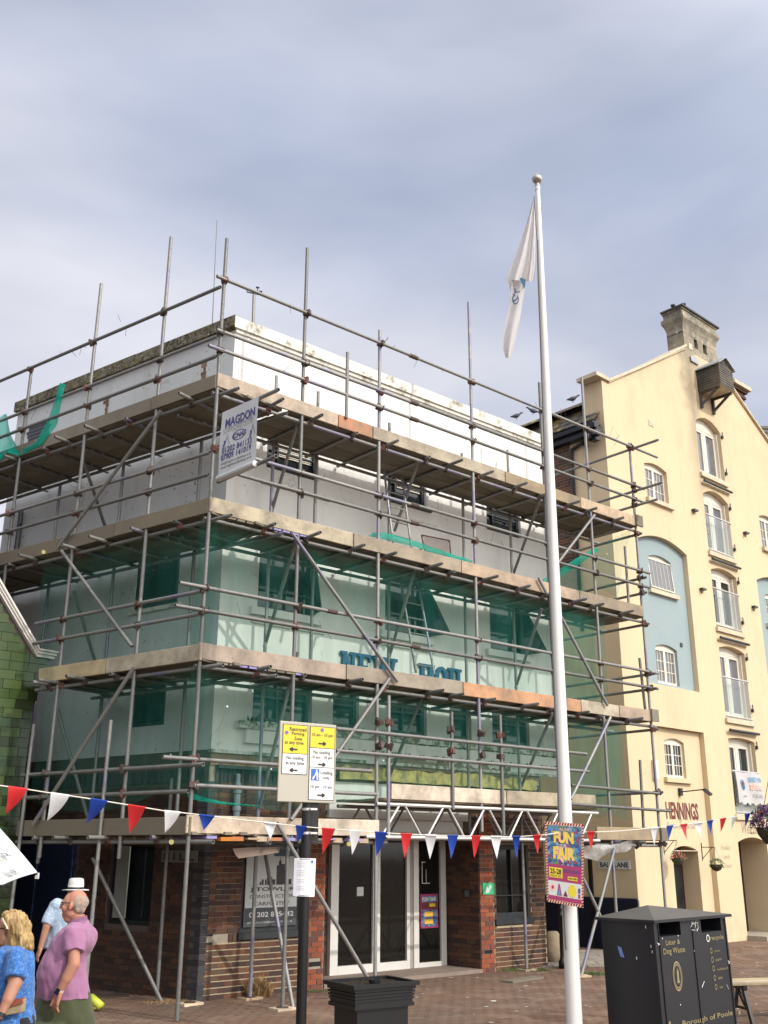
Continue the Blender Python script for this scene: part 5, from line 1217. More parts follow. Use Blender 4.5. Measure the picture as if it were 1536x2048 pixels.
blackk = ink('black', (.02, .02, .022)); white_ = ink('white', (.68, .675, .66)); yel = ink('yellow', (.66, .52, .03)); navyp = ink('navy', (.06, .06, .20)); goldp = ink('gold', (.24, .20, .10)); redp = ink('dark_red', (.13, .02, .014)); pink = ink('magenta', (.32, .03, .12)); skyb = ink('sky_blue', (.06, .25, .50)); greyp = ink('grey', (.35, .35, .34)); grn = ink('green', (.03, .42, .18)); orng = ink('orange', (.8, .45, .06)); salmon = ink('salmon', (.80, .45, .36)); palegrey = ink('pale_grey', (.55, .57, .55))

# ================================================================ THE SCAFFOLDER'S BANNER
FB = Frame(C0, math.atan2(FR.n.x, FR.n.y))
def FBp(x, y, d=0): s, z = FB.px(x, y, d); return FB.P(s, d, z)
ban = thing('banner', FBp(436, 963), 'grey scaffolding firm banner with purple phone numbers hung from the corner poles', 'banner')
q = Quad(FBp(445, 825), FBp(518, 793), FBp(436, 962), FBp(510, 931))
q.bend = lambda u, v: .03 * math.sin(u * 5 + v * 3) * v * (1 - v) * 2
M['vinyl'] = plain('pale_grey_vinyl', (.56, .57, .58), .55, 0, .05)
rect_on(q, 0, 0, 1, 1, M['vinyl'], ban, 0, 'banner_sheet')
MB().tube(q.P(0, .03), q.P(1, .03), .045, 12).build('banner_hem', M['vinyl'], ban)
text_on(q, 'MAGDON', .12, .74, .93, .87, navyp, ban, .006, .03); text_on(q, 'SCAFFOLDING CO LTD', .08, .655, .88, .72, greyp, ban, .006)
rect_on(q, .12, .725, .9, .73, navyp, ban, .006); disc_on(q, .5, .565, .17, .075, navyp, ban, .006, hole=.86); text_on(q, 'CHAS', .36, .53, .70, .60, navyp, ban, .008, .03, .3)
text_on(q, '01202 841133', .09, .36, .86, .45, navyp, ban, .006, .02); text_on(q, '07909 141019', .07, .26, .85, .35, navyp, ban, .006, .02)
text_on(q, 'info@magdonscaffolding.co.uk', .08, .19, .86, .235, blackk, ban, .006); text_on(q, 'www.magdonscaffolding.co.uk', .07, .135, .88, .18, blackk, ban, .006)
for u in (.12, .80):
    poly_on(q, [(u, .45), (u + .02, .45), (u + .10, .62), (u + .085, .64)], greyp, ban, .006); poly_on(q, [(u + .09, .63), (u + .16, .47), (u + .145, .465), (u + .08, .6)], greyp, ban, .006); disc_on(q, u + .03, .53, .025, .018, navyp, ban, .007); poly_on(q, [(u - .02, .44), (u, .5), (u + .05, .52), (u + .05, .50), (u + .02, .47)], navyp, ban, .007)
for x, y, x1, y1 in ((557, 779, 440, 833), (552, 912, 436, 964)):
    tube('transom', FBp(x1, y1, .09), FBp(x, y, .03))

# ================================================================ PARKING SIGN POST
Yp = 9.0
p_mid = at_depth(606, 1900, Yp); base = V((p_mid.x, p_mid.y, 0))
sg = thing('sign_post', base, 'black post carrying the yellow and white parking and loading restriction plate', 'road sign')
MB().tube(base, base + V((0, 0, at_depth(612, 1480, Yp).z)), .043, 20).build('post', M['black'], sg, smooth=False)
smooth_by_angle(sg.children[0].data)
tl = at_depth(561, 1441, Yp - .27); ts = FRs = Frame((tl.x, tl.y, 0), R_(56))
s1_, _ = ts.px(673, 1455); bl_ = ts.px(557, 1603)
q = Quad(ts.P(0, 0, tl.z), ts.P(s1_, 0, tl.z - .0), ts.P(0, 0, bl_[1]))
M['signback'] = plain('beige_sign_plate', (.40, .375, .31), .45, 0, .04)
plate = board(q, .018, M['signback'], 'sign_plate', sg); bevel(plate, .006, 2)
def panel(u0, v0, u1, v1, col):
    rect_on(q, u0 - .012, v0 - .008, u1 + .012, v1 + .008, blackk, plate, .002, 'panel_border'); return rect_on(q, u0, v0, u1, v1, col, plate, .004)
def arrow(u, v, left, w=.13):
    s_ = -1 if left else 1
    for a, b in (((-.5, 0), (.45, 0)), ((.5, 0), (.12, .055)), ((.5, 0), (.12, -.055))):
        A = q.P(u + s_ * a[0] * w, v + a[1] * .38, .007); B = q.P(u + s_ * b[0] * w, v + b[1] * .38, .007); MB().bar(A, B, .012, .002, q.n).build('arrow', blackk, plate)
def tx(t_, u0, v0, u1, v1): text_on(q, t_, u0, v0, u1, v1, blackk, plate, .006, .012)
panel(.055, .60, .475, .955, yel); panel(.055, .345, .475, .592, white_); panel(.53, .69, .965, .955, yel); panel(.53, .445, .965, .682, white_); panel(.53, .04, .965, .437, white_)
purp = ink('purple', (.22, .09, .42))
disc_on(q, .11, .855, .03, .024, purp, plate, .007); disc_on(q, .735, .92, .03, .024, purp, plate, .007)
tx('Restricted', .16, .88, .455, .93); tx('Parking', .2, .82, .42, .87); tx('Zone', .24, .765, .38, .81); tx('at any time', .085, .70, .41, .755); arrow(.24, .65, True)
tx('No loading', .12, .51, .42, .565); tx('at any time', .11, .445, .43, .50); arrow(.25, .39, True)
tx('10 am - 10 pm', .56, .825, .93, .875); arrow(.74, .745, False)
tx('No loading', .59, .60, .89, .655); tx('10 am - 10 pm', .56, .54, .93, .59); arrow(.74, .48, False)
rect_on(q, .555, .275, .70, .42, ink('blue', (.03, .12, .45)), plate, .006)
poly_on(q, [(.575, .29), (.60, .285), (.625, .33), (.65, .35), (.655, .285), (.68, .285), (.685, .35), (.665, .395), (.64, .385), (.61, .33), (.585, .32)], white_, plate, .008); disc_on(q, .650, .402, .012, .010, white_, plate, .008)
tx('Loading', .725, .345, .94, .40); tx('only', .765, .285, .885, .335); tx('10 pm - 10 am', .555, .17, .93, .22); arrow(.74, .095, False)
# side board clipped behind, with its steel clips
c = at_depth(627, 1640, Yp + .02)
MB().box((c.x, c.y, c.z), .012, .085, .34, R_(-38)).build('side_plate', M['black'], sg)
bx = at_depth(628, 1642, Yp + .03); MB().box((bx.x, bx.y, bx.z), .075, .02, .33, R_(28)).build('side_plate', M['black'], sg)
for y in (1618, 1666):
    c = at_depth(620, y, Yp - .06); z = c.z
    MB().lathe((base.x, base.y, z - .01), [(.047, 0), (.047, .02)], 16).build('clip_band', M['alu'], sg); MB().box((c.x + .03, c.y + .02, z), .06, .02, .016, .4).build('clip', M['alu'], sg)
pq = Quad(at_depth(589, 1716, Yp - .07), at_depth(632, 1717, Yp - .05), at_depth(586, 1792, Yp - .07), at_depth(629, 1794, Yp - .05)); pq.bend = lambda u, v: .018 * math.cos((u - .45) * 5.0)
pp_ = thing('paper_notice', pq.P(.5, 0), 'white paper planning notice taped round the black sign post', 'notice')
M['paper'] = plain('wrinkled_paper', (.74, .75, .80), .5, 0, .05, 14, .5, .25)
rect_on(pq, 0, 0, 1, 1, M['paper'], pp_, 0, 'paper_sheet')
for k in range(17):
    v = .90 - k * .046; 
    if k in (4, 9, 13): continue
    rect_on(pq, .14, v, .14 + random.uniform(.4, .7), v + .008, greyp, pp_, .002, 'text_line')
rect_on(pq, .78, .87, .88, .95, ink('blue', 0), pp_, .002)
for v in (.02, .965): rect_on(pq, .25, v, .75, v + .012, blackk, pp_, .003, 'tie_strap')

# ================================================================ FLAGPOLE
fb_ = at_depth(1148, 2040, 10.5); ft = at_depth(1075, 374, 10.5); fx, fy = (fb_.x + ft.x) / 2, 10.5
M['polewhite'] = plain('white_pole_paint', (.68, .67, .64), .28, 0, .04, 3)
fp = thing('flagpole', (fx, fy, 0), 'tall white flagpole with a silver ball finial in front of the scaffold', 'flagpole')
n_ = 14
pr = [(.078 - .049 * k / n_, ft.z * k / n_) for k in range(n_ + 1)]
o = MB().lathe((fb_.x, fy, 0), pr, 28).build('pole', M['polewhite'], fp, smooth=True); smooth_by_angle(o.data)
for v in o.data.vertices: v.co.x += (ft.x - fb_.x) * v.co.z / ft.z
M['gilt'] = plain('dull_silver_finial', (.40, .37, .34), .3, .8, .15)
zt = ft.z
o = MB().lathe((ft.x, fy, zt), [(.032, 0), (.034, .02), (.022, .03), (.022, .05), (.045, .065), (.066, .10), (.066, .125), (.045, .155), (.02, .17), (.008, .19), (.002, .225)], 20).build('finial', M['gilt'], fp, smooth=True)
MB().lathe((ft.x, fy, zt - .05), [(.034, 0), (.034, .05)], 20).build('collar', M['polewhite'], fp)
ro = MB(); pts = [(1068, 392), (1074, 480), (1076, 560), (1079, 640), (1083, 760), (1088, 900), (1093, 1050), (1102, 1250), (1113, 1500), (1117, 1640), (1131, 1900)]
ro.path([at_depth(x, y, 10.42) for x, y in pts], .0055, 5); ro.path([at_depth(x + 1.5, y, 10.40) for x, y in pts[1:]], .004, 5)
ro.build('halyard', plain('dark_rope', (.12, .12, .12), .9), fp)
flg = thing('flag', at_depth(1020, 715, 10.3), 'limp white flag with blue lettering hanging beside the flagpole', 'flag')
def m_flag():
    t = NT('thin_white_cloth'); t.t.nodes.remove(t.b); c = t.mix(t.noise(3, 3), (.66, .64, .64), (.74, .72, .72))
    a = t.n('ShaderNodeBsdfDiffuse', {'Color': c}); b_ = t.n('ShaderNodeBsdfTranslucent', {'Color': c}); m1 = t.n('ShaderNodeMixShader', {0: .35, 1: a.outputs[0], 2: b_.outputs[0]}); t.t.links.new(m1.outputs[0], t.out.inputs[0]); return t.m
M['flag'] = m_flag()
zf = lambda a, b: (960 + a / 4.875, 340 + b / 4.875)
def cloth(Lp, Rp, n, m, name, mat, par, Y, amp, fold, seed=0):
    def s_(pl, t):
        k = min(int(t * (len(pl) - 1)), len(pl) - 2); f_ = t * (len(pl) - 1) - k; return (pl[k][0] * (1 - f_) + pl[k + 1][0] * f_, pl[k][1] * (1 - f_) + pl[k + 1][1] * f_)
    m_ = MB()
    for j in range(m + 1):
        a, b = s_(Lp, j / m), s_(Rp, j / m)
        for i in range(n + 1):
            u = i / n; x, y = zf(a[0] + (b[0] - a[0]) * u, a[1] + (b[1] - a[1]) * u)
            m_.v.append(tuple(at_depth(x, y, Y + amp * math.sin(u * fold + seed + j / m * .8) * (.25 + j / m))))
    m_.f = [(j * (n + 1) + i, j * (n + 1) + i + 1, (j + 1) * (n + 1) + i + 1, (j + 1) * (n + 1) + i) for j in range(m) for i in range(n)]
    o_ = m_.build(name, mat, par, smooth=True); return o_
cloth([(515, 300), (440, 560), (340, 850), (258, 1065)], [(524, 300), (510, 560), (488, 850), (455, 1085)], 22, 26, 'upper_fold', M['flag'], flg, 10.42, .05, 9)
cloth([(522, 320), (508, 600), (480, 880), (455, 1085)], [(538, 420), (545, 640), (546, 900), (530, 1080)], 12, 22, 'hoist_fold', M['flag'], flg, 10.46, .03, 6, 2)
cloth([(270, 1050), (305, 1160), (290, 1300), (250, 1475), (232, 1620), (225, 1740), (248, 1832)], [(445, 1050), (438, 1160), (410, 1320), (390, 1450), (360, 1580), (335, 1700), (300, 1832)], 18, 26, 'hanging_tail', M['flag'], flg, 10.50, .04, 5, 1)
cloth([(255, 1070), (280, 1110), (300, 1180)], [(330, 1050), (330, 1090), (308, 1190)], 8, 8, 'turned_corner', M['flag'], flg, 10.44, .02, 5, 1)
def fpoly(pts, col, par=flg, Y=10.40): return MB().add([at_depth(*zf(a, b), Y) for a, b in pts], [tuple(range(len(pts)))]).build('printed_emblem', col, par)
fblue = ink('flag_blue', (.008, .045, .12))
fpoly([(385, 1060), (400, 1048), (446, 1068), (443, 1110), (432, 1158), (410, 1110)], ink('flag_teal', (.01, .08, .16)))
fpoly([(335, 1062), (372, 1056), (350, 1080)], fblue)
fpoly([(330, 1150), (345, 1155), (352, 1185), (392, 1180), (388, 1192), (345, 1200), (322, 1225), (318, 1212), (335, 1195)], fblue)
rr_ = [(345 + 34 * math.cos(t_), 1262 + 50 * math.sin(t_)) for t_ in np.linspace(-.9, 4.6, 16)]; ri = [(347 + 22 * math.cos(t_), 1262 + 36 * math.sin(t_)) for t_ in np.linspace(4.6, -.9, 16)]
m_ = MB(); m_.v = [tuple(at_depth(*zf(*p), 10.40)) for p in rr_ + ri]; m_.f = [(k, k + 1, 30 - k, 31 - k) for k in range(15)]; m_.build('printed_emblem', fblue, flg)
fpoly([(322, 1275), (372, 1240), (376, 1250), (330, 1290)], fblue)

# fun fair poster
q = Quad(at_depth(1089.6, 1642.5, 10.38), at_depth(1167.4, 1648.2, 10.30), at_depth(1094, 1803, 10.38), at_depth(1166.6, 1816, 10.30))
q.n = (EYE - q.tl).normalized() * .6 + q.n * .4; q.n.normalize()
ps = thing('fair_poster', q.P(.5, 0), 'bright fun fair poster with a candy striped edge strapped to the white flagpole', 'poster')
bd = MB().prism([q.P(0, 0), q.P(1, 0), q.P(1, 1), q.P(0, 1)], V((.0, .012, 0))).build('poster_board', salmon, ps)
st = MB()
for k in range(14):
    u = k / 14; 
    for v in (0, .965): st.add([q.P(u, v, .0015), q.P(u + .036, v, .0015), q.P(min(1, u + .066), v + .035, .0015), q.P(u + .03, v + .035, .0015)], [(0, 1, 2, 3)])
for k in range(28):
    v = k / 28
    for u in (0, .955): st.add([q.P(u, v, .0016), q.P(u + .045, v + .012, .0016), q.P(u + .045, min(1, v + .03), .0016), q.P(u, v + .018, .0016)], [(0, 1, 2, 3)])
st.build('candy_stripe', redp, ps, kind='stuff')
def m_fair(name, cols, sc_):
    t = NT(name); v = t.n('ShaderNodeTexVoronoi', {'Vector': t.pos(), 'Scale': sc_}); r = t.n('ShaderNodeValToRGB', {0: t.n('ShaderNodeSeparateColor', {0: v.outputs['Color']}).outputs[0]}); r.color_ramp.interpolation = 'CONSTANT'; e = r.color_ramp.elements
    e[0].color = (*cols[0], 1); e[1].position = 1 / len(cols); e[1].color = (*cols[1], 1)
    for i, c in enumerate(cols[2:]): x = e.new((i + 2) / len(cols)); x.color = (*c, 1)
    return t.fin(r.outputs[0], .4)
M['fair'] = m_fair('fairground_picture', [(.03, .12, .26), (.07, .22, .40), (.03, .06, .14), (.22, .30, .38), (.22, .05, .10), (.08, .18, .28), (.12, .18, .13)], 34)
rect_on(q, .05, .47, .95, .96, M['fair'], ps, .002, 'fairground_picture'); rect_on(q, .05, .27, .95, .475, pink, ps, .0025); rect_on(q, .05, .085, .95, .27, palegrey, ps, .0025); rect_on(q, .05, .04, .95, .09, pink, ps, .0026)
for s_, h0, b_ in ((redp, .004, .06), (salmon, .0045, .045), (yel, .005, .0)):
    text_on(q, 'FUN', .22, .74, .74, .885, s_, ps, h0, b_ + .02); text_on(q, 'FAIR', .20, .54, .78, .695, s_, ps, h0, b_ + .02)
text_on(q, 'ALL THE', .37, .90, .62, .93, salmon, ps, .005, .02); text_on(q, 'OF THE', .37, .70, .55, .73, salmon, ps, .005, .02)
rect_on(q, .08, .31, .44, .435, yel, ps, .004, 'date_panel'); text_on(q, '25-28', .11, .355, .41, .42, blackk, ps, .005, .03); text_on(q, 'AUGUST 2022', .11, .32, .41, .345, blackk, ps, .005)
text_on(q, 'POOLE QUAY', .47, .385, .92, .43, navyp, ps, .005, .02); rect_on(q, .58, .30, .84, .345, yel, ps, .004); text_on(q, '5PM-10PM', .60, .31, .82, .335, blackk, ps, .005, .02)
disc_on(q, .70, .175, .115, .075, yel, ps, .004); disc_on(q, .17, .19, .07, .045, salmon, ps, .004); disc_on(q, .17, .19, .035, .022, pink, ps, .005)
poly_on(q, [(.28, .10), (.42, .10), (.36, .24), (.33, .24)], pink, ps); poly_on(q, [(.45, .10), (.58, .10), (.52, .17)], redp, ps); poly_on(q, [(.30, .11), (.38, .11), (.35, .2)], skyb, ps, .005); rect_on(q, .86, .16, .92, .22, navyp, ps, .004); rect_on(q, .86, .10, .92, .15, pink, ps, .004)
for z in (.12, .9): MB().lathe((q.P(.62, z).x + .02, fy, q.P(.5, z).z), [(.072, 0), (.072, .012)], 16).build('strap', blackk, ps)

# ================================================================ BUNTING
def bunting(label, string, flags, Yf):
    b = thing('bunting', at_depth(*string[0], Yf(string[0][0])), label, 'bunting', 'bunting strung from the flagpole')
    MB().path([at_depth(x, y, Yf(x)) for x, y in string], .0045, 5).build('string', M['frame_white'], b)
    def sy(x):
        for a, c in zip(string, string[1:]):
            if a[0] <= x <= c[0]: return a[1] + (c[1] - a[1]) * (x - a[0]) / (c[0] - a[0])
        return string[-1][1]
    for col, xl, xr, tx_, ty in flags:
        n = 8; m_ = MB(); curve = (tx_ - (xl + xr) / 2) / max(8, xr - xl); dy = random.uniform(-.05, .05)
        for k in range(n + 1):
            t_ = k / n; bow = curve * (t_ * t_ - t_) * (xr - xl) * .55
            l = (xl + (tx_ - xl) * t_ + bow * .2, sy(xl) + (ty - sy(xl)) * t_); r = (xr + (tx_ - xr) * t_ + bow * 1.6, sy(xr) + (ty - sy(xr)) * t_)
            w_ = .03 * math.sin(t_ * 3 + curve * 2) + dy * t_
            for i in range(4):
                u = i / 3; m_.v.append(tuple(at_depth(l[0] + (r[0] - l[0]) * u, l[1] + (r[1] - l[1]) * u, Yf(xl) + (Yf(xr) - Yf(xl)) * u + w_ + .02 * math.sin(u * 3.1) * t_)))
        m_.f = [(k * 4 + i, k * 4 + i + 1, k * 4 + i + 5, k * 4 + i + 4) for k in range(n) for i in range(3)]
        m_.build('pennant', M['pen_' + col], b, smooth=True)
        MB().tube(at_depth(xl, sy(xl), Yf(xl) - .003), at_depth(xr, sy(xr), Yf(xr) - .003), .008, 6).build('pennant_hem', M['pen_' + col], b)
def m_pen(n_, c):
    t = NT(n_ + '_pennant_cloth'); t.t.nodes.remove(t.b); a = t.n('ShaderNodeBsdfPrincipled', {'Base Color': c, 'Roughness': .35}); b_ = t.n('ShaderNodeBsdfTranslucent', {'Color': c}); m1 = t.n('ShaderNodeMixShader', {0: .3, 1: a.outputs[0], 2: b_.outputs[0]}); t.t.links.new(m1.outputs[0], t.out.inputs[0]); return t.m
M['pen_r'] = m_pen('red', (.62, .03, .035)); M['pen_w'] = m_pen('white', (.78, .78, .79)); M['pen_b'] = m_pen('blue', (.015, .06, .36))
c7 = lambda a, b: (a / 2.954, 1400 + b / 2.954); c8 = lambda a, b: (480 + a / 2.954, 1400 + b / 2.954); c1 = lambda a, b: (920 + a / 2.494, 1440 + b / 2.494)
strL = [(-60, 1562), (0, 1571), (54, 1578.5), (101, 1586), (183, 1598), (257, 1610), (330, 1622), (382, 1627.5), (450, 1636), (527, 1644.5), (592, 1652), (670, 1659), (720, 1662), (773, 1666), (818, 1668.6), (873, 1671), (961, 1672.6), (1002, 1673.4), (1040, 1673), (1080, 1670.6), (1133, 1664)]
fl = []
for col, a, b, t0, t1, cc_ in (('r', 50, 160, 32, 675, c7), ('w', 300, 410, 278, 715, c7), ('b', 535, 632, 508, 730, c7), ('r', 755, 858, 762, 790, c7), ('w', 972, 1065, 973, 785, c7), ('b', 1175, 1265, 1203, 770, c7),
    ('w', 140, 215, 180, 825, c8), ('b', 328, 392, 340, 845, c8), ('r', 483, 560, 487, 910, c8), ('w', 645, 717, 662, 915, c8), ('b', 797, 867, 805, 925, c8), ('r', 950, 1015, 971, 935, c8), ('w', 1090, 1162, 1122, 942, c8), ('b', 1225, 1288, 1246, 940, c8), ('r', 1367, 1422, 1383, 935, c8),
    ('w', 152, 208, 184, 693, c1), ('b', 260, 300, 284, 690, c1), ('r', 363, 403, 388, 670, c1)):
    fl.append((col, cc_(a, 0)[0], cc_(b, 0)[0], *cc_(t0, t1)))
bunting('long bunting of red white and blue pennants running left from the flagpole', strL, fl, lambda x: 7.2 + 3.2 * max(-60, x) / 1133 if x > 350 else 7.2 + 3.2 * x / 1133)
strR = [(1136, 1662), (1180, 1664.5), (1240, 1662), (1305, 1656), (1339, 1652.5), (1369, 1649), (1395, 1646), (1419, 1642), (1445, 1637.7), (1467, 1633.7), (1495, 1628), (1519, 1623.6), (1560, 1613)]
fl = [(c_, c1(a, 0)[0], c1(b, 0)[0], *c1(t0, t1)) for c_, a, b, t0, t1 in (('r', 633, 672, 655, 652), ('w', 950, 985, 970, 628), ('b', 1030, 1062, 1040, 598), ('r', 1098, 1133, 1133, 600), ('w', 1165, 1210, 1208, 592), ('b', 1232, 1262, 1252, 575), ('r', 1297, 1327, 1300, 560), ('w', 1355, 1378, 1353, 545), ('b', 1420, 1448, 1423, 532), ('r', 1480, 1508, 1508, 522))]
bunting('shorter bunting rising right from the flagpole across the cream warehouse', strR, fl, lambda x: 10.4 + 2.2 * (x - 1136) / 400)

# ================================================================ LITTER BIN
c0 = at_z(1306, 1837, 1.40); FN = Frame((c0.x, c0.y, 0), R_(44.7)); BW, BD = 1.50, .60
bn = thing('litter_bin', FN.P(BW / 2, BD / 2, 0), 'large dark double litter and recycling bin with gold lettering and a shallow pitched lid', 'litter bin')
M['binpaint'] = plain('charcoal_bin_paint', (.013, .0145, .018), .42, 0, .18, 5)
lean = lambda p: p + (FN.u * -.045 * (1.4 - (p.z)) * -1) if False else p + FN.u * (.035 * (1.4 - p.z))
def fbox_l(m_, *a): k = len(m_.v); m_.fbox(FN, *a); m_.v[k:] = [tuple(lean(V(v))) for v in m_.v[k:]]; return m_
OP = [FN.px(1190 + x / 4.44, 1780 + y / 4.44) for x, y in ((575, 275), (778, 395), (948, 245), (1137, 365))]
hs = [(OP[0][0], OP[1][0], OP[1][1], OP[0][1]), (OP[2][0], OP[3][0], OP[3][1], OP[2][1])]
hs = [(a + .0, b, min(c, e), max(c, e)) for a, b, c, e in hs]
zo0, zo1 = sum(h[2] for h in hs) / 2, sum(h[3] for h in hs) / 2
hs = [(a, b, zo0, zo1) for a, b, c, e in hs]
print('bin openings', hs)
b_ = wall_with_holes(FN, .02, .02, BW - .02, .0, 1.36, hs, .28)
b_.add([FN.P(.02, .02, 0), FN.P(.02, BD, 0), FN.P(.02, BD, 1.36), FN.P(.02, .02, 1.36)], [(0, 1, 2, 3)]); b_.add([FN.P(BW - .02, .02, 0), FN.P(BW - .02, BD, 0), FN.P(BW - .02, BD, 1.36), FN.P(BW - .02, .02, 1.36)], [(0, 1, 2, 3)]); b_.add([FN.P(.02, BD, 0), FN.P(BW - .02, BD, 0), FN.P(BW - .02, BD, 1.36), FN.P(.02, BD, 1.36)], [(0, 1, 2, 3)])
b_.v = [tuple(lean(V(v))) for v in b_.v]
bb = b_.build('body', M['binpaint'], bn)
for h in hs: fbox_l(MB(), h[0] - .02, h[1] + .02, .29, .31, h[2] - .02, h[3] + .02).build('opening_back', M['black'], bb)
for s in (.02, .10, BW / 2, BW - .06): fbox_l(MB(), s, s + .012, .012, .02, .03, 1.34).build('door_seam', M['black'], bb)
fbox_l(MB(), .0, .03, .0, .03, 0, 1.36).build('corner_trim', M['binpaint'], bb)
fbox_l(MB(), -.03, BW + .03, -.03, BD + .03, 1.36, 1.385).build('lid_edge', M['binpaint'], bn)
A = [FN.P(-.03, -.03, 1.386), FN.P(BW + .03, -.03, 1.386), FN.P(BW + .03, BD + .03, 1.386), FN.P(-.03, BD + .03, 1.386)]; top = FN.P(.42, BD / 2, 1.495); top2 = FN.P(.46, BD / 2, 1.535)
MB().add(A + [top], [(0, 1, 4), (1, 2, 4), (2, 3, 4), (3, 0, 4)]).build('lid', plain('grey_lid', (.075, .07, .065), .55, 0, .25, 6), bn)
qb = Quad(lean(FN.P(0, .018, 1.36)), lean(FN.P(BW, .018, 1.36)), lean(FN.P(0, .018, 0))); 
def bpx(x, y): s, z = FN.px(1190 + x / 4.44, 1780 + y / 4.44, .018); return (s - .035 * (1.4 - z)) / BW, z / 1.36
def btext(t_, x0, y0, x1, y1, bold=.0):
    u0, v1 = bpx(x0, (y0 + y1) / 2); u1, _ = bpx(x1, (y0 + y1) / 2); vt = bpx((x0 + x1) / 2, y0)[1]; vb = bpx((x0 + x1) / 2, y1)[1]
    text_on(qb, t_, u0, vb, u1, vt, goldp, bb, .003, bold)
btext('Litter &', 625, 440, 752, 485, .01); btext('Dog Waste', 605, 510, 798, 578, .01); btext('recycle', 1020, 400, 1140, 452, .01)
u, v = bpx(1000, 428); disc_on(qb, u, v, .022, .026, white_, bb, .004, hole=.7)
for k, (y, w_) in enumerate(((540, 40), (620, 45), (697, 80), (780, 30), (860, 25))):
    x = 1028 + k * 11; u, v = bpx(x, y); disc_on(qb, u, v, .016, .020, goldp, bb, .004, hole=.72); btext(['plastic', 'paper', 'cardboard', 'cans', 'tins'][k], x + 30, y - 10, x + 32 + w_ * 1.2, y + 12)
u, v = bpx(731, 765); disc_on(qb, u, v, .058, .098, goldp, bb, .003, 28); disc_on(qb, u, v, .040, .070, M['binpaint'], bb, .005, 28)
poly_on(qb, [(u - .016, v - .045), (u + .018, v - .045), (u + .012, v - .01), (u + .014, v + .03), (u, v + .055), (u - .012, v + .02), (u - .010, v - .01)], goldp, bb, .007)
disc_on(qb, u, v, .050, .085, M['binpaint'], bb, .0045, 28, hole=.94)
btext('Borough of Poole', 770, 1112, 1225, 1175, .01)
for x, y in ((1280, 1090), (660, 1185)): u, v = bpx(x, y); poly_on(qb, [(u - .012, v - .012), (u + .014, v - .01), (u + .01, v + .014), (u - .01, v + .010)], goldp, bb, .004)
gf = MB()
def stroke(pts, r=.0028):
    P_ = [qb.P(*bpx(x, y), .006) for x, y in pts]; gf.path(P_, r, 4)
stroke([(840, 262), (870, 258), (905, 270)]); stroke([(870, 245), (860, 300), (845, 330)]); stroke([(845, 295), (910, 290)]); stroke([(890, 240), (885, 330), (905, 360)]); stroke([(850, 280), (880, 310)]); stroke([(905, 300), (912, 340), (900, 365)]); stroke([(852, 352), (885, 356)])
stroke([(945, 865), (965, 812)], .003); stroke([(1165, 840), (1180, 880)], .003); stroke([(1175, 628), (1190, 640), (1182, 655)], .004); stroke([(548, 470), (568, 480), (555, 490)], .004)
gf.build('scratched_graffiti', white_, bb)
sp = MB()
for x, y in ((735, 405), (595, 430), (880, 540), (755, 1018)): P_ = qb.P(*bpx(x, y), .004); sp.box(P_, .011, .003, .011, R_(45))
sp.build('paint_fleck', white_, bb, kind='stuff')
sd_ = Frame(FN.P(.02, .02, 0), math.atan2(-FN.n.x, -FN.n.y)); sd_.n = -FN.u.copy()
s, z = sd_.px(1190 + 222 / 4.44, 1780 + 550 / 4.44); pz_ = lean(sd_.P(s, -.004, z)); MB().hexa([pz_ + V(o_) for o_ in ((-.02, .02, .05), (.01, -.01, .04), (.03, -.03, -.05), (.0, 0, -.04), (-.022, .018, .051), (.008, -.012, .041), (.028, -.032, -.051), (-.002, -.002, -.041))]).build('torn_sticker', ink('sticker_blue', (.15, .22, .5)), bn)
for (x, y) in ((450, 328), (365, 605), (495, 500), (505, 548)):
    s, z = sd_.px(1190 + x / 4.44, 1780 + y / 4.44); MB().box(lean(sd_.P(s, -.004, z)), .006, .015, .025).build('paint_fleck', white_, bn)

# ================================================================ PLANTER
c0 = at_z(708, 1972, .85); FP = Frame((c0.x, c0.y, 0), R_(56)); PW, PD = .73, .54
pt = thing('planter', FP.P(PW / 2, PD / 2, 0), 'empty square black planter with a ribbed collar in front of the entrance', 'planter')
M['plantpaint'] = plain('black_planter_plastic', (.008, .0085, .010), .38, 0, .2, 8)
m_ = MB()
def ring(m_, o0, o1, z0, z1, th=.03):
    for a in ((o0, PW - o0, o0, o0 + th), (o0, PW - o0, PD - o0 - th, PD - o0), (o0, o0 + th, o0 + th, PD - o0 - th), (PW - o0 - th, PW - o0, o0 + th, PD - o0 - th)): m_.fbox(FP, *a, z0, z1)
ring(m_, 0, 0, .815, .85, .035); m_.build('rim', M['plantpaint'], pt)
for k in range(4): m_ = MB(); m_.fbox(FP, .028 + .004 * k, PW - .028 - .004 * k, .028 + .004 * k, PD - .028 - .004 * k, .785 - k * .028, .785 - k * .028 + .018 + (.012 if k == 0 else 0)); m_.build('collar_rib', M['plantpaint'], pt)
MB().fbox(FP, .05, PW - .05, .05, PD - .05, .665, .80).build('collar', M['plantpaint'], pt); MB().fbox(FP, .038, PW - .038, .038, PD - .038, .64, .672).build('collar_foot', M['plantpaint'], pt)
MB().fbox(FP, .085, PW - .085, .075, PD - .075, .0, .645).build('box', M['plantpaint'], pt)
so = MB()
for i in range(18):
    for j in range(12): so.v.append(tuple(FP.P(.04 + (PW - .08) * i / 17, .04 + (PD - .08) * j / 11, .816 + random.uniform(0, .018))))
so.f = [(j + i * 12, j + i * 12 + 1, j + i * 12 + 13, j + i * 12 + 12) for i in range(17) for j in range(11)]
so.build('soil', plain('dark_soil', (.03, .024, .018), .95, 0, .4, 30, .1, .6), pt)
MB().lathe(FP.P(.30, .12, .825), [(.05, 0), (.056, .05), (.048, .052), (.044, .01)], 12).build('black_pot', M['plantpaint'], pt)

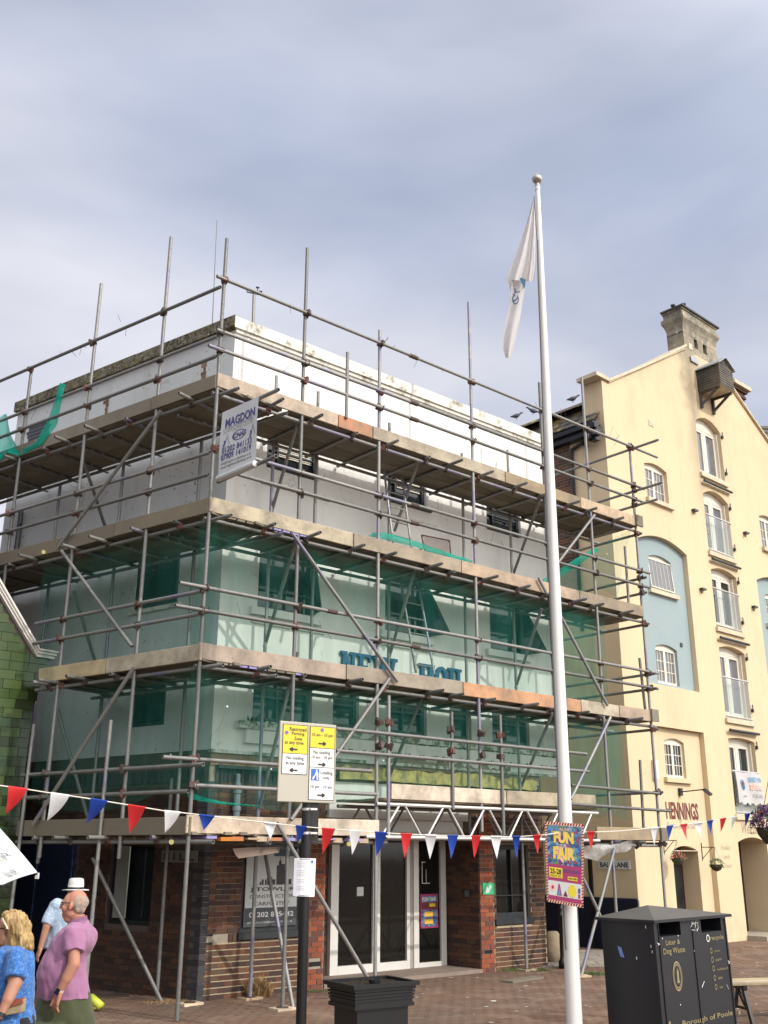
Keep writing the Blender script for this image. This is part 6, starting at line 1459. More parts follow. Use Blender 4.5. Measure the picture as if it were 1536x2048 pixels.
# ================================================================ BENCH
c0 = at_z(1474, 1966, .46); FE_ = Frame((c0.x, c0.y, 0), R_(76))
be = thing('bench', FE_.P(.9, .2, 0), 'backless bench with bleached timber slats on black cast iron legs beside the bin', 'bench')
M['slatwood'] = m_board('bleached_slat_wood', (.36, .30, .20), (.52, .44, .31))
for k in range(4): bevel(MB().fbox(FE_, -.1, 1.9, k * .115, k * .115 + .10, .425, .46).build('slat', M['slatwood'], be), .006, 1)
for s in (.10, 1.7):
    m_ = MB(); P_ = lambda d, z, s_=s: FE_.P(s_, d, z)
    m_.bar(P_(-.02, .405), P_(.48, .405), .05, .05)
    for sgn, c_ in ((1, 0), (-1, .46)):
        m_.bar(P_(c_ + sgn * .03, .39), P_(c_ - sgn * .10, .0), .035, .055); m_.bar(P_(c_ + sgn * .17, .39), P_(c_ + sgn * .02, .20), .03, .035); m_.bar(P_(c_ + sgn * .17, .39), P_(.23, .15), .028, .03)
    m_.bar(P_(-.02, .17), P_(.48, .17), .03, .035); m_.build('leg', M['black'], be)

# ================================================================ BOLLARD
c = at_z(1127, 1937, 0)
bo = thing('bollard', c, 'slim black cast bollard at the mouth of the lane half hidden by the flagpole', 'bollard')
MB().lathe(c, [(.085, 0), (.085, .12), (.06, .15), (.052, .2), (.045, .85), (.06, .87), (.06, .92), (.04, .94), (.055, .98), (.05, 1.05), (.02, 1.09)], 14).build('shaft', M['black'], bo, smooth=True)
cs = at_z(1108, 1925, 0)
ks_ = thing('kerb_stone', cs, 'worn rounded corner guard stone leaning at the foot of the brick corner', 'stone')
MB().lathe(cs, [(.22, 0), (.21, .25), (.17, .45), (.09, .55)], 10).build('stone_body', plain('worn_sandstone', (.30, .24, .17), .9, 0, .3, 8, .1, .5), ks_, smooth=True)

# ================================================================ SIGNS ON THE WALLS
def wall_sign(f, x0, y0, x1, y1, d, name, label, mat, th=.02, cat='sign'):
    s0, za = f.px(x0, (y0 + y1) / 2, d); s1, zb = f.px(x1, (y0 + y1) / 2, d); zt = f.px((x0 + x1) / 2, y0, d)[1]; zb = f.px((x0 + x1) / 2, y1, d)[1]
    q = Quad(f.P(s0, d, zt), f.P(s1, d, zt), f.P(s0, d, zb)); t_ = thing(name, q.P(.5, 0), label, cat); board(q, th, mat, 'sign_panel', t_); return q, t_
q, t_ = wall_sign(LSd, 1197, 1721, 1260, 1738, -.03, 'street_sign', 'grey BALL LANE street name plate on the shaded cream wall of the lane', palegrey)
text_on(q, 'BALL LANE', .05, .2, .95, .8, blackk, t_, .006, .02)
q, t_ = wall_sign(FL, 323, 1701, 394, 1725, D - .03, 'street_sign', 'faded street name plate on the dark brick wall beside the corner', plain('faded_plate', (.16, .15, .13), .7))
q.tl, q.tr = q.tl, q.tr
text_on(q, 'BILL', .07, .18, .93, .82, blackk, t_, .006, .02, space=1.5)
# window board of the builder
q = Quad(FR.P(1.80, D - .005, 2.02), FR.P(2.73, D - .005, 2.02), FR.P(1.80, D - .005, .93))
bw = thing('builder_board', q.P(.5, 0), 'grey and black construction and carpentry board filling the left ground floor window', 'sign')
board(q, .02, palegrey, 'sign_panel', bw)
rect_on(q, 0, 0, 1, .24, ink('charcoal', (.05, .055, .06)), bw, .002); rect_on(q, .52, .90, .98, 1, ink('slate_blue', (.05, .08, .13)), bw, .0025)
for a, b, h_ in ((.26, .29, .57), (.30, .335, .60), (.36, .39, .60), (.40, .45, .66), (.47, .5, .63), (.58, .62, .78), (.62, .67, .84), (.67, .74, .80), (.74, .80, .72), (.80, .88, .60), (.50, .56, .60)): rect_on(q, a, .53, b, h_ + .0, blackk, bw, .003, 'printed_tower')
poly_on(q, [(.64, .84), (.66, .84), (.65, .90)], blackk, bw); rect_on(q, .05, .525, .95, .532, greyp, bw, .003)
text_on(q, 'J.TOWLER', .08, .435, .97, .50, blackk, bw, .004, .02); text_on(q, 'CONSTRUCTION', .08, .36, .95, .405, blackk, bw, .004); text_on(q, '&', .47, .325, .52, .352, blackk, bw, .004); text_on(q, 'CARPENTRY', .16, .265, .86, .315, blackk, bw, .004)
text_on(q, '01202 805442', .08, .12, .94, .185, white_, bw, .004, .02); text_on(q, 'www.jtowlerconstruction.co.uk', .05, .03, .92, .075, palegrey, bw, .004)
# green notice, door notice, small poster
q, t_ = wall_sign(FR, 966, 1766, 989, 1789, D - .02, 'green_notice', 'small green plastic notice fixed to the right brick pier', grn)
poly_on(q, [(.2, .1), (.5, .15), (.75, .7), (.6, .9), (.45, .5), (.3, .75)], palegrey, t_)
q, t_ = wall_sign(FR, 714, 1774, 727, 1792, Q - .004, 'door_notice', 'small white notice stuck inside the left glass door', palegrey, .003, 'notice')
for k in range(3): rect_on(q, .25, .55 - k * .12, .75, .58 - k * .12, greyp, t_, .002, 'text_line')
q, t_ = wall_sign(FR, 841, 1788, 876, 1856, Q - .004, 'small_poster', 'colourful fun fair poster stuck on the narrow right glass door', pink, .003, 'poster')
rect_on(q, .06, .76, .94, .94, M['fair'], t_, .002); text_on(q, 'FUN FAIR', .1, .79, .9, .91, white_, t_, .003, .03); rect_on(q, .06, .56, .94, .74, redp, t_, .002); rect_on(q, .5, .62, .85, .72, yel, t_, .003); rect_on(q, .06, .05, .94, .54, M['fair'], t_, .002); rect_on(q, .22, .34, .7, .48, orng, t_, .003); rect_on(q, .22, .12, .7, .26, orng, t_, .003); text_on(q, 'DATES', .3, .37, .62, .45, yel, t_, .004)

# ---- lettering painted on the warehouse wall (parts of the building)
def wtext(t_, s0, z0, s1, z1, mat, d=-.004, **k):
    q = Quad(FY.P(s0, d, z1), FY.P(s1, d, z1), FY.P(s0, d, z0)); return text_on(q, t_, 0, 0, 1, 1, mat, war, .001, **k)
wtext('HENNINGS', -2.38 + .22, 2.72, -.99 + .22, 3.11, redp, ND - .004, bold=.035); wtext('Restaurant and Bar', -2.14, 2.52, -.94, 2.66, greyp, ND - .004)
brn = ink('faded_brown', (.50, .42, .30))
wtext('Welcome', .98, 2.44, 1.98, 2.70, ink('brown', (.30, .24, .18)), shear=.3)
for i_, (w_, z) in enumerate((('Breakfast', 2.06), ('Lunch', 1.85), ('Dinner', 1.64))): wtext(w_, -.10 + i_ * .02, z, .34 - (i_ == 1) * .08, z + .12, brn, shear=.3)
# wall lamp
lm = thing('wall_lamp', FY.P(-1.5, ND, 3.33), 'swan arm spotlight over the dark red restaurant lettering', 'lamp')
pL = lambda x, y, d: FY.P(FY.px(1220 + x / 4.861, 1440 + y / 4.861, d)[0], d, FY.px(1220 + x / 4.861, 1440 + y / 4.861, d)[1])
a = pL(680, 700, ND - .02); MB().box(a, .10, .10, .17, R_(42)).build('lamp_base', M['frame_dark'], lm)
b2 = pL(915, 675, -.55); MB().tube(a, b2, .014, 8).build('lamp_arm', M['frame_dark'], lm); c3 = pL(982, 728, -.62); MB().bar(b2, c3, .10, .05).build('lamp_head', M['frame_dark'], lm)
# banner on the lowest balcony
q = Quad(FY.P(.79, -.06, 3.93), FY.P(2.12, -.06, 3.93), FY.P(.86, -.07, 3.16)); q.bend = lambda u, v: .025 * math.sin(u * 9 + v * 2)
bnn = thing('balcony_banner', q.P(.5, 0), 'white printed cloth banner tied over the lowest balcony guard of the warehouse', 'banner')
MB_ = MB(); nu, nv = 14, 6
for j in range(nv + 1):
    for i in range(nu + 1): MB_.v.append(tuple(q.P(i / nu, j / nv + (.05 * math.sin(i * 1.9) if j == 0 else 0) - (.10 * (i > 11) if j == 0 else 0), 0)))
MB_.f = [(j * (nu + 1) + i, j * (nu + 1) + i + 1, (j + 1) * (nu + 1) + i + 1, (j + 1) * (nu + 1) + i) for j in range(nv) for i in range(nu)]
MB_.build('banner_cloth', M['flag'], bnn, smooth=True)
disc_on(q, .24, .6, .10, .17, skyb, bnn, .012, hole=.75); disc_on(q, .24, .62, .05, .09, redp, bnn, .012); rect_on(q, .19, .45, .30, .55, ink('flag_blue', 0), bnn, .012)
text_on(q, 'QUEST 17TH', .46, .70, .98, .86, skyb, bnn, .03, .02); text_on(q, 'SEPTEMBER', .50, .46, .98, .64, salmon, bnn, .03, .03); text_on(q, 'FOR HIRE', .58, .22, .92, .34, greyp, bnn, .03, .02); text_on(q, 'poole', .16, .2, .32, .28, navyp, bnn, .02)
# hanging baskets
M['leaf'] = plain('basket_leaves', (.05, .10, .025), .7, 0, .5, 20); M['flower_red'] = plain('red_petals', (.72, .10, .12), .6, 0, .3, 30); M['flower_purple'] = plain('dark_purple_petals', (.07, .02, .07), .7, 0, .6, 25)
def basket(c, r, label, flower, nf, spread, name='hanging_basket', hook=None, leaves=260):
    b = thing(name, c, label, 'hanging basket'); m_ = MB()
    m_.lathe(c - V((0, 0, r)), [(.02, 0), (r * .6, r * .2), (r * .92, r * .65), (r, r)], 14); m_.build('basket_bowl', plain('coir_liner', (.05, .045, .025), .95, 0, .4), b)
    for nm, mt, n, sz in (('foliage', 'leaf', leaves, .035), ('flowers', flower, nf, .04)):
        m_ = MB()
        for _ in range(n):
            th, ph = random.uniform(0, 6.283), random.uniform(-.5, 1.2) if nm == 'foliage' else random.uniform(0.0, 1.3); rr_ = r * random.uniform(.7, 1.0) * spread
            p = c + V((math.cos(th) * math.cos(ph) * rr_, math.sin(th) * math.cos(ph) * rr_, math.sin(ph) * rr_ * .9)); a = V((random.gauss(0, 1), random.gauss(0, 1), random.gauss(0, 1))).normalized(); b3 = a.orthogonal().normalized(); s_ = sz * random.uniform(.6, 1.2)
            m_.add([p, p + a * s_ * .5 + b3 * s_ * .4, p + a * s_, p + a * s_ * .5 - b3 * s_ * .4], [(0, 1, 2, 3)])
        m_.build(nm, M[mt], b, kind='stuff')
    if hook:
        ch = MB()
        for k in range(3): ch.tube(c + V((math.cos(k * 2.1) * r, math.sin(k * 2.1) * r, 0)), hook, .004, 4)
        ch.build('chain', M['frame_dark'], b)
    return b
for (x, y, hx, hy, lab, fw, nf, dd_) in ((660, 1345, 600, 1240, 'basket of pink red flowers hanging left of the restaurant door', 'flower_red', 80, ND), (1033, 1405, 1010, 1225, 'green sparse basket hanging right of the restaurant door', 'leaf', 10, .0)):
    c = pL(x, y, dd_ - .34); hk = c + V((0, 0, .38)); wl_ = c + FY.n * -(.34)
    basket(c, .15, lab, fw, nf, 1.15, hook=hk, leaves=220)
    br = thing('basket_bracket', wl_, 'wrought iron wall bracket holding the ' + ('left' if x < 800 else 'right') + ' hanging basket', 'bracket', 'brackets of the hanging baskets')
    w0 = hk - FY.n * .34; m_ = MB().tube(w0, hk, .01, 6).tube(w0 + V((0, 0, .1)), w0 + V((0, 0, -.3)), .012, 6).tube(w0 + V((0, 0, -.26)), hk + FY.n * -.06, .008, 6); m_.build('bracket_iron', M['frame_dark'], br)
c = at_depth(1551, 1655, 12.2); basket(c, .22, 'overflowing basket of dark purple flowers cut off by the right edge', 'flower_purple', 900, 1.35, hook=c + V((0, 0, .6)), leaves=200)
lp = thing('basket_post', V((c.x + .75, c.y + .1, 0)), 'black column with a bracket arm holding the purple flower basket at the right edge', 'column')  # unseen post added to carry the flower basket, without a lamp
MB().tube((c.x + .75, c.y + .1, 0), (c.x + .75, c.y + .1, c.z + .9), .05, 14).build('column_shaft', M['black'], lp); MB().tube((c.x + .75, c.y + .1, c.z + .6), (c.x, c.y, c.z + .6), .014, 8).build('bracket_arm', M['black'], lp)

# ================================================================ ROOF CLUTTER
a = at_depth(507, 648, 16.9); b2 = at_depth(508, 590, 16.9)
an = thing('weather_mast', a, 'small anemometer mast with cup arms on the roof behind the parapet corner', 'weather mast')
MB().tube(a - V((0, 0, .3)), b2, .03, 8).build('mast', M['steel'], an)
m_ = MB(); l, r_ = at_depth(494, 584, 16.9), at_depth(521, 590, 16.9); m_.tube(l, r_, .012, 6); m_.tube(b2, b2 + V((0, 0, .09)), .02, 6)
for p in (l, r_, at_depth(515, 582, 16.7)): m_.tube(p, p + V((.0, 0, .07)), .010, 6); m_.tube(p + V((-.03, 0, .08)), p + V((.03, 0, .07)), .018, 6)
m_.build('cup_arm', M['frame_dark'], an, kind='stuff')
wa = thing('whip_aerial', at_depth(424, 655, 17.6), 'thin whip aerial rising from the roof near the corner scaffold pole', 'aerial')
MB().tube(at_depth(424, 665, 17.6), at_depth(434, 440, 17.6), .011, 5, .006).build('whip', M['frame_dark'], wa)
# pigeons on the slate verge
M['pigeon'] = plain('slate_grey_feathers', (.07, .075, .09), .7, 0, .4, 30)
for i_, (x, y, lab) in enumerate(((1033, 834, 'dark pigeon perched lowest on the slate roof edge'), (1066, 824, 'paler pigeon standing just left of the flagpole on the roof edge'), (1146, 800, 'pigeon perched on the lichened roof right of the flagpole'))):
    dep = LSd.P(LSd.px(x, y + 6, .3)[0], .3, 0).y
    c = at_depth(x, y + 2, dep); pg = thing('pigeon', c, lab, 'pigeon', 'pigeons on the roof edge')
    m_ = MB(); n = 10; prof = [(-.17, .012, -.03), (-.10, .035, -.01), (-.03, .062, .0), (.04, .06, .015), (.09, .035, .05), (.12, .03, .085), (.15, .028, .105), (.175, .012, .10), (.20, .003, .092)]
    for (x_, r, z_) in prof:
        for k in range(n): m_.v.append((c.x + x_ * (1 if i_ != 1 else -1), c.y + r * math.cos(6.283 * k / n), c.z + .06 + z_ + r * math.sin(6.283 * k / n)))
    m_.f = [(j * n + k, j * n + (k + 1) % n, (j + 1) * n + (k + 1) % n, (j + 1) * n + k) for j in range(len(prof) - 1) for k in range(n)] + [tuple(range(n)), tuple(range((len(prof) - 1) * n, len(prof) * n))]
    m_.tube((c.x, c.y + .02, c.z + .03), (c.x, c.y + .02, c.z - .05), .006, 4); m_.tube((c.x, c.y - .02, c.z + .03), (c.x, c.y - .02, c.z - .05), .006, 4)
    m_.build('pigeon_body', M['pigeon'], pg, smooth=True)

# ================================================================ LOOSE SHEETS AND WEEDS
def m_poly():
    t = NT('clear_polythene'); t.t.nodes.remove(t.b); a = t.n('ShaderNodeBsdfTransparent', {'Color': (.9, .92, .92)}); b_ = t.n('ShaderNodeBsdfGlossy', {'Roughness': .22, 'Color': (.9, .9, .9)}); d_ = t.n('ShaderNodeBsdfTranslucent', {'Color': (.8, .8, .8)}); d2 = t.n('ShaderNodeBsdfDiffuse', {'Color': (.75, .75, .74)})
    m1 = t.n('ShaderNodeMixShader', {0: .5, 1: d_.outputs[0], 2: d2.outputs[0]}); m2 = t.n('ShaderNodeMixShader', {0: t.ramp(t.noise(6, 4), .3, .75, (.3,) * 3, (.9,) * 3), 1: a.outputs[0], 2: m1.outputs[0]}); m3 = t.n('ShaderNodeMixShader', {0: .12, 1: m2.outputs[0], 2: b_.outputs[0]}); t.t.links.new(m3.outputs[0], t.out.inputs[0]); return t.m
M['poly'] = m_poly()
sheet('plastic_sheet', pxl(FR, -.05, [(1166, 1692), (1190, 1690), (1220, 1690), (1262, 1680), (1292, 1684)]), pxl(FR, -.02, [(1172, 1716), (1195, 1722), (1212, 1706), (1254, 1704), (1268, 1690)]), 26, 7, 'poly', 'crumpled clear plastic sheet dangling under the boards above the lane', 'plastic sheet', amp=.10)
M['brownsheet'] = plain('brown_board_sheet', (.20, .155, .125), .8, 0, .2, 3, .1, .2)
sheet('hanging_board', pxl(FR, -.02, [(466, 1697), (500, 1695), (566, 1693)]), pxl(FR, .02, [(478, 1717), (520, 1711), (560, 1705)]), 8, 3, 'brownsheet', 'warped brown sheet sagging beneath the lowest boards over the left window', 'board', amp=.02)
M['dry'] = plain('dry_brown_weed', (.30, .19, .08), .95, 0, .5, 20); M['grass'] = plain('short_weeds', (.11, .15, .045), .9, 0, .5, 15)
def tuft(c, rx, ry, h, n, mat, label, name='weed_clump', cat='weeds'):
    m_ = MB()
    for _ in range(n):
        a = random.uniform(0, 6.283); r = math.sqrt(random.random()); p = V(c) + V((math.cos(a) * r * rx, math.sin(a) * r * ry, 0)); hh = h * random.uniform(.4, 1) * (1.1 - r * .6); t_ = V((random.gauss(0, .4), random.gauss(0, .4), 1)).normalized() * hh; s_ = V((random.uniform(-1, 1), random.uniform(-1, 1), 0)).normalized() * h * .07
        m_.add([p - s_, p + s_, p + t_ * .6 + s_ * .7 + V((0, 0, 0)), p + t_], [(0, 1, 2), (0, 2, 3)])
    return tag(m_.build(name, M[mat]), label, cat)
c = FR.P(2.02, D - .12, .01); 
wd = tuft(c, .16, .12, .34, 900, 'dry', 'dead brown weed clump at the foot of the striped brick wall'); tuft(FR.P(1.5, .95, .01), .4, .2, .035, 220, 'dry', 'thin scatter of dry straw under the corner of the scaffold')
tuft(FR.P(7.5, 1.2, .012), .55, .2, .07, 1200, 'grass', 'patch of green weeds under the right ground floor window'); tuft(FR.P(2.95, 1.2, .012), .35, .1, .05, 350, 'grass', 'sparse moss and weeds beside the left entrance pier'); tuft(at_z(1185, 1950, .01), .25, .12, .10, 350, 'grass', 'green weed tuft by the foot of the leaning brace')
tuft(FL.P(1.3, 1.1, .01), .4, .25, .06, 350, 'dry', 'dry grass and weeds around an inner pole on the shaded side')

# ================================================================ PARASOL
p1 = at_depth(75, 1745, 6.7); p1.z = 1.86; p2 = at_z(7, 1769, 1.86)
side_v = (p2 - p1); inn = V((side_v.y, -side_v.x, 0)).normalized()
if inn.x > 0: inn = -inn
Lw = side_v.length; p3 = p2 + inn * Lw; p4 = p1 + inn * Lw; apx = (p1 + p3) / 2; apx.z = 2.46
M['canvas'] = plain('white_parasol_canvas', (.62, .63, .64), .7, 0, .04, 2)
um = thing('parasol', V((apx.x, apx.y, 0)), 'white pub parasol with printed lettering reaching in from the left edge', 'parasol')
MB().tube((apx.x, apx.y, .0), (apx.x, apx.y, 2.72), .028, 12).build('pole', M['frame_dark'], um); MB().lathe((apx.x, apx.y, 0), [(.32, 0), (.32, .06), (.05, .12), (.04, .3)], 18).build('base', M['frame_dark'], um)
cs_ = [p1, p2, p3, p4]
def cpt(a, b, u, v):     # u along rim, v from apex to rim
    r = a.lerp(b, u); r = r + (apx.to_2d().to_3d() - r.to_2d().to_3d()) * (.012 * 4 * u * (1 - u)) ; p = apx.lerp(r, v); p.z += .24 * math.sin(math.pi * v) * (1 - .6 * (4 * u * (1 - u))) ; return p
for k in range(4):
    a, b = cs_[k], cs_[(k + 1) % 4]; m_ = MB(); n = 14
    for j in range(n + 1):
        for i in range(n + 1): m_.v.append(tuple(cpt(a, b, i / n, j / n)))
    m_.f = [(j * (n + 1) + i, j * (n + 1) + i + 1, (j + 1) * (n + 1) + i + 1, (j + 1) * (n + 1) + i) for j in range(n) for i in range(n)]
    m_.build('canopy_panel', M['canvas'], um, smooth=True)
    MB().tube(apx + V((0, 0, -.03)), a + V((0, 0, -.01)), .010, 6).build('rib', M['frame_dark'], um)
MB().box(p1 + V((.0, 0, -.02)), .02, .02, .035).build('rib_cap', M['canvas'], um)
def ctext(t_, u0, v0, u1, v1, mat, bold=0):
    me = text_me(t_, bold); xs = [v.co.x for v in me.vertices]; ys = [v.co.y for v in me.vertices]; x0, x1, y0, y1 = min(xs), max(xs), min(ys), max(ys); me.materials.clear()
    for v in me.vertices: v.co = cpt(p1, p2, u0 + (u1 - u0) * (v.co.x - x0) / (x1 - x0), v0 + (v1 - v0) * (v.co.y - y0) / (y1 - y0)) + V((.006, -.004, .012))
    link('lettering', me, mat, um)
# lettering on the parasol, laid on the near panel (u runs from the right tip to the near left tip)
def find_uv(x, y):
    best = None
    for i in range(41):
        for j in range(41):
            p = cpt(p1, p2, i / 40, j / 40); d = p - EYE
            fw = d.y * math.cos(PITCH) + d.z * math.sin(PITCH); up = -d.y * math.sin(PITCH) + d.z * math.cos(PITCH)
            e = (768 + d.x / fw * F_PX - x) ** 2 + (1024 - up / fw * F_PX - y) ** 2
            if best is None or e < best[0]: best = (e, i / 40, j / 40)
    return best[1:]
def ptext(t_, x0, y0, x1, y1, hgt, mat, bold=0):
    me = text_me(t_, bold); xs = [v.co.x for v in me.vertices]; ys = [v.co.y for v in me.vertices]; a0, a1, b0, b1 = min(xs), max(xs), min(ys), max(ys); me.materials.clear()
    A = cpt(p1, p2, *find_uv(x0, y0)); B = cpt(p1, p2, *find_uv(x1, y1)); ux = (B - A); upv = (apx - (A + B) / 2).normalized() * hgt; n = ux.cross(upv).normalized()
    if n.dot(EYE - A) < 0: n = -n
    for v in me.vertices: v.co = A + ux * ((v.co.x - a0) / (a1 - a0)) + upv * ((v.co.y - b0) / (b1 - b0)) + n * .03
    link('lettering', me, mat, um)
ptext('R JOB', 0, 1732, 25, 1727, .05, blackk, .02); ptext('SESSION IPA', 0, 1738, 25, 1735, .018, ink('lime', (.45, .62, .2)))
ptext('FULLY HOPPED', 10, 1764, 38, 1760, .045, blackk, .0); ptext('IPA', 40, 1760, 47, 1758, .045, ink('lime', 0))

# ================================================================ PEOPLE
def prim_bm():
    return bmesh.new()
def add_cone(bm, a, b, ra, rb, n=14, caps=True, round_=True):
    a, b = V(a), V(b); t = (b - a); Lc = t.length; t.normalize(); x = t.orthogonal().normalized(); y = t.cross(x)
    r0 = [bm.verts.new(a + (x * math.cos(6.2832 * k / n) + y * math.sin(6.2832 * k / n)) * ra) for k in range(n)]; r1 = [bm.verts.new(b + (x * math.cos(6.2832 * k / n) + y * math.sin(6.2832 * k / n)) * rb) for k in range(n)]
    for k in range(n): bm.faces.new((r0[k], r0[(k + 1) % n], r1[(k + 1) % n], r1[k]))
    bm.faces.new(r0[::-1]); bm.faces.new(r1)
    if round_:
        add_ell(bm, a, (ra,) * 3); add_ell(bm, b, (rb,) * 3)
def add_ell(bm, c, r, rot=(0, 0, 0)):
    M_ = Matrix.Translation(V(c)) @ Euler(rot).to_matrix().to_4x4() @ Matrix.Diagonal((*r, 1)); bmesh.ops.create_uvsphere(bm, u_segments=16, v_segments=10, radius=1, matrix=M_)
def add_loft(bm, rings, n=20, az=0):       # rings: (centre, rx, ry); rx across the view, ry in depth
    vs_ = []
    for c, rx, ry in rings: vs_.append([bm.verts.new(V(c) + V((math.cos(6.2832 * k / n) * rx, math.sin(6.2832 * k / n) * ry, 0))) for k in range(n)])
    for a, b in zip(vs_, vs_[1:]):
        for k in range(n): bm.faces.new((a[k], a[(k + 1) % n], b[(k + 1) % n], b[k]))
    bm.faces.new(vs_[0][::-1]); bm.faces.new(vs_[-1])
def organic(bm, name, mat, parent, vox=.009, smooth_it=4, disp=0, dscale=8, strand=0):
    bmesh.ops.recalc_face_normals(bm, faces=bm.faces); me = bpy.data.meshes.new(name); bm.to_mesh(me); bm.free()
    o = bpy.data.objects.new(name, me); COL.objects.link(o); r = o.modifiers.new('r', 'REMESH'); r.mode = 'VOXEL'; r.voxel_size = vox; s = o.modifiers.new('s', 'SMOOTH'); s.iterations = smooth_it; s.factor = .5
    bpy.context.view_layer.update(); dg = bpy.context.evaluated_depsgraph_get(); m2 = bpy.data.meshes.new_from_object(o.evaluated_get(dg), depsgraph=dg); bpy.data.objects.remove(o)
    if disp:
        nm = [v.normal.copy() for v in m2.vertices]
        for v, n in zip(m2.vertices, nm): 
            c = v.co; v.co = c + n * (mnoise.noise(V((c.x * dscale, c.y * dscale, c.z * dscale * .45))) * disp + mnoise.noise(V((c.x * dscale * 2.3 + c.z * 5, c.y * dscale * 2, c.z * dscale * 1.2))) * disp * .5)
    if strand:
        nm = [v.normal.copy() for v in m2.vertices]
        for v, n in zip(m2.vertices, nm): c = v.co; v.co = c + n * (mnoise.noise(V((c.x * 70 + c.z * 14, c.y * 70, c.z * 7))) * strand)
    m2.materials.clear(); m2.polygons.foreach_set('use_smooth', [True] * len(m2.polygons)); return link(name, m2, mat, parent)
def m_skin(name, c):
    t = NT(name); q_ = t.mix(t.noise(9, 5), tuple(x * .85 for x in c), tuple(min(1, x * 1.12) for x in c)); q_ = t.mix(t.math('MULTIPLY', t.ramp(t.noise(5, 3), .5, .7), .3), q_, (c[0] * .95, c[1] * .6, c[2] * .55))
    t.bump(t.noise(60, 3), .1, .003); return t.fin(q_, .62, spec=.35, Subsurface_Weight=.08)
M['skin'] = m_skin('sunburnt_skin', (.44, .205, .135)); M['skin2'] = m_skin('tanned_skin', (.40, .205, .135))
def cloth_mat(name, c, var=.15, pat=None):
    t = NT(name); q_ = t.mix(t.noise(4, 5), tuple(x * (1 - var) for x in c), tuple(min(1, x * (1 + var)) for x in c))
    if pat: q_ = t.mix(t.ramp(t.noise(pat[1], 4, .6), .50, .60), q_, pat[0])
    t.bump(t.math('ADD', t.noise(12, 4), t.math('MULTIPLY', t.noise(160, 2), .25)), .5, .01); return t.fin(q_, .85, spec=.2, Sheen_Weight=.2)
M['pinkshirt'] = cloth_mat('mauve_pink_cotton', (.31, .145, .25)); M['olive'] = cloth_mat('olive_trousers', (.055, .062, .03)); M['blueshirt'] = cloth_mat('blue_patterned_top', (.035, .12, .36), .2, ((.09, .22, .48), 60)); M['paleblue'] = cloth_mat('pale_blue_patterned_shirt', (.27, .35, .47), .1, ((.42, .50, .58), 50)); M['darktr'] = cloth_mat('black_trousers', (.014, .015, .02))
M['greyhair'] = cloth_mat('short_grey_hair', (.30, .25, .205), .25, ((.42, .25, .175), 30)); 
def m_hair():
    t = NT('blonde_hair'); n = t.noise(9, 6, .7, sc3=(2.5, 2.5, .45), dist=.8); c = t.mix(t.ramp(n, .35, .65), (.20, .11, .035), (.56, .40, .18)); t.bump(n, .9, .02); return t.fin(c, .42, spec=.4)
M['blonde'] = m_hair()
def hand(bm, wrist, knuckle, sc=1.0, curl=V((0, 0, 0)), side=V((0, 1, 0)), thumb_dir=None):
    wrist, knuckle = V(wrist), V(knuckle); d = (knuckle - wrist).normalized(); s = (side - d * side.dot(d)).normalized(); nrm = d.cross(s)
    for k in range(4):
        off = s * (.030 * sc * (k - 1.5) / 1.5)
        add_cone(bm, wrist + off * .6, knuckle + off, .019 * sc, .013 * sc, 10)
        Lf = (.072, .082, .078, .062)[k] * sc; p1_ = knuckle + off + d * Lf * .45 + curl * Lf * .35; p2_ = p1_ + d * Lf * .30 + curl * Lf * .7; p3_ = p2_ + d * Lf * .15 + curl * Lf * .6
        add_cone(bm, knuckle + off, p1_, .0105 * sc, .0098 * sc, 8); add_cone(bm, p1_, p2_, .0098 * sc, .009 * sc, 8); add_cone(bm, p2_, p3_, .009 * sc, .0075 * sc, 8)
    td = thumb_dir or (d * .6 - s * .6 + curl * .4); td = td.normalized(); b0 = wrist + d * .025 * sc - s * .02 * sc; b1 = b0 + td * .045 * sc; b2_ = b1 + (td + d * .5).normalized() * .035 * sc
    add_cone(bm, b0, b1, .014 * sc, .012 * sc, 8); add_cone(bm, b1, b2_, .012 * sc, .009 * sc, 8)

def pxm(Y): return F_PX / (Y * math.cos(PITCH) - .3 * math.sin(PITCH))
# ---------- man in mauve shirt
Y0 = 8.8; K = 1 / pxm(Y0)
A_ = lambda x, y, dy=0: at_depth(768 + (x - 768) * 1.0, y, Y0) + V((0, dy, 0))
pr_ = thing('person', V((A_(140, 1900).x, Y0, 0)), 'balding man in a mauve pink shirt and olive trousers walking left with a smartwatch', 'person', 'people walking past')
bm = prim_bm()
# head in profile, facing left
add_ell(bm, A_(154, 1803), (21 * K, .080, 22 * K)); add_ell(bm, A_(143, 1806), (17 * K, .070, 20 * K)); add_ell(bm, A_(139, 1823), (13 * K, .058, 14 * K)); add_ell(bm, A_(132, 1829), (8 * K, .035, 9 * K)); add_ell(bm, A_(147, 1829), (15 * K, .066, 12 * K))
add_ell(bm, A_(128.5, 1804), (5 * K, .05, 5 * K)); add_cone(bm, A_(127.5, 1806), A_(122, 1814), 3 * K, 3.6 * K, 10); add_ell(bm, A_(126, 1816), (4 * K, .018, 3 * K)); add_ell(bm, A_(127, 1821.5), (3.4 * K, .022, 1.9 * K)); add_ell(bm, A_(127.6, 1825.5), (3.2 * K, .020, 1.9 * K)); add_ell(bm, A_(133, 1815, -.045), (7 * K, .025, 8 * K))
add_ell(bm, A_(147, 1812, -.082), (4 * K, .012, 7.5 * K), (0, .25, 0)); add_ell(bm, A_(147, 1812, .082), (4 * K, .012, 7.5 * K))
add_loft(bm, [(A_(160, 1862), 20 * K, .09), (A_(157, 1845), 15 * K, .068), (A_(155, 1828), 14 * K, .062)]); add_ell(bm, A_(140, 1838), (12 * K, .05, 8 * K))
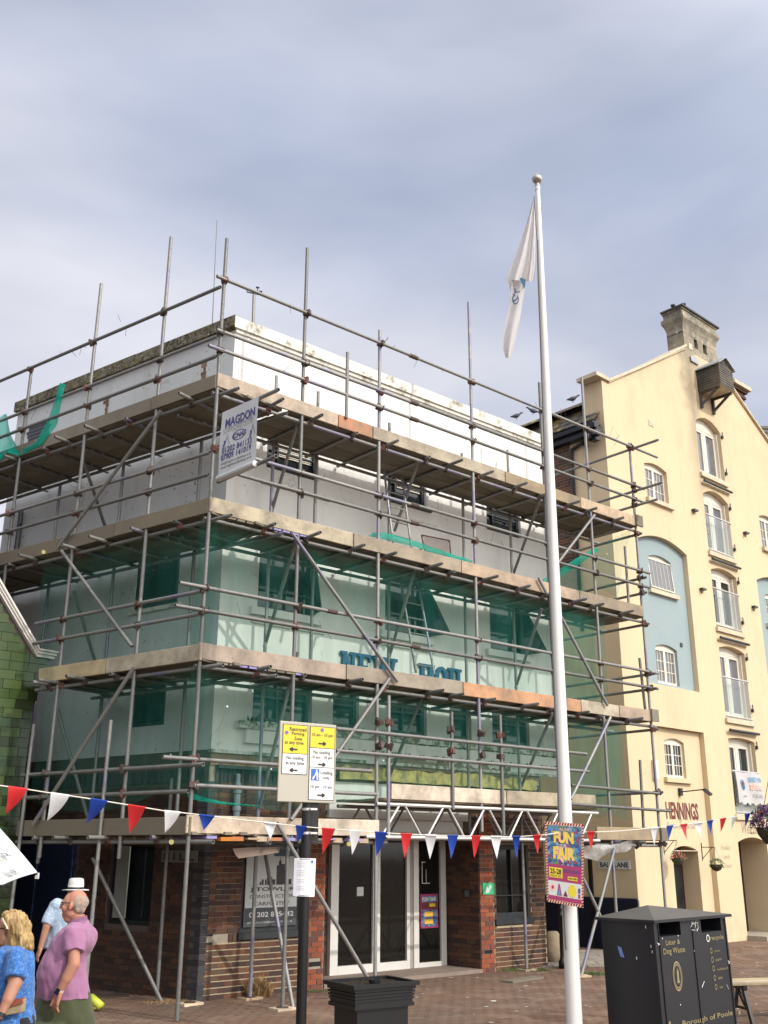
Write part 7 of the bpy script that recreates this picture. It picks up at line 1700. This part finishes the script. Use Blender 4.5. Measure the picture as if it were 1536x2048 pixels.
# torso core, legs
add_loft(bm, [(A_(126, 2000), 36 * K, .15), (A_(130, 1950), 36 * K, .15), (A_(145, 1890), 30 * K, .17), (A_(155, 1860), 22 * K, .14)])
for dy, kx, fx_ in ((-.10, 118, 122), (.10, 150, 168)):
    add_cone(bm, A_(128, 2005, dy), A_(kx, 2095, dy), .085, .06); add_cone(bm, A_(kx, 2095, dy), A_(fx_, 2178, dy), .055, .038); add_cone(bm, A_(fx_, 2182, dy), A_(fx_ - 32, 2188, dy), .035, .028)
# near arm
add_cone(bm, A_(163, 1870, -.205), A_(165, 1922, -.24), 12.2 * K, 11.5 * K); add_cone(bm, A_(165, 1922, -.24), A_(151, 1950, -.25), 11.5 * K, 10 * K); add_cone(bm, A_(151, 1950, -.25), A_(137, 1975, -.25), 9.5 * K, 6.5 * K)
hand(bm, A_(137, 1977, -.25), A_(130.5, 1997, -.25), 1.02, V((.25, .15, 0)), V((.75, -.65, .1)), V((-.5, -.1, -.9)))
add_cone(bm, A_(150, 1862, .20), A_(138, 1922, .25), 12 * K, 10 * K); add_cone(bm, A_(138, 1922, .25), A_(112, 1950, .26), 9.5 * K, 6.5 * K); hand(bm, A_(110, 1951, .26), A_(96, 1958, .26), 1.0, V((0, -.2, -.3)))
organic(bm, 'body', M['skin'], pr_, .0065, 3)
bm = prim_bm()
add_loft(bm, [(A_(129, 1997), 51 * K, .205), (A_(127, 1975), 50 * K, .215), (A_(124, 1950), 47.5 * K, .22), (A_(127, 1925), 44 * K, .22), (A_(137, 1900), 40 * K, .215), (A_(146, 1878), 35 * K, .21), (A_(153, 1861), 28 * K, .20), (A_(157, 1850), 21 * K, .15), (A_(159, 1841), 16 * K, .075)], 28)
add_ell(bm, A_(165, 1880), (24 * K, .19, 32 * K)); 
add_cone(bm, A_(163, 1858, -.17), A_(165, 1899, -.235), 20 * K, 18.5 * K, 18, round_=False); add_ell(bm, A_(162, 1862, -.15), (21 * K, .10, 19 * K))
add_cone(bm, A_(152, 1858, .17), A_(146, 1895, .23), 19 * K, 17 * K, 18, round_=False); add_ell(bm, A_(154, 1862, .14), (20 * K, .10, 17 * K))
organic(bm, 'shirt', M['pinkshirt'], pr_, .009, 2, .019, 9)
col = MB(); cc_ = A_(157, 1843)
for k in range(22):
    a, b = 6.2832 * k / 22, 6.2832 * (k + 1) / 22; f_ = lambda t_, r, z: cc_ + V((math.cos(t_) * r - .01, math.sin(t_) * r * .9, z + math.cos(t_) * .025))
    col.add([f_(a, .083, -.02), f_(b, .083, -.02), f_(b, .072, .022), f_(a, .072, .022)], [(0, 1, 2, 3)])
col.build('collar', M['pinkshirt'], pr_, smooth=True)
for k in range(3): MB().tube(A_(133 - k * 3.2, 1856 + k * 7, -.10 + .0), A_(132.2 - k * 3.2, 1856 + k * 7, -.108), .006, 8).build('button', M['pinkshirt'], pr_)
bm = prim_bm()
add_loft(bm, [(A_(126, 2060), 60 * K, .20), (A_(126, 2030), 58 * K, .205), (A_(128, 1996), 48 * K, .19), (A_(128, 1985), 46 * K, .185)], 26)
for dy, kx in ((-.105, 112), (.105, 145)): add_cone(bm, A_(126 + (kx - 128) * .5, 2040, dy), A_(kx, 2110, dy), .145, .125, 18, round_=False)
organic(bm, 'trousers', M['olive'], pr_, .012, 3, .018, 8)
bm = prim_bm(); add_ell(bm, A_(156, 1804), (20.6 * K, .083, 21 * K)); add_ell(bm, A_(158, 1817), (13.5 * K, .074, 12 * K))
# trim the cap of hair so that the crown and face stay bare
for v in list(bm.verts):
    pass
h_ = organic(bm, 'hair', M['greyhair'], pr_, .008, 2, .008, 30)
hm = h_.data; b2m = bmesh.new(); b2m.from_mesh(hm); cX, cZ = A_(149, 1800).x, A_(150, 1797).z
bmesh.ops.delete(b2m, geom=[v for v in b2m.verts if v.co.x < cX + (A_(149, 1800).z - v.co.z) * -.45 + mnoise.noise(v.co * 26) * .012 or v.co.z > cZ + .022 + mnoise.noise(v.co * 22) * .012], context='VERTS'); b2m.to_mesh(hm); b2m.free()
gl = MB(); gl.tube(A_(127, 1804, -.055), A_(146, 1805, -.088), .0035, 6); gl.tube(A_(126, 1804, -.05), A_(125, 1804, .04), .003, 6)
ring_ = [A_(126.5 + 1.2 * math.cos(t_), 1808 + 4.2 * math.sin(t_), -.035 + .026 * math.cos(t_)) for t_ in np.linspace(0, 6.283, 13)]; gl.path(ring_, .0028, 5); gl.build('glasses', M['frame_dark'], pr_)
MB().lathe(A_(138, 1972, -.25), [(.0, 0)], 3) if False else None
wr = MB(); wc = A_(138, 1973.5, -.25); wd_ = (A_(137, 1975, -.25) - A_(151, 1950, -.25)).normalized(); wr.tube(wc - wd_ * .012, wc + wd_ * .012, 7.9 * K, 16); wr.build('watch_strap', plain('pale_strap', (.6, .52, .45), .6), pr_)
MB().bar(wc - wd_ * .02 + V((-.006, -.034, 0)), wc + wd_ * .02 + V((-.006, -.034, 0)), .034, .012, V((0, -1, 0))).build('watch', M['black'], pr_)
eye = MB(); eye.lathe(A_(129.8, 1808, -.052), [(.001, -.006), (.007, 0), (.001, .006)], 8); eye.build('eye', M['black'], pr_)
for dy, fx_ in ((-.10, 122), (.10, 168)):
    bm = prim_bm(); add_ell(bm, A_(fx_ - 14, 2188, dy), (.13, .05, .045)); organic(bm, 'shoe', M['darktr'], pr_, .012, 2)

# ---------- woman in blue
Y0 = 8.15; K = 1 / pxm(Y0)
wo = thing('person', V((A_(25, 1900).x, Y0, 0)), 'blonde woman in a patterned blue top holding a striped clutch bag at the left edge', 'person', 'people walking past')
bm = prim_bm()
add_ell(bm, A_(22, 1848), (24 * K, .075, 25 * K)); add_ell(bm, A_(10, 1862), (16 * K, .062, 26 * K)); add_ell(bm, A_(5, 1880), (11 * K, .045, 12 * K)); add_cone(bm, A_(-3, 1857), A_(-8, 1866), 3 * K, 4 * K, 8); add_ell(bm, A_(-3, 1874), (4 * K, .02, 2.4 * K)); add_ell(bm, A_(-3, 1879), (4 * K, .02, 2.2 * K))
add_loft(bm, [(A_(24, 1915), 22 * K, .08), (A_(22, 1895), 13 * K, .055), (A_(20, 1875), 13 * K, .052)]); add_loft(bm, [(A_(22, 2050), 34 * K, .14), (A_(24, 1960), 30 * K, .14), (A_(28, 1910), 26 * K, .14)])
add_cone(bm, A_(46, 1915, -.17), A_(50, 1960, -.21), 15 * K, 13.5 * K); add_cone(bm, A_(50, 1960, -.22), A_(41, 1990, -.27), 13 * K, 11 * K); add_cone(bm, A_(41, 1990, -.27), A_(30, 2019, -.30), 10 * K, 7 * K)
hand(bm, A_(29, 2021, -.30), A_(14, 2033, -.30), .92, V((-.1, .2, -.5)), V((.4, -.5, .6)), V((-.9, -.2, .1)))
add_cone(bm, A_(12, 1915, .17), A_(-5, 1970, .2), 13 * K, 11 * K); add_cone(bm, A_(-5, 1970, .2), A_(-22, 2010, .1), 10 * K, 7 * K); hand(bm, A_(-22, 2012, .1), A_(-28, 2025, .08), .9)
for dy, kx, fx_ in ((-.09, 10, 20), (.09, 40, 60)): add_cone(bm, A_(24, 2050, dy), A_(kx, 2130, dy), .08, .055); add_cone(bm, A_(kx, 2130, dy), A_(fx_, 2225, dy), .05, .036); add_cone(bm, A_(fx_, 2228, dy), A_(fx_ - 30, 2236, dy), .03, .025)
organic(bm, 'body', M['skin2'], wo, .0068, 3)
bm = prim_bm()
add_loft(bm, [(A_(26, 2046), 42 * K, .19), (A_(24, 2010), 40 * K, .19), (A_(22, 1975), 42 * K, .19), (A_(22, 1940), 43 * K, .19), (A_(26, 1915), 40 * K, .185), (A_(29, 1900), 32 * K, .16), (A_(27, 1890), 20 * K, .09)], 26)
add_cone(bm, A_(44, 1906, -.14), A_(48, 1950, -.215), 19 * K, 20 * K, 18, round_=False); add_ell(bm, A_(43, 1910, -.12), (21 * K, .1, 18 * K)); add_cone(bm, A_(16, 1906, .14), A_(4, 1948, .21), 18 * K, 18 * K, 18, round_=False); add_ell(bm, A_(18, 1910, .12), (19 * K, .1, 16 * K))
organic(bm, 'top', M['blueshirt'], wo, .010, 2, .022, 9)
bm = prim_bm(); add_loft(bm, [(A_(30, 2110), 40 * K, .17), (A_(28, 2060), 42 * K, .18), (A_(28, 2030), 38 * K, .17)], 24); 
for dy, kx, fx_ in ((-.09, 12, 20), (.09, 40, 58)): add_cone(bm, A_(26, 2080, dy), A_(kx, 2135, dy), .11, .08, 16, round_=False); add_cone(bm, A_(kx, 2130, dy), A_(fx_, 2215, dy), .08, .06, 16, round_=False)
organic(bm, 'trousers', M['darktr'], wo, .013, 3, .012, 8)
bm = prim_bm(); add_ell(bm, A_(28, 1848), (27 * K, .092, 26 * K)); add_ell(bm, A_(38, 1864), (23 * K, .10, 30 * K), (0, .25, 0)); add_ell(bm, A_(48, 1884), (19 * K, .095, 22 * K), (0, .5, 0)); add_ell(bm, A_(32, 1880), (14 * K, .09, 20 * K)); add_ell(bm, A_(57, 1893), (11 * K, .06, 11 * K)); add_ell(bm, A_(15, 1838), (15 * K, .07, 14 * K))
h_ = organic(bm, 'hair', M['blonde'], wo, .0055, 1, .016, 14, .011)
b2m = bmesh.new(); b2m.from_mesh(h_.data); x_ = A_(16, 1850).x; bmesh.ops.delete(b2m, geom=[v for v in b2m.verts if v.co.x < x_ and v.co.z < A_(16, 1838).z - (x_ - v.co.x) * -.6], context='VERTS'); b2m.to_mesh(h_.data); b2m.free()
MB().path([A_(12, 1836, -.075), A_(17, 1843, -.095), A_(22, 1850, -.10), A_(24, 1856, -.10)], .008, 6).build('hair_band', plain('pearl_hair_band', (.55, .45, .32), .4, .2), wo)
gl = MB(); gl.tube(A_(0, 1856, -.05), A_(20, 1854, -.085), .0035, 6); gl.path([A_(-1 + 3 * math.cos(t_), 1860 + 5 * math.sin(t_), -.045) for t_ in np.linspace(0, 6.283, 11)], .003, 5); gl.build('glasses', M['frame_dark'], wo)
wr = MB(); wc = A_(31, 2016, -.30); wd_ = (A_(30, 2019, -.30) - A_(41, 1990, -.27)).normalized(); wr.tube(wc - wd_ * .012, wc + wd_ * .012, 8.4 * K, 16); wr.build('watch', M['frame_dark'], wo)
bg_ = thing('clutch_bag', A_(32, 2005, -.10), 'brown striped woven clutch bag with a red brown flap under the woman\'s arm', 'bag')
a = A_(3, 2002, -.25); b = A_(66, 1990, -.21); c = A_(63, 2017, -.21); d_ = A_(6, 2026, -.25)
o = MB().prism([d_, c, b, a], V((.01, .05, 0))).build('bag_body', m_board('striped_woven_straw', (.20, .15, .09), (.42, .33, .22)), bg_); bevel(o, .01)
o = MB().prism([A_(2, 2009, -.262), A_(40, 2005, -.238), A_(65, 1998, -.222), A_(64, 1988, -.222), A_(3, 1999, -.262)], V((.008, .06, 0))).build('bag_flap', plain('red_brown_leather', (.24, .06, .035), .5), bg_)

# ---------- man with the hat
Y0 = 12.5; K = 1 / pxm(Y0)
hm_ = thing('person', V((A_(125, 1850).x, Y0, 0)), 'man in a pale straw hat and light blue shirt walking behind the pink shirted man', 'person', 'people walking past')
bm = prim_bm()
add_ell(bm, A_(148, 1787), (13 * K, .075, 15 * K)); add_ell(bm, A_(143, 1795), (10 * K, .06, 9 * K)); add_ell(bm, A_(135, 1790), (2.5 * K, .02, 2.5 * K)); add_cone(bm, A_(148, 1798), A_(140, 1812), .058, .06)
add_loft(bm, [(A_(118, 1900), 20 * K, .12), (A_(126, 1850), 20 * K, .13), (A_(132, 1815), 18 * K, .14)])
add_cone(bm, A_(114, 1822, -.20), A_(105, 1850, -.22), .045, .045); add_cone(bm, A_(105, 1850, -.22), A_(93, 1893, -.22), .043, .028); hand(bm, A_(93, 1895, -.22), A_(88, 1908, -.22), .95, V((.2, .1, 0)), V((.6, -.7, 0)))
add_cone(bm, A_(140, 1815, .19), A_(140, 1850, .22), .05, .044); add_cone(bm, A_(140, 1850, .22), A_(128, 1890, .22), .042, .03); hand(bm, A_(128, 1892, .22), A_(124, 1904, .22), .95)
for dy, kx, fx_ in ((-.09, 105, 118), (.09, 135, 150)): add_cone(bm, A_(118, 1895, dy), A_(kx, 1955, dy), .08, .055); add_cone(bm, A_(kx, 1955, dy), A_(fx_, 2020, dy), .05, .036)
organic(bm, 'body', M['skin2'], hm_, .009, 3)
bm = prim_bm(); add_loft(bm, [(A_(114, 1896), 32 * K, .17), (A_(120, 1870), 29 * K, .175), (A_(126, 1840), 25 * K, .185), (A_(131, 1815), 21 * K, .18), (A_(136, 1803), 14 * K, .12), (A_(139, 1799), 9 * K, .07)], 22)
add_cone(bm, A_(120, 1806, -.14), A_(104, 1846, -.22), 12.5 * K, 11.5 * K, 16, round_=False); add_ell(bm, A_(121, 1809, -.12), (13.5 * K, .12, 13 * K)); add_cone(bm, A_(138, 1806, .14), A_(140, 1844, .21), 10 * K, 9 * K, 16, round_=False)
organic(bm, 'shirt', M['paleblue'], hm_, .012, 3, .012, 9)
bm = prim_bm(); add_loft(bm, [(A_(114, 1925), 24 * K, .15), (A_(116, 1892), 24 * K, .155)], 20)
for dy, kx, fx_ in ((-.09, 105, 118), (.09, 135, 150)): add_cone(bm, A_(116, 1905, dy), A_(kx, 1955, dy), .11, .08, 14, round_=False); add_cone(bm, A_(kx, 1955, dy), A_(fx_, 2018, dy), .08, .06, 14, round_=False)
organic(bm, 'trousers', M['darktr'], hm_, .014, 2)
M['straw'] = plain('white_straw', (.55, .54, .52), .7, 0, .06, 40)
ht = MB().lathe(A_(151, 1781), [(.155, .0), (.15, .006), (.092, .012), (.09, .07), (.082, .125), (.06, .135), (.02, .12), (.001, .12)], 24)
ht.v = [(x, y, z + (x - A_(151, 1781).x) * -.0 + abs(y - Y0) * .05) for x, y, z in ht.v]; ht.build('hat', M['straw'], hm_, smooth=True)
MB().lathe(A_(151, 1779), [(.094, .0), (.093, .028)], 24).build('hat_band', M['black'], hm_, smooth=True)
